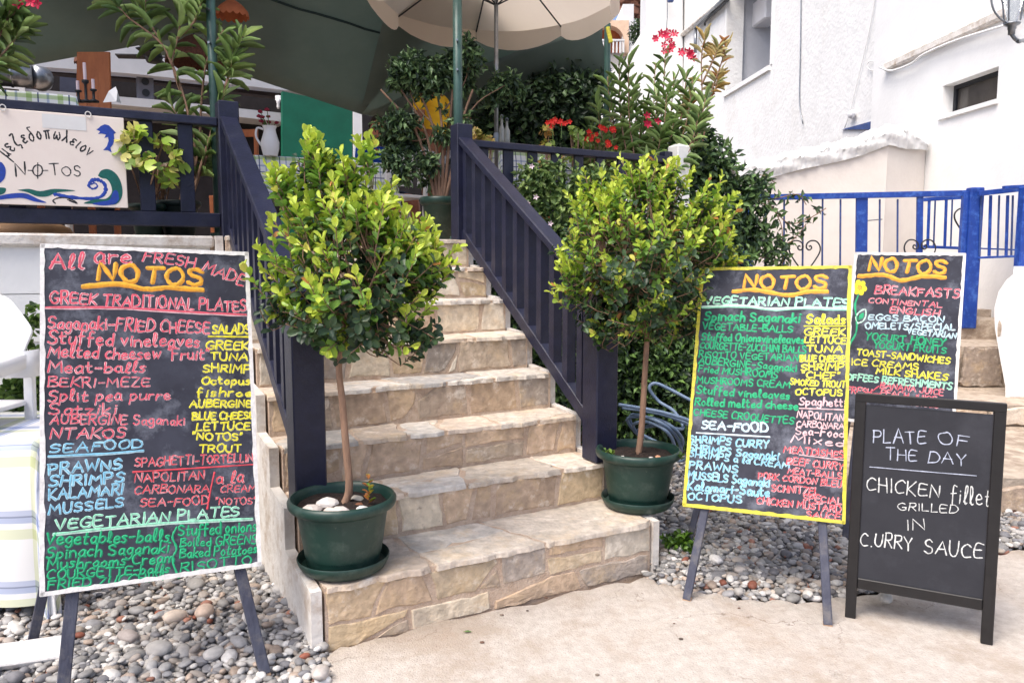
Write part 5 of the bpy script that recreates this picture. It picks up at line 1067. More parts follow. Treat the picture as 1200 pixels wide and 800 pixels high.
# fallen leaf on the path
fl_ = atz(548, 740, .004); b = MB(); b.add([fl_+[-.02, 0, .001], fl_+[-.005, -.008, .004], fl_+[.02, 0, .001], fl_+[0, .008, .005], fl_+[0, 0, .008]], [(0, 1, 4), (1, 2, 4), (2, 3, 4), (3, 0, 4)])
solid('fallen_leaf', M_leafst, 'small olive fallen leaf lying on the concrete in front of the stairs', 'leaf', b)
for i, (x, y) in enumerate(((565, 752), (618, 715), (588, 640+80), (790, 730), (1018-220, 748), (866, 712), (640, 700), (700, 790))):
    p = atz(x, y, .004); b = MB(); s = R.uniform(.004, .008); b.add(IV1*[s*1.4, s, s*.6]+p, [tuple(f) for f in IF1]); o = b.build('pebble', M_peb, pav); k = R.choice([(90, 78, 70), (130, 116, 104), (110, 84, 70)]); o.color = C(*k)
# ------------------------------------------------------------------ white houses on the right: walls run away from the camera
HD = nrm(np.array([-.083, 1, 0])); HX = 6.0
def hp(Y, z, out=0): return np.array([HX-.083*Y-out, Y, z])     # point on the wall face; out = towards the lane (left)
def hpx(px, py, out=0):
    r = ray(px, py); k = (HX-out)/(r[0]+.083*r[1]); return EYEP+r*k
def slab(mb, Y0, Y1, z0, z1, o0=0, th=.3):
    return mb.hexa([hp(Y0, z0, o0), hp(Y0, z0, o0-th), hp(Y1, z0, o0-th), hp(Y1, z0, o0), hp(Y0, z1, o0), hp(Y0, z1, o0-th), hp(Y1, z1, o0-th), hp(Y1, z1, o0)])
house = thing('white_house', hp(14, 0), 'tall white washed house with rough render and a shaded balcony opening, centre right', 'house')
Yc, Ya, Yb = float(hpx(1037, 80)[1]), float(hpx(903, 78)[1]), float(hpx(850, 107)[1])
zs_ = float(hpx(878, 92)[2]); zt_ = zs_+2.2
for nm, a, b_, z0, z1 in (('wall', Yc, Ya, 0, 13), ('wall', Ya, Yb, 0, zs_), ('wall', Ya, Yb, zt_, 13), ('wall', Yb, 24.5, 0, 13)):
    slab(MB(), a, b_, z0, z1, 0, .35).build(nm, M_whiter, house)
b = MB(); slab(b, Ya-.02, Yb+.02, zs_-.09, zs_, .05, .36); b.build('sill', M_white, house)
b = MB(); slab(b, Ya-.09, Ya, zs_, zt_, .03, .2); slab(b, Yb, Yb+.09, zs_, zt_, .03, .2)
b2 = MB(); slab(b2, Ya-.08, Ya-.001, zs_+.003, zt_, .02, .3); b2.build('jamb', M_white, house); b2 = MB(); slab(b2, Yb+.001, Yb+.08, zs_+.003, zt_, .02, .3); b2.build('jamb', M_white, house)
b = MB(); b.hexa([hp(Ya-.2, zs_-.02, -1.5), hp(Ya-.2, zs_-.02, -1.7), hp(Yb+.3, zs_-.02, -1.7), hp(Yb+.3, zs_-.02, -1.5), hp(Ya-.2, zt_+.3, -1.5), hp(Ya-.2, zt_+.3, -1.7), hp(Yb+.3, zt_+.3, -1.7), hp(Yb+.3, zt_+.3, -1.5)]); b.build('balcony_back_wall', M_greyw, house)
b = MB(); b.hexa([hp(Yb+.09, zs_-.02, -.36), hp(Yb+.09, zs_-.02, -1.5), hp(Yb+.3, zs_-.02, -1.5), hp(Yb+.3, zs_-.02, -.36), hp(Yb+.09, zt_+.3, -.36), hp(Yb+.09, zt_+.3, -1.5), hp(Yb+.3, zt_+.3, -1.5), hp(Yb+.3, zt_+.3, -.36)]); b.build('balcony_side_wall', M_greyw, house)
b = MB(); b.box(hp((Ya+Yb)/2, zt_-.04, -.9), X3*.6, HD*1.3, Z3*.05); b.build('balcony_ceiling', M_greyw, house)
ac = MB().box(hpx(897, 14, -.75), X3*.18, HD*.42, Z3*.26, .03).build('air_conditioner', M_plastic, house)
# end wall of that house (faces the camera), and mouldings running down beside it
b = MB(); b.hexa([hp(24.5, 0), hp(24.5, 0, -2), hp(24.6, 0, -2), hp(24.6, 0, 0), hp(24.5, 13), hp(24.5, 13, -2), hp(24.6, 13, -2), hp(24.6, 13, 0)]); b.build('end_wall', M_white, house)
def pipe(t, name, pts, r, m, n=7, cyl=True): return MB().tube([np.array(p) for p in pts], r, n).build(name, m, t, smooth=True)
pipe(house, 'moulding', [hpx(785, 53, .05), hpx(852, -4, .05)], .06, M_dirtyw)
pipe(house, 'drain_pipe', [hpx(815, 32, .10), hpx(880, -32, .10)], .05, M_metal)
pipe(house, 'cable', smoothpath([hpx(826, 30, .07), hpx(828, 24, .09), hpx(850, 4, .09), hpx(870, -16, .08)], 4), .022, M_iron)
pipe(house, 'drain_pipe', [hpx(815, 34, .10), hpx(815, 62, .10)], .04, M_metal)
pipe(house, 'cable', smoothpath([hpx(939, -20, .02), hpx(938, 60, .02), hpx(937, 120, .02), hpx(941, 145, .02)], 4), .009, M_metal)
pipe(house, 'cable', smoothpath([hpx(1034, -20, .05), hpx(1033, 25, .05), hpx(1031, 50, .05), hpx(1031, 90, .05), hpx(1029, 130, .05)], 4), .02, M_bluebar)
pipe(house, 'cable', smoothpath([hpx(1029, -20, .03), hpx(1018, 40, .03), hpx(1005, 95, .03), hpx(997, 128, .03), hpx(990, 150, .03)], 4), .008, M_white)
p = hpx(998, 134, .06); b = MB(); b.add(IV*[.05, .09, .06]+p, [tuple(f) for f in IF]); b.build('junction_cap', M_plastic, house, smooth=True)
pipe(house, 'cable_loop', [hpx(1022+6*math.cos(a), 77+5.5*math.sin(a), .03) for a in np.linspace(0, 6.0, 10)], .006, M_white)
a_, b_ = hpx(988, 152, .02), hpx(1028, 141, .02)
MB().prism([hpx(988, 152, .003), hpx(1028, 152, .003), hpx(1028, 141, .003)], np.array([-.03, 0, 0])).build('window', M_navyf if 'M_navyf' in globals() else M_bluebar, house)
# nearer house with the small window: its wall stands a little proud
house2 = thing('white_house', hp(7, 0, .2), 'nearer smooth white house with a small deep-set window at the right edge', 'house')
o2 = .16
def h2(px, py): return hpx(px, py, o2)
wy0, wy1 = float(h2(1169, 100)[1]), float(h2(1104, 118)[1]); wb, wt = float(h2(1136, 126)[2]), float(h2(1136, 90)[2])
for a, b_, z0, z1 in ((3.5, wy0, 0, 13), (wy1, Yc-.003, 0, 13), (wy0, wy1, 0, wb), (wy0, wy1, wt, 13)):
    slab(MB(), a, b_, z0, z1, o2, .5).build('wall', M_white, house2)
wn = MB(); slab(wn, wy0+.0, wy1, wb, wt, o2-.16, .02); w_ = wn.build('window', M_glass, house2)
for a, b_, z0, z1 in ((wy0, wy1, wb, wb+.045), (wy0, wy1, wt-.045, wt), (wy0, wy0+.045, wb+.046, wt-.046), (wy1-.045, wy1, wb+.046, wt-.046)):
    slab(MB(), a, b_, z0, z1, o2-.13, .028).build('frame', M_iron, w_)
b = MB(); slab(b, wy0-.03, wy1+.03, wb-.05, wb-.002, o2+.035, .3); b.build('sill', M_white, house2)
b = MB(); P_l = [h2(1040, 79), h2(1200, 6), h2(1262, -22)]
MB().bar(P_l[0]+np.array([-.02, 0, 0]), P_l[2]+np.array([-.02, 0, 0]), Z3, .11, .09, .02).build('moulding', M_dirtyw, house2)
pipe(house2, 'cable', smoothpath([h2(1039, 79)-[.09, 0, 0], h2(1052, 83)-[.08, 0, 0], h2(1075, 75)-[.08, 0, 0], h2(1090, 64)-[.08, 0, 0], h2(1130, 47)-[.08, 0, 0], h2(1200, 26)-[.08, 0, 0]], 4), .013, M_white)
# street lamp with glass bell and curved arm, top right corner
lp_ = thing('street_lamp', hpx(1200, 60, .25), 'grey metal wall lamp with a clear bell glass cut off by the top right corner', 'lamp')
Yl = 5.6; c_ = at(1186, 28, Yl)
MB().lathe(c_-[0, 0, .02], [(0, -.055), (.022, -.055), (.024, -.02), (.028, -.018), (.028, .0), (.05, .012), (.055, .02), (.02, .03)], 20).build('lamp_cap', M_metal, lp_, smooth=True)
M_bell = mat('clear_glass', C(210, 214, 218), C(200, 206, 212), rough=.08, spec=.6); nb_ = M_bell.node_tree.nodes['Principled BSDF']; nb_.inputs['Transmission Weight'].default_value = .85; nb_.inputs['IOR'].default_value = 1.2
MB().lathe(c_, [(.03, .01), (.04, .06), (.06, .16), (.10, .28), (.12, .34)], 24).build('glass_bell', M_bell, lp_, smooth=True)
for k in range(4): a = k*1.57+.6; MB().tube([c_+[.052*math.cos(a), .052*math.sin(a), .01], c_+[.07*math.cos(a), .07*math.sin(a), .16], c_+[.13*math.cos(a), .13*math.sin(a), .34]], .006, 5).build('cage_bar', M_metal, lp_)
pipe(lp_, 'arm', smoothpath([c_-[0, 0, .07], c_+[.03, 0, -.105], c_+[.08, .02, -.115], c_+[.16, .08, -.09], hpx(1290, 40, .165)], 5), .014, M_metal)
pipe(lp_, 'cable', smoothpath([at(1160, -20, Yl), at(1163, 8, Yl), at(1172, 22, Yl), at(1182, 28, Yl)], 5), .007, M_metal)
# low white wall with a rough crest in front of the houses
lw = thing('low_white_wall', L(5.0, 5.0, 0)*[1, 1, 0], 'cream garden wall with rough lumpy plaster crest behind the blue fence', 'wall')
Yw = 9.2; crest = [(860, 196), (880, 190), (900, 187), (940, 176), (980, 168), (1010, 160), (1030, 152), (1041, 148)]
top = [at(x, y+14, Yw) for x, y in crest]; 
mb = MB()
for i in range(len(top)-1):
    a, b_ = top[i], top[i+1]; mb.hexa([[a[0], Yw, .3], [b_[0], Yw, .3], [b_[0], Yw+.4, .3], [a[0], Yw+.4, .3], a, b_, b_+[0, .4, 0], a+[0, .4, 0]])
q0, q1 = at(1039.3, 166, Yw), at(1085, 172, Yw+.35)
mb.build('wall_face', M_cream, lw)
MB().hexa([[q0[0]+.002, Yw+.003, .3], [q1[0], Yw+.35, .3], [q1[0], Yw+.7, .3], [q0[0]+.002, Yw+.42, .3], [q0[0]+.002, Yw+.003, q0[2]], [q1[0], Yw+.35, q1[2]], [q1[0], Yw+.7, q1[2]], [q0[0]+.002, Yw+.42, q0[2]]]).build('end_face', M_cream, lw)
G = []; nr = np.random.default_rng(3); nn = 130
cx_ = [at(x, y, Yw) for x, y in crest]+[at(1060, 148, Yw+.1), at(1072, 156, Yw+.2), at(1085, 166, Yw+.3)]
cx_ = np.array(cx_); xs_ = np.linspace(cx_[0, 0], cx_[-1, 0], nn); zc = np.interp(xs_, cx_[:, 0], cx_[:, 2]); yc_ = np.interp(xs_, cx_[:, 0], cx_[:, 1])
low = np.interp(xs_, [top[0][0]]+[p[0] for p in top[1:]]+[q1[0]], [top[0][2]]+[p[2] for p in top[1:]]+[q1[2]])
prof = [(-.035, -.35), (-.07, .3), (-.05, .7), (.05, .97), (.2, 1.0), (.36, .8), (.46, .3), (.44, -.1)]
for i in range(nn):
    jj = np.linspace(0, len(prof)-1, 22); dys = np.interp(jj, range(len(prof)), [q[0] for q in prof]); fs = np.interp(jj, range(len(prof)), [q[1] for q in prof])
    G.append([np.array([xs_[i], yc_[i]+dy+.022*math.sin(i*.55+j*.9)*math.sin(j*.7-i*.31+2)+nr.normal()*.006, low[i]-.02+(zc[i]-low[i]+.04)*f+(.024*math.sin(i*.71+2*math.sin(j*.5))*math.sin(j*.8+i*.23)+nr.normal()*.008)*(f > .1)]) for j, (dy, f) in enumerate(zip(dys, fs))])
MB().sheet(G).build('crest', M_whiter, lw, smooth=True)
# ------------------------------------------------------------------ ground rising on the right, rubble steps, white flank wall
st = thing('rubble_steps', at(1160, 600, 4.6)*[1, 1, 0], 'rough beige stone steps climbing beside the white flank wall at the right edge', 'stairs')
def rs_block(name, pts_xy, z0, z1, m=M_stepst, par=None): 
    b = MB(); n_ = len(pts_xy); V = [(x, y, z0) for x, y in pts_xy]+[(x, y, z1) for x, y in pts_xy]; b.add(V, [tuple(reversed(range(n_))), tuple(range(n_, 2*n_))]+[(i, (i+1) % n_, n_+(i+1) % n_, n_+i) for i in range(n_)]); return b.build(name, m, par or st)
lev = [(4.62, .17), (6.25, .34), (7.2, .72), (7.95, .92), (8.25, 1.0)]
for i, (Y0, z) in enumerate(lev):
    rs_block('step', [(2.05, Y0+.12), (5.6, Y0-.15), (5.6, 9.6), (2.05, 9.6)] if i < 4 else [(2.0, Y0), (5.6, Y0), (5.6, 9.6), (2.0, 9.6)], -.05, z)
rg = random.Random(17)
def rubble(x0, x1, Y0, z0, z1, n, cols):
    xs = np.linspace(x0, x1, n+1)
    for i in range(n):
        a, b_ = xs[i]+.008, xs[i+1]-.008; q = strip_polys(b_-a, z1-z0, rg, (b_-a)*.6, (b_-a)*1.2, .02, .2, .010)
        for s_ in q: 
            o = stone_mb(s_, np.array([a, Y0, z0]), X3, Z3, -Y3, .03, rg, .008).build('stone', M_stone, st); c = C(*rg.choice(cols)); o.color = c
rc = [(196, 180, 164), (178, 164, 150), (206, 194, 180), (164, 150, 138), (186, 166, 146)]
rubble(2.1, 5.0, 4.5, 0, .17, 5, [(190, 172, 154), (180, 160, 142)]); rubble(2.1, 5.2, 6.18, .17, .34, 7, rc); rubble(3.4, 4.6, 7.13, .34, .72, 3, rc); rubble(3.2, 5.2, 7.9, .72, .92, 6, rc)
fw = thing('white_flank_wall', at(1190, 440, 6.9)*[1, 1, 0], 'rounded thick white plaster wall with a chipped hole at the right edge by the steps', 'wall')
G = []; prof = [(1166, 470), (1164, 420), (1161, 380), (1163, 350), (1172, 330), (1186, 316), (1200, 308), (1240, 296)]
Yf_ = 6.6
fx = [at(x, y, Yf_) for x, y in ((1178, 452), (1172, 420), (1166, 385), (1165, 362), (1170, 342), (1180, 327), (1194, 316), (1210, 309), (1260, 296))]
mb = MB(); P_ = [np.array([fx[0][0]+.02, Yf_, .2])]+fx+[np.array([6.5, Yf_, fx[-1][2]]), np.array([6.5, Yf_, .2])]
mb.prism(P_, np.array([.74, 1.1, 0])); o = mb.build('wall_face', M_whiter, fw)
rim = []
for i, p in enumerate(fx): rim.append([p+np.array([-.02, .0, .0]), p+np.array([-.03, .08, .01])])
b = MB(); q = IV*[.018, .02, .07]*(1+.15*NR.normal(size=(len(IV), 1)))+at(1171, 385, Yf_-.0); b.add(q, [tuple(f) for f in IF]); b.build('chipped_patch', M_stepst, fw)
fw2 = thing('white_pier', at(1190, 300, 7.6)*[1, 1, 0], 'white pier below the end post of the blue fence at the right edge', 'wall')
p0, p1 = at(1188, 312, 7.4), at(1260, 308, 7.4); b = MB(); b.hexa([[p0[0], 7.4, .5], [p1[0], 7.4, .5], [p1[0]+.4, 8.0, .5], [p0[0]+.42, 8.0, .5], [p0[0], 7.4, p0[2]], [p1[0], 7.4, p0[2]], [p1[0]+.4, 8.0, p0[2]], [p0[0]+.42, 8.0, p0[2]]]); b.build('wall_face', M_whiter, fw2)
b = MB(); b.hexa([[2.4, 8.9, .3], [5.5, 8.9, .3], [5.5, 9.0, .3], [2.4, 9.0, .3], [2.4, 8.9, 1.46], [5.5, 8.9, 1.46], [5.5, 9.0, 1.46], [2.4, 9.0, 1.46]]); solid('plinth_wall', M_cream, 'low cream plinth wall under the blue gate at the top of the rubble steps', 'wall', b)
# ------------------------------------------------------------------ blue metal fence and gate
Yb_ = 7.9
fn = thing('blue_fence', at(1005, 400, Yb_), 'royal blue metal fence with thin bars and wrought scroll hearts behind the menu boards', 'fence')
def bx(t, name, x0, y0, x1, y1, w, Y=Yb_, m=M_blue, d=.03):
    return MB().bar(at(x0, y0, Y), at(x1, y1, Y), X3 if abs(x1-x0) < abs(y1-y0) else Z3, w, d, .003).build(name, m, t)
zb = at(900, 400, Yb_)
bx(fn, 'post', 876, 232, 874, 420, .12); bx(fn, 'post', 1010, 229, 1008, 420, .115); bx(fn, 'post', 1078, 229.5, 1076, 400, .06)
bx(fn, 'top_rail', 868, 232, 1132, 226.5, .058, d=.045, Y=Yb_-.01)
bx(fn, 'bottom_rail', 870, 404, 1128, 402, .05)
for x in (897, 919, 941, 964, 985, 1031, 1052): bx(fn, 'bar', x, 233.5, x-1, 402, .016, m=M_bluebar, d=.016)
def scroll(t, cx, cy, s, Y):
    for sg in (-1, 1):
        pts = []
        for k in range(26):
            a = k/25*4.6*math.pi*.62; r = .9*math.exp(-.24*a); pts.append((cx+sg*(8+ -8*math.cos(a)*r+2)*s, cy+(-8*math.sin(a)*r)*s))
        pts = [(cx+sg*q[0]*s, cy+q[1]*s) for q in ((0, 30), (8, 20), (17, 6), (18, -2), (14, -8), (8, -9), (3, -6), (2, -1), (5, 2), (8, 0), (7, -3), (5, -2))]
        MB().tube(smoothpath([at(x, y, Y) for x, y in pts], 4), .0075, 6).build('scroll', M_iron, t, smooth=True)
scroll(fn, 943, 291, 1.0, Yb_-.025); scroll(fn, 1078, 290, 1.0, Yb_-.04)
bx(fn, 'latch', 1012, 259, 1034, 257, .012, m=M_metal, d=.012)
MB().box(at(1138, 303, Yb_-.04), X3*.07, Y3*.05, Z3*.71, .01).build('gate_post', M_blue, fn)
MB().box(at(1128, 298, Yb_-.03), X3*.035, Y3*.03, Z3*.63, .006).build('post', M_blue, fn)
gt = thing('blue_gate', at(1110, 300, 8.3), 'blue metal gate leaf with slanting bars and one scroll standing half open behind the fence', 'gate')
Yg_ = 8.4
bx(gt, 'frame_bar', 1082, 234, 1132, 231, .04, Y=Yg_); bx(gt, 'frame_bar', 1082, 289, 1132, 291, .03, Y=Yg_)
for i, x in enumerate((1088, 1095, 1108, 1115, 1128)): bx(gt, 'bar', x+1, 234, x-1, 290, .016 if i % 2 else .03, Y=Yg_+(.1 if i % 2 else 0), m=M_bluebar if i % 2 else M_blue, d=.014)
MB().tube(smoothpath([at(x, y, Yg_-.03) for x, y in ((1130, 246), (1124, 245), (1119, 250), (1119, 257), (1124, 266), (1130, 274), (1125, 277))], 4), .009, 6).build('scroll', M_iron, gt, smooth=True)
f2 = thing('blue_fence', at(1170, 300, 7.8), 'short blue fence panel right of the tall blue gate post, at the right edge', 'fence')
bx(f2, 'top_rail', 1146, 227, 1210, 220, .05, Y=7.75, d=.05); bx(f2, 'top_rail', 1176, 220, 1215, 218, .035, Y=7.6, d=.05); bx(f2, 'bottom_rail', 1146, 302, 1200, 300, .022, Y=7.8); bx(f2, 'middle_rail', 1146, 291, 1196, 293, .014, Y=7.86)
for i, x in enumerate((1149, 1160, 1170, 1180, 1186)): bx(f2, 'bar', x+1, 229, x-1, 300, (.018, .03)[i % 2], Y=7.8, m=(M_bluebar, M_blue)[i % 2], d=.014)
MB().box(at(1201, 268, 7.5), X3*.06, Y3*.05, Z3*.40, .01).build('post', M_blue, f2)
# ------------------------------------------------------------------ far things seen between parasol and houses
far = thing('far_house', at(715, 80, 30), 'distant white villa with a peach arch and balustrade seen just right of the parasol', 'house')
M_peach = mat('peach_render', C(236, 204, 176), C(226, 192, 164), rough=.9)
def fbox(t, name, x0, y0, x1, y1, Y, m, d=2.0):
    a, b_ = at(x0, y0, Y), at(x1, y1, Y); return MB().hexa([[a[0], Y, b_[2]], [b_[0], Y, b_[2]], [b_[0], Y+d, b_[2]], [a[0], Y+d, b_[2]], [a[0], Y, a[2]], [b_[0], Y, a[2]], [b_[0], Y+d, a[2]], [a[0], Y+d, a[2]]]).build(name, m, t)
fbox(far, 'wall', 690, 24, 738, 200, 31, M_white, 3); fbox(far, 'tower', 730, 5, 742, 60, 30.4, M_white); fbox(far, 'wall', 737, 22, 744, 200, 30.5, M_white)
pts = [(694, 58)]+[(714+20*math.cos(a), 46+20*-math.sin(a)) for a in np.linspace(math.pi, 0, 10)]+[(734, 58)]
MB().prism([at(x, y, 30.3) for x, y in ((690, 62), (690, 24), (737, 24), (737, 62), (732, 62))]+[at(714+17*math.cos(a), 46-16*math.sin(a), 30.3) for a in np.linspace(0, math.pi, 10)]+[at(697, 62, 30.3)], np.array([0, .5, 0])).build('arch', M_peach, far)
fbox(far, 'arch_shade_wall', 696, 30, 733, 62, 30.9, M_terra, .05)
fbox(far, 'balcony_rail', 692, 46, 732, 48, 30.1, M_white, .1)
for x in range(694, 732, 4): fbox(far, 'baluster', x, 48, x+1.6, 62, 30.12, M_white, .08)
rk = thing('rocky_bank', at(745, 30, 36), 'brown rocky bank above the distant villa left of the tall white house', 'rock')
for i in range(34):
    x, y = R.uniform(732, 762), R.uniform(-25, 26); s = R.uniform(.25, .5); b = MB(); b.add(IV1*[s, s, s*.7]*(1+.15*NR.normal(size=(len(IV1), 1)))+at(x, y, 36+R.uniform(-.3, .3)), [tuple(f) for f in IF1]); b.build('rock', M_rock, rk)
MB().hexa([at(725, 60, 37), at(770, 60, 37), at(770, 60, 38), at(725, 60, 38), at(725, -60, 37), at(770, -60, 37), at(770, -60, 38), at(725, -60, 38)]).build('rock', M_rock, rk)
sh_ = thing('shrub', at(748, 40, 29), 'small dark shrub beside the distant villa', 'shrub'); p = at(748, 38, 29.0); mass(sh_, [(p[0], p[1], p[2], .3, .3, .45)], 500, .12, [(60, 84, 54), (80, 100, 60)], 61)
# stepped parapet of the tall house descending towards the terrace
pr_ = thing('sloping_parapet', at(720, 200, 20)*[1, 1, 0], 'sloping white parapet wall running down to the left from the tall white house', 'wall')
MB().prism([at(x, y, 20) for x, y in ((672, 320), (672, 122), (690, 112), (733, 68), (757, 30), (757, -80), (800, -80), (800, 320))], np.array([0, .6, 0])).build('wall_face', M_white, pr_)
pipe(pr_, 'cable', smoothpath([at(781, -20, 19.9), at(782, 10, 19.9), at(781, 35, 19.9), at(778, 60, 19.9)], 4), .012, M_metal)
b = MB(); b.box(at(786, 0, 19.8), X3*.07, Y3*.05, Z3*.06, .02); b.build('box_lamp', M_bluebar, pr_)
# ------------------------------------------------------------------ restaurant at the back of the terrace
rest = thing('restaurant_building', L(-2, 7.2, DECKZ), 'shaded restaurant front with grey fascia, dark serving openings and white counter behind the left railing', 'building')
VB = 7.0
def poly_v(t, name, pts, v, th, m): return MB().prism([atv(x, y, v) for x, y in pts], N3*th).build(name, m, t)
poly_v(rest, 'fascia', [(-120, 62), (29, 77), (150, 86), (245, 96), (345, 107), (430, 116), (430, -80), (-120, -120)], VB-.3, .2, M_greyw)
poly_v(rest, 'beam', [(-120, 57.5), (150, 85), (345, 106), (345, 116), (150, 93), (-120, 70)], VB-.05, .15, M_brown)
poly_v(rest, 'counter', [(-120, 96), (30, 104), (195, 118), (335, 133), (335, 143), (195, 128), (30, 113), (-120, 107)], VB-.25, .45, M_greyw)
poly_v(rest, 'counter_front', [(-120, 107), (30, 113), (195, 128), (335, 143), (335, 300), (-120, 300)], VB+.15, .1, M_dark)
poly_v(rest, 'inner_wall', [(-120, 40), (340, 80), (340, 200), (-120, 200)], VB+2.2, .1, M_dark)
poly_v(rest, 'white_pier', [(-60, 80), (29, 92), (29, 114), (-60, 106)], VB-.3, .1, M_white)
poly_v(rest, 'inner_panel', [(70, 90), (90, 92), (90, 109), (70, 107)], VB+.3, .05, mat('blue_grey_panel', C(120, 124, 146), rough=.7))
poly_v(rest, 'pier', [(340, 104), (352, 106), (352, 300), (340, 300)], VB-.05, .3, M_dark)
gp_ = poly_v(rest, 'green_panel', [(331, 107), (413, 124), (412, 300), (331, 300)], VB-.6, .08, M_gpanel)
poly_v(rest, 'white_column', [(414, 126), (424, 131), (427, 300), (415, 300)], VB-.62, .25, M_plastic)
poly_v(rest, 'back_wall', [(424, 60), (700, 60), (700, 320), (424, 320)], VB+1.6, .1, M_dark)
lo_ = MB()
b = MB(); c_ = atv(326, 120, VB-.34); b.lathe(c_, [(0, .04), (.02, .04), (.022, 0), (.015, -.02), (.02, -.05), (.012, -.075), (0, -.08)], 12)
bl = thing('wall_bulb', c_, 'bare bulb in a white socket on the shaded wall left of the green panel', 'lamp'); b.build('bulb', M_plastic, bl, smooth=True)
MB().box(c_+[-.0, .03, .05], X3*.035, Y3*.035, Z3*.03, .006).build('socket', M_plastic, bl)
# two small loudspeakers
spk = thing('loudspeaker', atv(170, 113, VB), 'small grey loudspeaker standing on the serving counter', 'loudspeaker')
c_ = atv(170, 104, VB-.1); MB().box(c_, E3*.085, N3*.08, Z3*.14, .01).build('cabinet', mat('grey_speaker', C(110, 110, 120), rough=.6), spk)
for dz in (.06, -.06): MB().lathe([0, 0, 0], [(0, 0)], 3); q = c_-N3*.083+Z3*dz; MB().tube([q, q-N3*.006], .04, 14).build('cone', M_iron, spk)
# silver ventilation duct
dc = thing('ventilation_duct', atv(20, 95, VB-.7), 'silver round ventilation duct with an elbow at the upper left', 'duct')
v_ = VB-.8; q = [atv(-120, 79, v_), atv(-20, 86, v_), atv(20, 88.5, v_), atv(38, 90, v_), atv(48, 92, v_+.05)]
MB().tube(q[:4], [.11, .11, .11, .108], 20).build('duct_pipe', M_metal, dc, smooth=True); MB().tube([q[3], q[4], q[4]+N3*.15], [.112, .118, .10], 20).build('elbow', M_metal, dc, smooth=True)
MB().tube([atv(12, 88, v_), atv(15, 88.2, v_)], .118, 20).build('band', M_metal, dc, smooth=True)
rb = thing('red_brown_cabinet', atv(5, 112, VB-1), 'red-brown wooden cabinet behind the sign at the left edge', 'cabinet')
poly_v(rb, 'body', [(-60, 100), (20, 107), (18, 130), (-60, 130)], VB-.9, .4, M_terra); poly_v(rb, 'top', [(-60, 97), (22, 105), (22, 108), (-60, 100)], VB-.93, .5, M_brown)
# lamp shades of rattan under the awning
for i, (x, y, Y, r, lab) in enumerate(((228, 66, 6.3, .22, 'brown rattan lampshade with scalloped rim behind the left oleander canes'), (272, 14, 5.9, .12, 'small orange-brown lampshade high up right of the green post'), (106, 70, 8.0, .15, 'brown woven basket lamp on the grey fascia above the orange chair'))):
    c_ = at(x, y, Y); t = thing('hanging_lamp', c_, lab, 'lamp', 'woven lampshades under the awning'); n_ = 40; G = []
    for f, (rr, z) in enumerate(((.12, .16), (.35, .13), (.7, .07), (.95, .0), (1, -.05))):
        G.append([c_+[r*rr*math.cos(a), r*rr*math.sin(a), z*r/.22+(-.018*abs(math.sin(a*8)) if f == 4 else 0)] for a in np.linspace(0, 2*math.pi, n_*2+1)])
    MB().sheet(G).build('shade', M_terra if i == 1 else M_rattan, t, smooth=True); MB().tube([c_+[0, 0, .12*r/.22], c_+[0, 0, .9]], .006, 5).build('cord', M_iron, t)
fan = thing('ceiling_fan', at(180, 68, 7), 'dark ceiling fan under the awning behind the oleander canes', 'fan'); c_ = at(180, 67, 7.2)
MB().lathe(c_, [(0, -.06), (.06, -.05), (.08, 0), (.05, .06), (.02, .1)], 14).build('motor', M_iron, fan, smooth=True); MB().tube([c_, c_+[0, 0, .7]], .012, 6).build('rod', M_iron, fan)
for k in range(4): a = k*1.57+.1; MB().bar(c_+[.07*math.cos(a), .07*math.sin(a), 0], c_+[.32*math.cos(a), .32*math.sin(a), .0], [-math.sin(a), math.cos(a), .2], .08, .01).build('blade', M_iron, fan)
# ------------------------------------------------------------------ awnings, poles, parasol
def tarp(label, quadpts, m=M_canopy, sag=.1, n=14, nm='awning', seams=()):
    """quadpts: four corner points, bilinear with sag and creases"""
    a, b_, c, d = [np.array(p) for p in quadpts]; G = []
    for i in range(n+1):
        r_ = []
        for j in range(n+1):
            s_, t_ = i/n, j/n; p = (a*(1-s_)+b_*s_)*(1-t_)+(d*(1-s_)+c*s_)*t_; p = p-[0, 0, sag*16*s_*(1-s_)*t_*(1-t_)*.25+.012*math.sin(s_*19+t_*5)*math.sin(t_*11)]
            r_.append(p)
        G.append(r_)
    t = thing(nm, (a+b_+c+d)/4, label, 'awning', 'dark green awnings over the terrace'); o = MB().sheet(G).build('cloth', m, t, smooth=True)
    md = o.modifiers.new('thick', 'SOLIDIFY'); md.thickness = .004
    for s0, s1 in seams:
        q = [G[int(round(n*(s0[0]*(1-k/10)+s1[0]*k/10)))][int(round(n*(s0[1]*(1-k/10)+s1[1]*k/10)))]-np.array([0, 0, .012]) for k in range(11)]
        MB().tube(q, .012, 5).build('seam', M_canopyd, t)
    return t
# left awning: far edge (0,79)-(240,38) in the picture, near edge above the frame
e1, e2_ = atv(-160, 112, 4.6), atv(250, 37, 4.6)
tarp('dark green awning sheet over the left part of the terrace with a straight lower edge', [e1, e2_, L(.3, 2.2, 4.25), L(-4.5, 2.2, 4.15)], seams=(((.0, .5), (1, .5)),))
# middle awning
m1, m2 = atv(255, 78, 5.2), atv(424, 134, 5.2)
tarp('large dark green awning sheet over the middle of the terrace dropping to a corner', [m1, m2, L(2.4, 2.5, 4.6), L(-.9, 2.4, 4.9)], seams=(((0, .35), (1, .35)), ((0, .7), (1, .7))))
tarp('dark green awning behind the hanging lamps above the left pole', [atv(170, 60, 5.6), atv(300, 92, 5.6), L(.4, 2.8, 5.2), L(-2.2, 2.8, 4.7)])
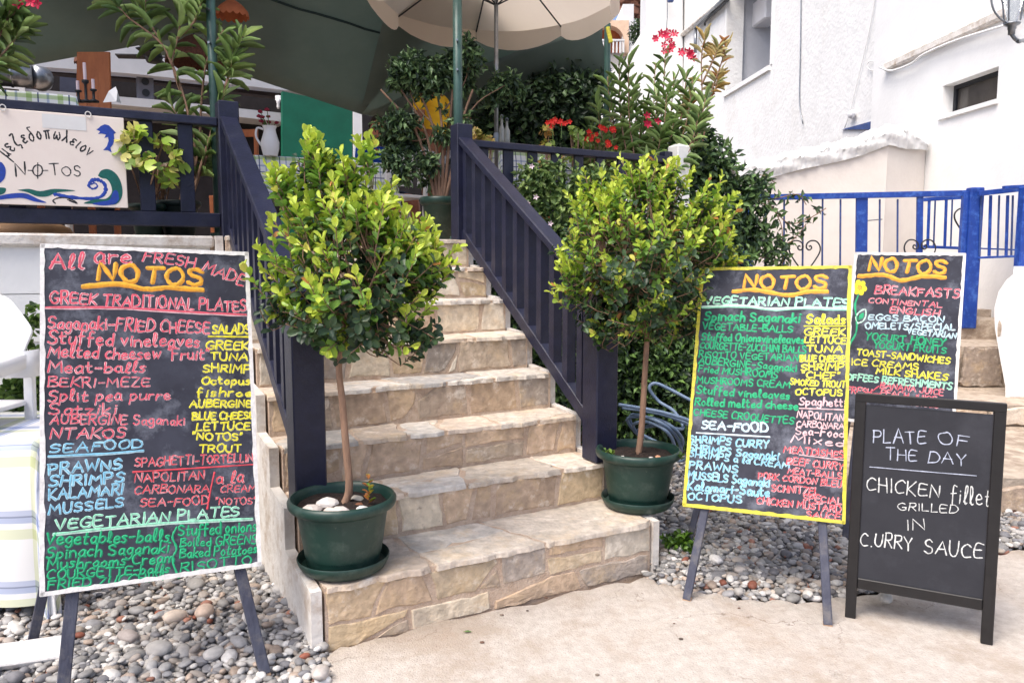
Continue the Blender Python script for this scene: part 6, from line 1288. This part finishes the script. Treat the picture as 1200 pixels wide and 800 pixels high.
# right awning, hanging lower, paler with the light
tarp('grey-green awning flap hanging behind the parasol down into the shrubs', [atv(420, 132, 5.25), atv(560, 172, 5.25), atv(720, 100, 3.6), atv(700, 25, 3.4)], sag=.25, seams=(((.55, 0), (.8, 1)),))
tarp('steep dark green awning side hanging between the middle awning and the parasol', [atv(422, 133, 5.22), atv(700, 160, 5.3), atv(706, 30, 3.9), atv(470, -60, 3.2)], sag=.3)
for (x, y0, y1, Y, r, lab, nm) in ((250, -60, 130, 4.95, .028, 'dark green steel post rising from the left upper newel', 'awning_post'), (535.5, -60, 158, 5.62, .033, 'dark green steel post rising from the right upper newel', 'awning_post')):
    a, b_ = at(x, y0, Y), at(x+1.5, y1, Y); a[0] = b_[0]; b_[2] = DECKZ; t = thing(nm, b_, lab, 'post', 'green awning posts'); MB().tube([b_, a], r, 14).build('post', M_gpole, t, smooth=True)
    MB().tube([b_, b_+[0, 0, .03]], r*2, 14).build('base_plate', M_gpole, t)
    for z in (2.85, 3.05): MB().tube([b_*[1, 1, 0]+[0, -r, z], b_*[1, 1, 0]+[.0, -r-.03, z]], .008, 6).build('bolt', M_metal, t)
rp = at(712, 120, 7.4); rp2 = at(712, 28, 7.4); rp[2] = DECKZ; t = thing('awning_post', rp, 'short green post with a yellow strap at the right tip of the awning', 'post', 'green awning posts'); MB().tube([rp, rp2], .03, 10).build('post', M_gpole, t); MB().tube([at(712, 32, 7.35), at(716, 50, 7.35)], .02, 6).build('strap', M_yellowpaint, t)
# parasol
pc = np.array([at(581, 60, 6.4)[0]*.97, 6.4, DECKZ]); ps2 = thing('parasol', pc, 'cream parasol with scalloped valance on a thin grey pole over the middle of the terrace', 'parasol')
M_para = mat('cream_parasol_cloth', C(232, 220, 208), C(224, 210, 198), rough=.9, scale=3, spec=.1); tn = M_para.node_tree
trn = tn.nodes.new('ShaderNodeBsdfTranslucent'); trn.inputs[0].default_value = C(236, 222, 206); ms = tn.nodes.new('ShaderNodeMixShader'); ms.inputs[0].default_value = .5
tn.links.new(tn.nodes['Principled BSDF'].outputs[0], ms.inputs[1]); tn.links.new(trn.outputs[0], ms.inputs[2]); tn.links.new(ms.outputs[0], tn.nodes['Material Output'].inputs[0])
Rr, zr, zt2 = 1.04, 3.66, 4.05
MB().tube([pc, pc*[1, 1, 0]+[0, 0, zt2+.1]], .017, 12).build('pole', M_metal, ps2, smooth=True); MB().tube([pc*[1, 1, 0]+[0, 0, 2.42], pc*[1, 1, 0]+[0, 0, 2.55]], .024, 10).build('collar', M_metal, ps2)
MB().lathe(pc, [(0, .0), (.24, 0), (.24, .06), (.05, .1), (.03, .25)], 24).build('base', M_metal, ps2, smooth=True)
for k in range(8):
    a0, a1 = k*math.pi/4+.2, (k+1)*math.pi/4+.2; G = []
    for i in range(9):
        f = i/8; r_ = []
        for j in range(9):
            s_ = j/8; q0_ = np.array([math.cos(a0), math.sin(a0)])*(1-s_)+np.array([math.cos(a1), math.sin(a1)])*s_; bow = 1-.05*math.sin(math.pi*s_)
            z = zt2-(zt2-zr)*f**1.15-.05*math.sin(math.pi*s_)*f; r_.append(pc*[1, 1, 0]+[q0_[0]*Rr*f*bow, q0_[1]*Rr*f*bow, z])
        G.append(r_)
    MB().sheet(G).build('canopy_panel', M_para, ps2, smooth=True)
    V1 = [p for p in G[8]]; V2 = []
    for j, p in enumerate(V1):
        s_ = j/8; V2.append(p+[0, 0, -(.10+.07*math.sin(math.pi*s_)**.6 if 0 < j < 8 else .10)])
    MB().sheet([V1, [(a+b_)/2 for a, b_ in zip(V1, V2)], V2]).build('valance', M_para, ps2, smooth=True)
    rtip = pc*[1, 1, 0]+[Rr*math.cos(a0), Rr*math.sin(a0), zr-.02]; rt = pc*[1, 1, 0]+[0, 0, zt2-.03]
    MB().tube([rt, rtip], .007, 6).build('rib', M_iron, ps2); MB().tube([pc*[1, 1, 0]+[0, 0, 3.55], rt*.5+rtip*.5], .006, 5).build('strut', M_iron, ps2)
# ------------------------------------------------------------------ tables with checked cloths
def cloth_table(label, c, wx, wy, z, yaw, drop, m, seed, foot, nm='table', grp=None, rip=.02, drops=None, clab=None):
    rng = np.random.default_rng(seed); ex = np.array([math.cos(yaw), math.sin(yaw), 0]); ey = np.array([-math.sin(yaw), math.cos(yaw), 0]); c = np.array(c, float)
    t = thing(nm, [c[0], c[1], foot], label, 'table', grp)
    MB().box([c[0], c[1], z-.022], ex*(wx/2-.004), ey*(wy/2-.004), Z3*.015, .004).build('table_top', M_plastic, t)
    for sx in (-1, 1):
        for sy in (-1, 1):
            p = np.array([c[0], c[1], 0])+ex*sx*(wx/2-.07)+ey*sy*(wy/2-.07); MB().tube([[p[0], p[1], foot], [p[0], p[1], z-.04]], .02, 10).build('leg', M_plastic, t)
    n = 56; G = []; UVs = []; a_ = np.linspace(-wx/2-drop, wx/2+drop, n+1); b_ = np.linspace(-wy/2-drop, wy/2+drop, n+1)
    for A_ in a_:
        r_ = []
        for B_ in b_:
            ca_, cb_ = max(-wx/2, min(wx/2, A_)), max(-wy/2, min(wy/2, B_)); dx, dy = A_-ca_, B_-cb_; e_ = math.hypot(dx, dy); e2 = max(abs(dx), abs(dy)); hang = e2+(.35*min(abs(dx), abs(dy)))
            if e_ > 0:
                ux, uy = dx/e_, dy/e_; s_ = (ca_*-uy+cb_*ux); out_ = .012+min(1, e_/.15)*.02+min(1, e_*2)*rip*(1+math.sin((A_*uy*uy+B_*ux*ux)*16+seed))*.7+(.05*min(abs(dx), abs(dy))/drop)
                zz = z-max(0, hang-.012)
            else: ux = uy = out_ = 0; zz = z
            r_.append(np.array([c[0], c[1], zz+.002*math.sin(A_*9+B_*7)])+ex*(ca_+ux*out_)+ey*(cb_+uy*out_)); UVs.append((A_, B_))
        G.append(r_)
    V = np.array([p for r in G for p in r]); b = V.mean(0); b[2] = V[:, 2].min(); nn_ = n+1
    Fc = np.array([(i*nn_+j, i*nn_+j+1, (i+1)*nn_+j+1, (i+1)*nn_+j) for i in range(n) for j in range(n)])
    o = link('tablecloth', rawmesh('tablecloth', V-b, Fc, True, uvs=UVs), m, None, b); tag(o, clab, 'tablecloth', 'checked tablecloths'); return t
qc = atz(47, 517, .76)   # near corner of the front table
yw = .10; ex = np.array([math.cos(yw), math.sin(yw)]); ey = np.array([-math.sin(yw), math.cos(yw)])
cc_ = qc[:2]-ex*.42+ey*.40
cloth_table('small square table under a checked cloth at the left edge before the terrace wall', [cc_[0], cc_[1]], .8, .8, .76, yw, .70, M_cloth, 3, 0, clab='white tablecloth with pale yellow and blue bands hanging nearly to the pebbles at the left', rip=.022)
c_ = L(-1.35, 3.0); cloth_table('terrace table behind the hanging sign set with candlesticks', [c_[0], c_[1]], 1.2, .8, 2.50, TH, .35, M_cloth2, 5, DECKZ, grp='tables on the terrace', clab='checked cloth on the terrace table behind the hanging sign')
c_ = at(350, 190, 6.6); cloth_table('terrace table behind the left potted tree set with a white pitcher', [c_[0]+.05, c_[1]+.3], 1.15, .8, 1.5+122/900*6.35, TH, .34, M_cloth2, 8, DECKZ, grp='tables on the terrace', clab='checked cloth on the terrace table seen above the left potted tree')
c_ = at(606, 172, 7.0); cloth_table('terrace table behind the right upper newel set with glass bottles', [c_[0], c_[1]+.3], .75, .7, 1.5+137/900*6.7, TH, .36, M_cloth2, 11, DECKZ, grp='tables on the terrace', clab='checked cloth on the terrace table behind the right railing')
zt_a = 2.50
for i, (x, r, h, lab) in enumerate(((92, .012, .13, 'leftmost short candlestick on the table behind the hanging sign'), (101, .012, .24, 'tallest white candle in the middle of the table behind the hanging sign'), (110, .012, .14, 'right short candlestick with a dark cup on the table behind the hanging sign'))):
    p = at(x, 116, 4.95); p = np.array([p[0], p[1], zt_a+.002]); t = thing('candlestick', p, lab, 'candlestick'); MB().lathe(p, [(0, 0), (.03, 0), (.03, .008), (.008, .02), (.008, h*.45), (.02, h*.5), (.02, h*.56), (.008, h*.56)], 12).build('holder', M_iron, t, smooth=True); MB().tube([p+[0, 0, h*.5], p+[0, 0, h]], .010, 8).build('candle', M_whitefl, t)
p = at(130, 122, 4.95); p[2] = zt_a; nk = thing('folded_napkin', p, 'crumpled white napkin standing up at the right end of the table behind the sign', 'napkin')
MB().add([p+[-.05, 0, 0], p+[.05, .03, 0], p+[.05, -.03, 0], p+[-.01, .0, .07], p+[.03, .01, .10], p+[.045, .0, .07], p+[.01, .02, .05]], [(0, 3, 6), (3, 4, 6), (4, 5, 6), (6, 5, 1), (0, 2, 3), (2, 5, 3), (3, 5, 4), (2, 1, 5)]).build('fold', M_plastic, nk)
# chairs on the terrace
ch = thing('wooden_chair', at(103, 130, 5.7)*[1, 1, 0]+[0, 0, DECKZ], 'orange-brown wooden chair with a tall solid back behind the candlesticks', 'chair')
Yc_ = 5.6; cb_ = at(103, 90, Yc_); w2 = .135
for k in range(3): 
    x0 = -w2+k*.09; MB().hexa([[cb_[0]+x0+.003, Yc_, DECKZ+.45], [cb_[0]+x0+.087, Yc_, DECKZ+.45], [cb_[0]+x0+.087, Yc_+.02, DECKZ+.45], [cb_[0]+x0+.003, Yc_+.02, DECKZ+.45], [cb_[0]+x0*.85+.003, Yc_+.08, 3.0], [cb_[0]+x0*.85+.08, Yc_+.08, 3.0], [cb_[0]+x0*.85+.08, Yc_+.10, 3.0], [cb_[0]+x0*.85+.003, Yc_+.10, 3.0]]).build('backrest_board', M_orange, ch)
MB().box([cb_[0], Yc_-.2, DECKZ+.45], X3*.2, Y3*.2, Z3*.02, .006).build('seat', M_orange, ch)
for sx in (-1, 1):
    for sy in (0, 1): MB().box([cb_[0]+sx*.17, Yc_-.03-sy*.33, DECKZ+.215], X3*.018, Y3*.018, Z3*.214, .003).build('leg', M_orange, ch)
cs_ = thing('wooden_chair', at(282, 200, 7.6)*[1, 1, 0]+[0, 0, DECKZ], 'light brown wooden chair with slatted back behind the white pitcher', 'chair')
Yc_ = 7.7; cb_ = at(282, 175, Yc_)
MB().box(at(282, 156, Yc_), X3*.15, Y3*.012, Z3*.035, .004).build('top_slat', M_orange, cs_); MB().box(at(282, 185, Yc_), X3*.15, Y3*.012, Z3*.03, .004).build('middle_slat', M_orange, cs_)
for sx in (-1, 1): MB().box([cb_[0]+sx*.155, Yc_, DECKZ+.57], X3*.018, Y3*.018, Z3*.57, .003).build('back_leg', M_orange, cs_)
for sx in (-1, 1): MB().box([cb_[0]+sx*.155, Yc_-.38, DECKZ+.22], X3*.018, Y3*.018, Z3*.22, .003).build('leg', M_orange, cs_)
MB().box([cb_[0], Yc_-.19, DECKZ+.455], X3*.18, Y3*.2, Z3*.014, .004).build('seat', M_orange, cs_)
# round back of a wicker chair right under the sign
wk_ = thing('wicker_stool', at(20, 290, 4.3)*[1, 1, 0]+[0, 0, DECKZ], 'rounded tan seat edge visible under the hanging sign behind the lower rail', 'stool'); q = L(-1.02, 2.45, 0); b = MB(); b.lathe([q[0], q[1], DECKZ], [(0, .075), (.15, .07), (.21, .045), (.23, .01), (.22, .002), (0, .002)], 24); b.build('seat', mat('tan_leather', C(176, 140, 108), C(150, 116, 90), rough=.6), wk_, smooth=True)
# pitcher with red flowers
Yp = 6.3; pt = at(317, 183, Yp); pi = thing('white_pitcher', pt, 'white ceramic pitcher holding dark red flowers on the middle table', 'pitcher')
autosmooth(MB().lathe(pt, [(0, 0), (.055, 0), (.07, .06), (.072, .11), (.05, .18), (.045, .21), (.058, .235), (.05, .235), (.04, .2)], 24).build('body', M_plastic, pi), 60)
MB().tube(smoothpath([pt+[-.048, 0, .21], pt+[-.10, 0, .22], pt+[-.11, 0, .15], pt+[-.068, 0, .08]], 4), .009, 8).build('handle', M_plastic, pi, smooth=True)
M_dkred = mat('dark_red_petal', C(150, 30, 60), C(110, 24, 44), rough=.7)
for k in range(11): q = pt+[R.uniform(-.09, .07), R.uniform(-.04, .04), R.uniform(.26, .36)]; MB().tube([pt+[0, 0, .2], q], .003, 4).build('flower_stalk', M_leafst, pi); b = MB(); b.add(IV1*[.02, .02, .014]*(1+.2*NR.normal(size=(len(IV1), 1)))+q, [tuple(f) for f in IF1]); b.build('flower', M_dkred, pi)
# glass cruets on the right table
for i, (x, h, lab) in enumerate(((588, .25, 'left glass oil bottle with a ring stopper on the table behind the right newel'), (594, .22, 'right glass vinegar bottle on the table behind the right newel'))):
    zb_ = 1.5+137/900*6.7; p = at(x, 165, 6.75); p[2] = zb_+.003; t = thing('glass_cruet', p, lab, 'bottle'); M_gl = globals().get('M_gl') or mat('pale_bottle_glass', C(180, 186, 186), C(150, 156, 156), rough=.15, spec=.7)
    MB().lathe(p, [(0, 0), (.026, 0), (.028, .01), (.028, h*.45), (.012, h*.62), (.010, h*.8), (.014, h*.82)], 14).build('bottle', M_gl, t, smooth=True); MB().tube([p+[.012*math.cos(a), 0, h*.9+.014*math.sin(a)] for a in np.linspace(0, 6.28, 10)], .004, 5, False).build('stopper', M_metal, t); b = MB(); b.lathe(p, [(0, .012), (.0255, .012), (.0255, h*.25), (0, h*.25)], 12); b.build('contents', M_terra, t)
# ------------------------------------------------------------------ things on the ground
hs = thing('garden_hose', at(775, 500, 5.4)*[1, 1, 0], 'pale blue garden hose lying in loose coils behind the right potted tree', 'hose')
Yh = 5.15; pts = [at(x, y, Yh+dy) for x, y, dy in ((730, 478, .1), (760, 482, -.1), (790, 490, -.15), (812, 505, 0), (800, 540, .15), (760, 520, .25), (735, 492, .15), (760, 489, -.05), (788, 500, -.2), (800, 520, -.1), (780, 535, .2), (745, 505, .25), (740, 486, .1), (772, 494, -.2), (793, 512, -.15), (796, 532, 0), (765, 525, .2), (742, 500, .15), (758, 494, -.1), (782, 506, -.22), (790, 524, -.1),
   (775, 520, .15), (748, 505, .2), (770, 498, -.15), (800, 502, -.1), (790, 482, .0), (772, 470, .1), (761, 455, .1), (768, 449, .1), (785, 456, .08), (812, 470, .0), (840, 482, -.05), (880, 520, .1))]
pts = [np.array([p[0], p[1], max(.02, p[2])]) for p in pts]
MB().tube(smoothpath(pts, 6), .0115, 8).build('hose', M_hose, hs, smooth=True)
hs2 = thing('garden_hose', at(735, 515, 5.0)*[1, 1, 0], 'second length of pale blue hose running straight behind the right newel post', 'hose'); pts = [at(725, 474, 5.0), at(750, 478, 5.0), at(780, 484, 4.95), at(815, 496, 4.9), at(850, 520, 4.9)]; MB().tube(smoothpath(pts, 6), .012, 8).build('hose', M_hose, hs2, smooth=True)
bd_ = thing('white_board', atz(30, 775, .0), 'long white painted plank lying on the pebbles under the tablecloth', 'plank')
a_, b_ = atz(76, 758, .05), atz(-60, 778, .06); MB().bar(b_, a_, Y3+Z3*.5, .10, .03, .005).build('plank', M_whitepaint, bd_)
# ledge and white chair at the left edge
b = MB(); b.box(at(-40, 560, 3.85)*[1, 1, 0]+[.0, .02, .22], E3*.42, N3*.20, Z3*.22, .02); solid('white_ledge', M_white, 'low white masonry ledge against the terrace wall carrying the plastic chair', 'ledge', b)
pcx = thing('plastic_chair', at(-15, 560, 3.75)*[1, 1, 0]+[0, 0, .44], 'white moulded plastic armchair at the left edge behind the checked table', 'chair')
Yk = 3.62
G = []
for i in range(13):
    f = i/12; r_ = []
    for j in range(17):
        s_ = j/16*2-1; hw = .26*(1-.0*f)*(1-.35*max(0, f-.55)**2*4); x = at(-25, 400, Yk)[0]+s_*hw; zt0 = at(0, 345, Yk)[2]; zb0 = at(0, 412, Yk)[2]
        zz = zb0+(zt0-zb0)*(f*(1-.42*abs(s_)**2.6)); r_.append([x, Yk+.10*f-.10*(s_*s_)*(1-f*.5), zz])
    G.append(r_)
o = MB().sheet(G).build('backrest', M_plastic, pcx, smooth=True); md = o.modifiers.new('thick', 'SOLIDIFY'); md.thickness = .012
xr = at(-25, 400, Yk)[0]
sk = MB(); za = at(0, 412, Yk)[2]
sk.sheet([[[xr-.27, Yk-.10, za+.002], [xr+.27, Yk-.10, za+.012], [xr+.29, Yk-.02, za+.015]], [[xr-.27, Yk-.11, za-.10], [xr+.28, Yk-.11, za-.11], [xr+.30, Yk-.03, za-.11]]]); o = sk.build('back_skirt', M_plastic, pcx, smooth=True); md = o.modifiers.new('thick', 'SOLIDIFY'); md.thickness = .01
zz = at(10, 432, 3.3)[2]
for sx in (-1, 1):
    x = xr+sx*.245+(.0 if sx > 0 else 0); G = []
    for i in range(9):
        a = i/8; y = Yk-.05-.42*a; wv = .035*math.sin(math.pi*(.18+.75*a))**.4; zc_ = zz+.03*(1-a)**2
        G.append([[x-wv, y, zc_-.03], [x-wv, y, zc_+.006], [x, y, zc_+.014], [x+wv, y, zc_+.006], [x+wv*1.02, y, zc_-.05]])
    o = MB().sheet(G).build('armrest', M_plastic, pcx, smooth=True); md = o.modifiers.new('thick', 'SOLIDIFY'); md.thickness = .008
    for dy, zl in ((-.40, zz-.02), (-.02, zz-.02)): MB().bar([x-sx*.02, Yk+dy, .445], [x, Yk+dy, zl], X3, .045, .03, .004).build('leg', M_plastic, pcx)
MB().box([xr, Yk-.24, zz-.20], X3*.23, Y3*.22, Z3*.012, .01).build('seat', M_plastic, pcx)
# ------------------------------------------------------------------ two people on the terrace
def skinmesh(name, chains, m, parent, root, sub=2, smooth=True):
    """chains: lists of (point, radius); points that coincide are welded, grown with a Skin modifier"""
    V, E, Rd, key = [], [], [], {}
    def vid(p, r):
        k = tuple(round(float(x), 4) for x in p)
        if k not in key: key[k] = len(V); V.append(p); Rd.append(r)
        return key[k]
    for c in chains:
        ids = [vid(p, r) for p, r in c]; E += list(zip(ids[:-1], ids[1:]))
    base = wloc(parent); me = bpy.data.meshes.new(name); me.from_pydata([tuple(np.array(v, float)-base) for v in V], E, []); me.materials.append(m)
    o = bpy.data.objects.new(name, me); col.objects.link(o); o.parent = parent
    o.modifiers.new('skin', 'SKIN'); 
    for i, d in enumerate(me.skin_vertices[0].data): rr = Rd[i]; d.radius = (rr if not isinstance(rr, tuple) else rr[0], rr if not isinstance(rr, tuple) else rr[1])
    me.skin_vertices[0].data[vid(*root)].use_root = True
    s_ = o.modifiers.new('sub', 'SUBSURF'); s_.levels = sub; s_.render_levels = sub
    o.modifiers['skin'].use_smooth_shade = True; return o
def headparts(t, hc, fwd, skin, hair, s=1.0):
    fwd = nrm(fwd); rt = nrm(np.cross(fwd, Z3))
    V = IV.copy(); Wd = np.zeros_like(V)
    for i, p in enumerate(V):
        x, y, z = p; f = .075*x*(1-.18*max(0, -z)); g = .095*y+(.012 if (y > .6 and abs(z+.25) < .5) else 0); h = .118*z; Wd[i] = hc+(rt*f+fwd*g+Z3*h)*s
    MB().add(Wd, [tuple(f) for f in IF]).build('head', skin, t, smooth=True)
    MB().add([hc+(fwd*.090+Z3*.025)*s, hc+(fwd*.118-Z3*.022)*s, hc+(fwd*.088-Z3*.026+rt*.017)*s, hc+(fwd*.088-Z3*.026-rt*.017)*s], [(0, 2, 1), (0, 1, 3), (1, 2, 3)]).build('nose', skin, t)
    for sg in (-1, 1):
        e = hc+(fwd*.084+rt*sg*.030+Z3*.012)*s; MB().add(IV1*.011*s+e, [tuple(f) for f in IF1]).build('eye', M_iron, t); MB().add(IV1*[.012, .02, .03]+hc+(rt*sg*.076-Z3*.005)*s, [tuple(f) for f in IF1]).build('ear', skin, t)
    e = hc+(fwd*.088-Z3*.052)*s; MB().bar(e-rt*.022, e+rt*.022, Z3, .009, .01).build('mouth', M_terra, t)
    H = []; 
    for p in IV: 
        q = p.copy(); k = 1.06+.02*math.sin(p[0]*9+p[2]*11); H.append(hc+(rt*.078*p[0]*k+fwd*(.098*p[1]*k-.012)+Z3*(.120*p[2]*k+.006))*s)
    Fh = [tuple(f) for f in IF if all((IV[i][2] > .32 or (IV[i][1] < -.05 and IV[i][2] > -.45)) for i in f)]
    MB().add(H, Fh).build('hair', hair, t, smooth=True)
def hand(ch, wrist, dr, side, r=.010):
    """palm and five fingers grown from the wrist, lightly curled"""
    dr = nrm(dr); side = nrm(side); dn = nrm(np.cross(dr, side)); palm = wrist+dr*.05; ch.append([(wrist, .026), (palm, .034)])
    for k, (o_, l_) in enumerate(((-.028, .060), (-.010, .072), (.009, .068), (.026, .054))):
        a = palm+side*o_+dr*.035; ch.append([(palm, .034), (a, .011), (a+dr*l_*.5+dn*.006, .009), (a+dr*l_*.85+dn*.022, .008)])
    a = palm-side*.03-dr*.015; ch.append([(palm, .034), (a-side*.012, .012), (a-side*.022+dr*.035+dn*.01, .010)])
def person_seated(base, yaw, shirt, label):
    """base: floor point under the seat; faces along yaw"""
    f = np.array([math.cos(yaw), math.sin(yaw), 0]); r = np.array([f[1], -f[0], 0]); B = np.array(base, float); t = thing('person', B, label, 'person')
    P = lambda a, b_, z: B+f*a+r*b_+Z3*z
    ch = [[(P(0, 0, .50), (.15, .12)), (P(-.01, 0, .66), (.13, .11)), (P(-.02, 0, .84), (.15, .115)), (P(-.02, 0, .98), (.12, .09)), (P(-.01, 0, 1.06), .052), (P(.01, 0, 1.13), .055)]]
    for s in (-1, 1):
        ch.append([(P(-.02, 0, .98), (.12, .09)), (P(-.02, s*.17, .975), .058), (P(.05, s*.22, .76), .045), (P(.28, s*.16, .74), .034)]); hand(ch, P(.28, s*.16, .74), f*.9-r*s*.35, r*s)
        ch.append([(P(0, 0, .50), (.15, .12)), (P(.05, s*.10, .50), .09), (P(.44, s*.14, .49), .062), (P(.46, s*.14, .10), .042), (P(.47, s*.14, .05), .04), (P(.60, s*.15, .035), .032)])
    skinmesh('body', ch, M_skin, t, (P(0, 0, .50), .15))
    sh = [[(P(0, 0, .52), (.165, .135)), (P(-.01, 0, .66), (.15, .13)), (P(-.02, 0, .84), (.17, .135)), (P(-.02, 0, 1.0), (.13, .10)), (P(-.012, 0, 1.05), (.065, .065))]]
    for s in (-1, 1): sh.append([(P(-.02, 0, 1.0), (.13, .10)), (P(-.02, s*.18, .985), .07), (P(.015, s*.215, .86), .062)])
    skinmesh('shirt', sh, shirt, t, (P(0, 0, .52), .165))
    pn = []
    for s in (-1, 1): pn.append([(P(0, 0, .49), (.165, .13)), (P(.06, s*.10, .50), .105), (P(.36, s*.135, .495), .085)])
    skinmesh('trousers', pn, M_navy, t, (P(0, 0, .49), .165)); headparts(t, P(.03, 0, 1.235), f+np.array([0, 0, -.05]), M_skin, M_hair); return t, P
Yq = 8.2; bq = at(443, 280, Yq); bq[2] = DECKZ+.0
person_seated(bq, -.75, M_cblue, 'person in a blue T-shirt sitting at a terrace table, head seen above the left tree')
def plain_chair(base, yaw, label, m=M_plastic):
    f = np.array([math.cos(yaw), math.sin(yaw), 0]); r = np.array([f[1], -f[0], 0]); B = np.array(base, float); t = thing('terrace_chair', B, label, 'chair')
    MB().box(B+Z3*.42+f*.08, f*.22, r*.22, Z3*.015, .006).build('seat', m, t)
    for a in (-.12, .28):
        for s in (-1, 1): MB().bar(B+f*a+r*s*.2, B+f*a+r*s*.2+Z3*(.41 if a > 0 else .88)+f*(0 if a > 0 else -.06), r, .035, .03, .003).build('leg', m, t)
    for k in range(4): MB().bar(B-f*.15+r*(-.13+.087*k)+Z3*.5, B-f*.185+r*(-.13+.087*k)+Z3*.84, r, .03, .012).build('slat', m, t)
    MB().bar(B-f*.185-r*.2+Z3*.86, B-f*.185+r*.2+Z3*.86, Z3, .05, .02, .004).build('top_slat', m, t); return t
plain_chair(bq, -.75, 'white slatted terrace chair in which the person in blue sits')
c_ = at(466, 290, 6.9); plain_chair([c_[0], c_[1], DECKZ], 2.3, 'empty white slatted chair between the person in blue and the potted fig')
# standing person in yellow behind the fig
Yy = 7.6; B = at(508, 288, Yy); B[2] = DECKZ; f = nrm([-.85, .5, 0]); r = np.array([f[1], -f[0], 0]); P = lambda a, b_, z: B+f*a+r*b_+Z3*z
t = thing('person', B, 'person in a yellow T-shirt and mottled grey shorts standing behind the potted fig', 'person')
ch = [[(P(0, 0, .95), (.14, .11)), (P(0, 0, 1.12), (.12, .10)), (P(0, 0, 1.30), (.15, .11)), (P(0, 0, 1.42), (.11, .08)), (P(.01, 0, 1.50), .052), (P(.02, 0, 1.57), .055)]]
for s in (-1, 1):
    ch.append([(P(0, 0, 1.42), (.11, .08)), (P(0, s*.18, 1.40), .056), (P(-.03, s*.24, 1.12), .043), (P(.12, s*.22, .90), .032)]); hand(ch, P(.12, s*.22, .90), f*.5-Z3*.8, r*s)
    ch.append([(P(0, 0, .95), (.14, .11)), (P(0, s*.09, .88), .095), (P(.02+.03*s, s*.10, .50), .06), (P(.04*s-.03, s*.105, .10), .042), (P(.04*s-.03, s*.105, .05), .04), (P(.04*s+.10, s*.12, .03), .032)])
skinmesh('body', ch, M_skinb, t, (P(0, 0, .95), .14))
sh = [[(P(0, 0, .93), (.155, .125)), (P(0, 0, 1.12), (.145, .12)), (P(0, 0, 1.30), (.17, .13)), (P(0, 0, 1.43), (.125, .095)), (P(.005, 0, 1.48), (.065, .065))]]
for s in (-1, 1): sh.append([(P(0, 0, 1.43), (.125, .095)), (P(0, s*.19, 1.41), .07), (P(-.015, s*.225, 1.24), .064)])
skinmesh('shirt', sh, M_cyel, t, (P(0, 0, .93), .155))
pn = [[(P(0, 0, .97), (.155, .125)), (P(0, s*.09, .86), .115), (P(.02+.02*s, s*.10, .56), .098)] for s in (-1, 1)]
skinmesh('shorts', pn, M_cgrey, t, (P(0, 0, .97), .155)); headparts(t, P(.04, 0, 1.68), f, M_skinb, M_hair)
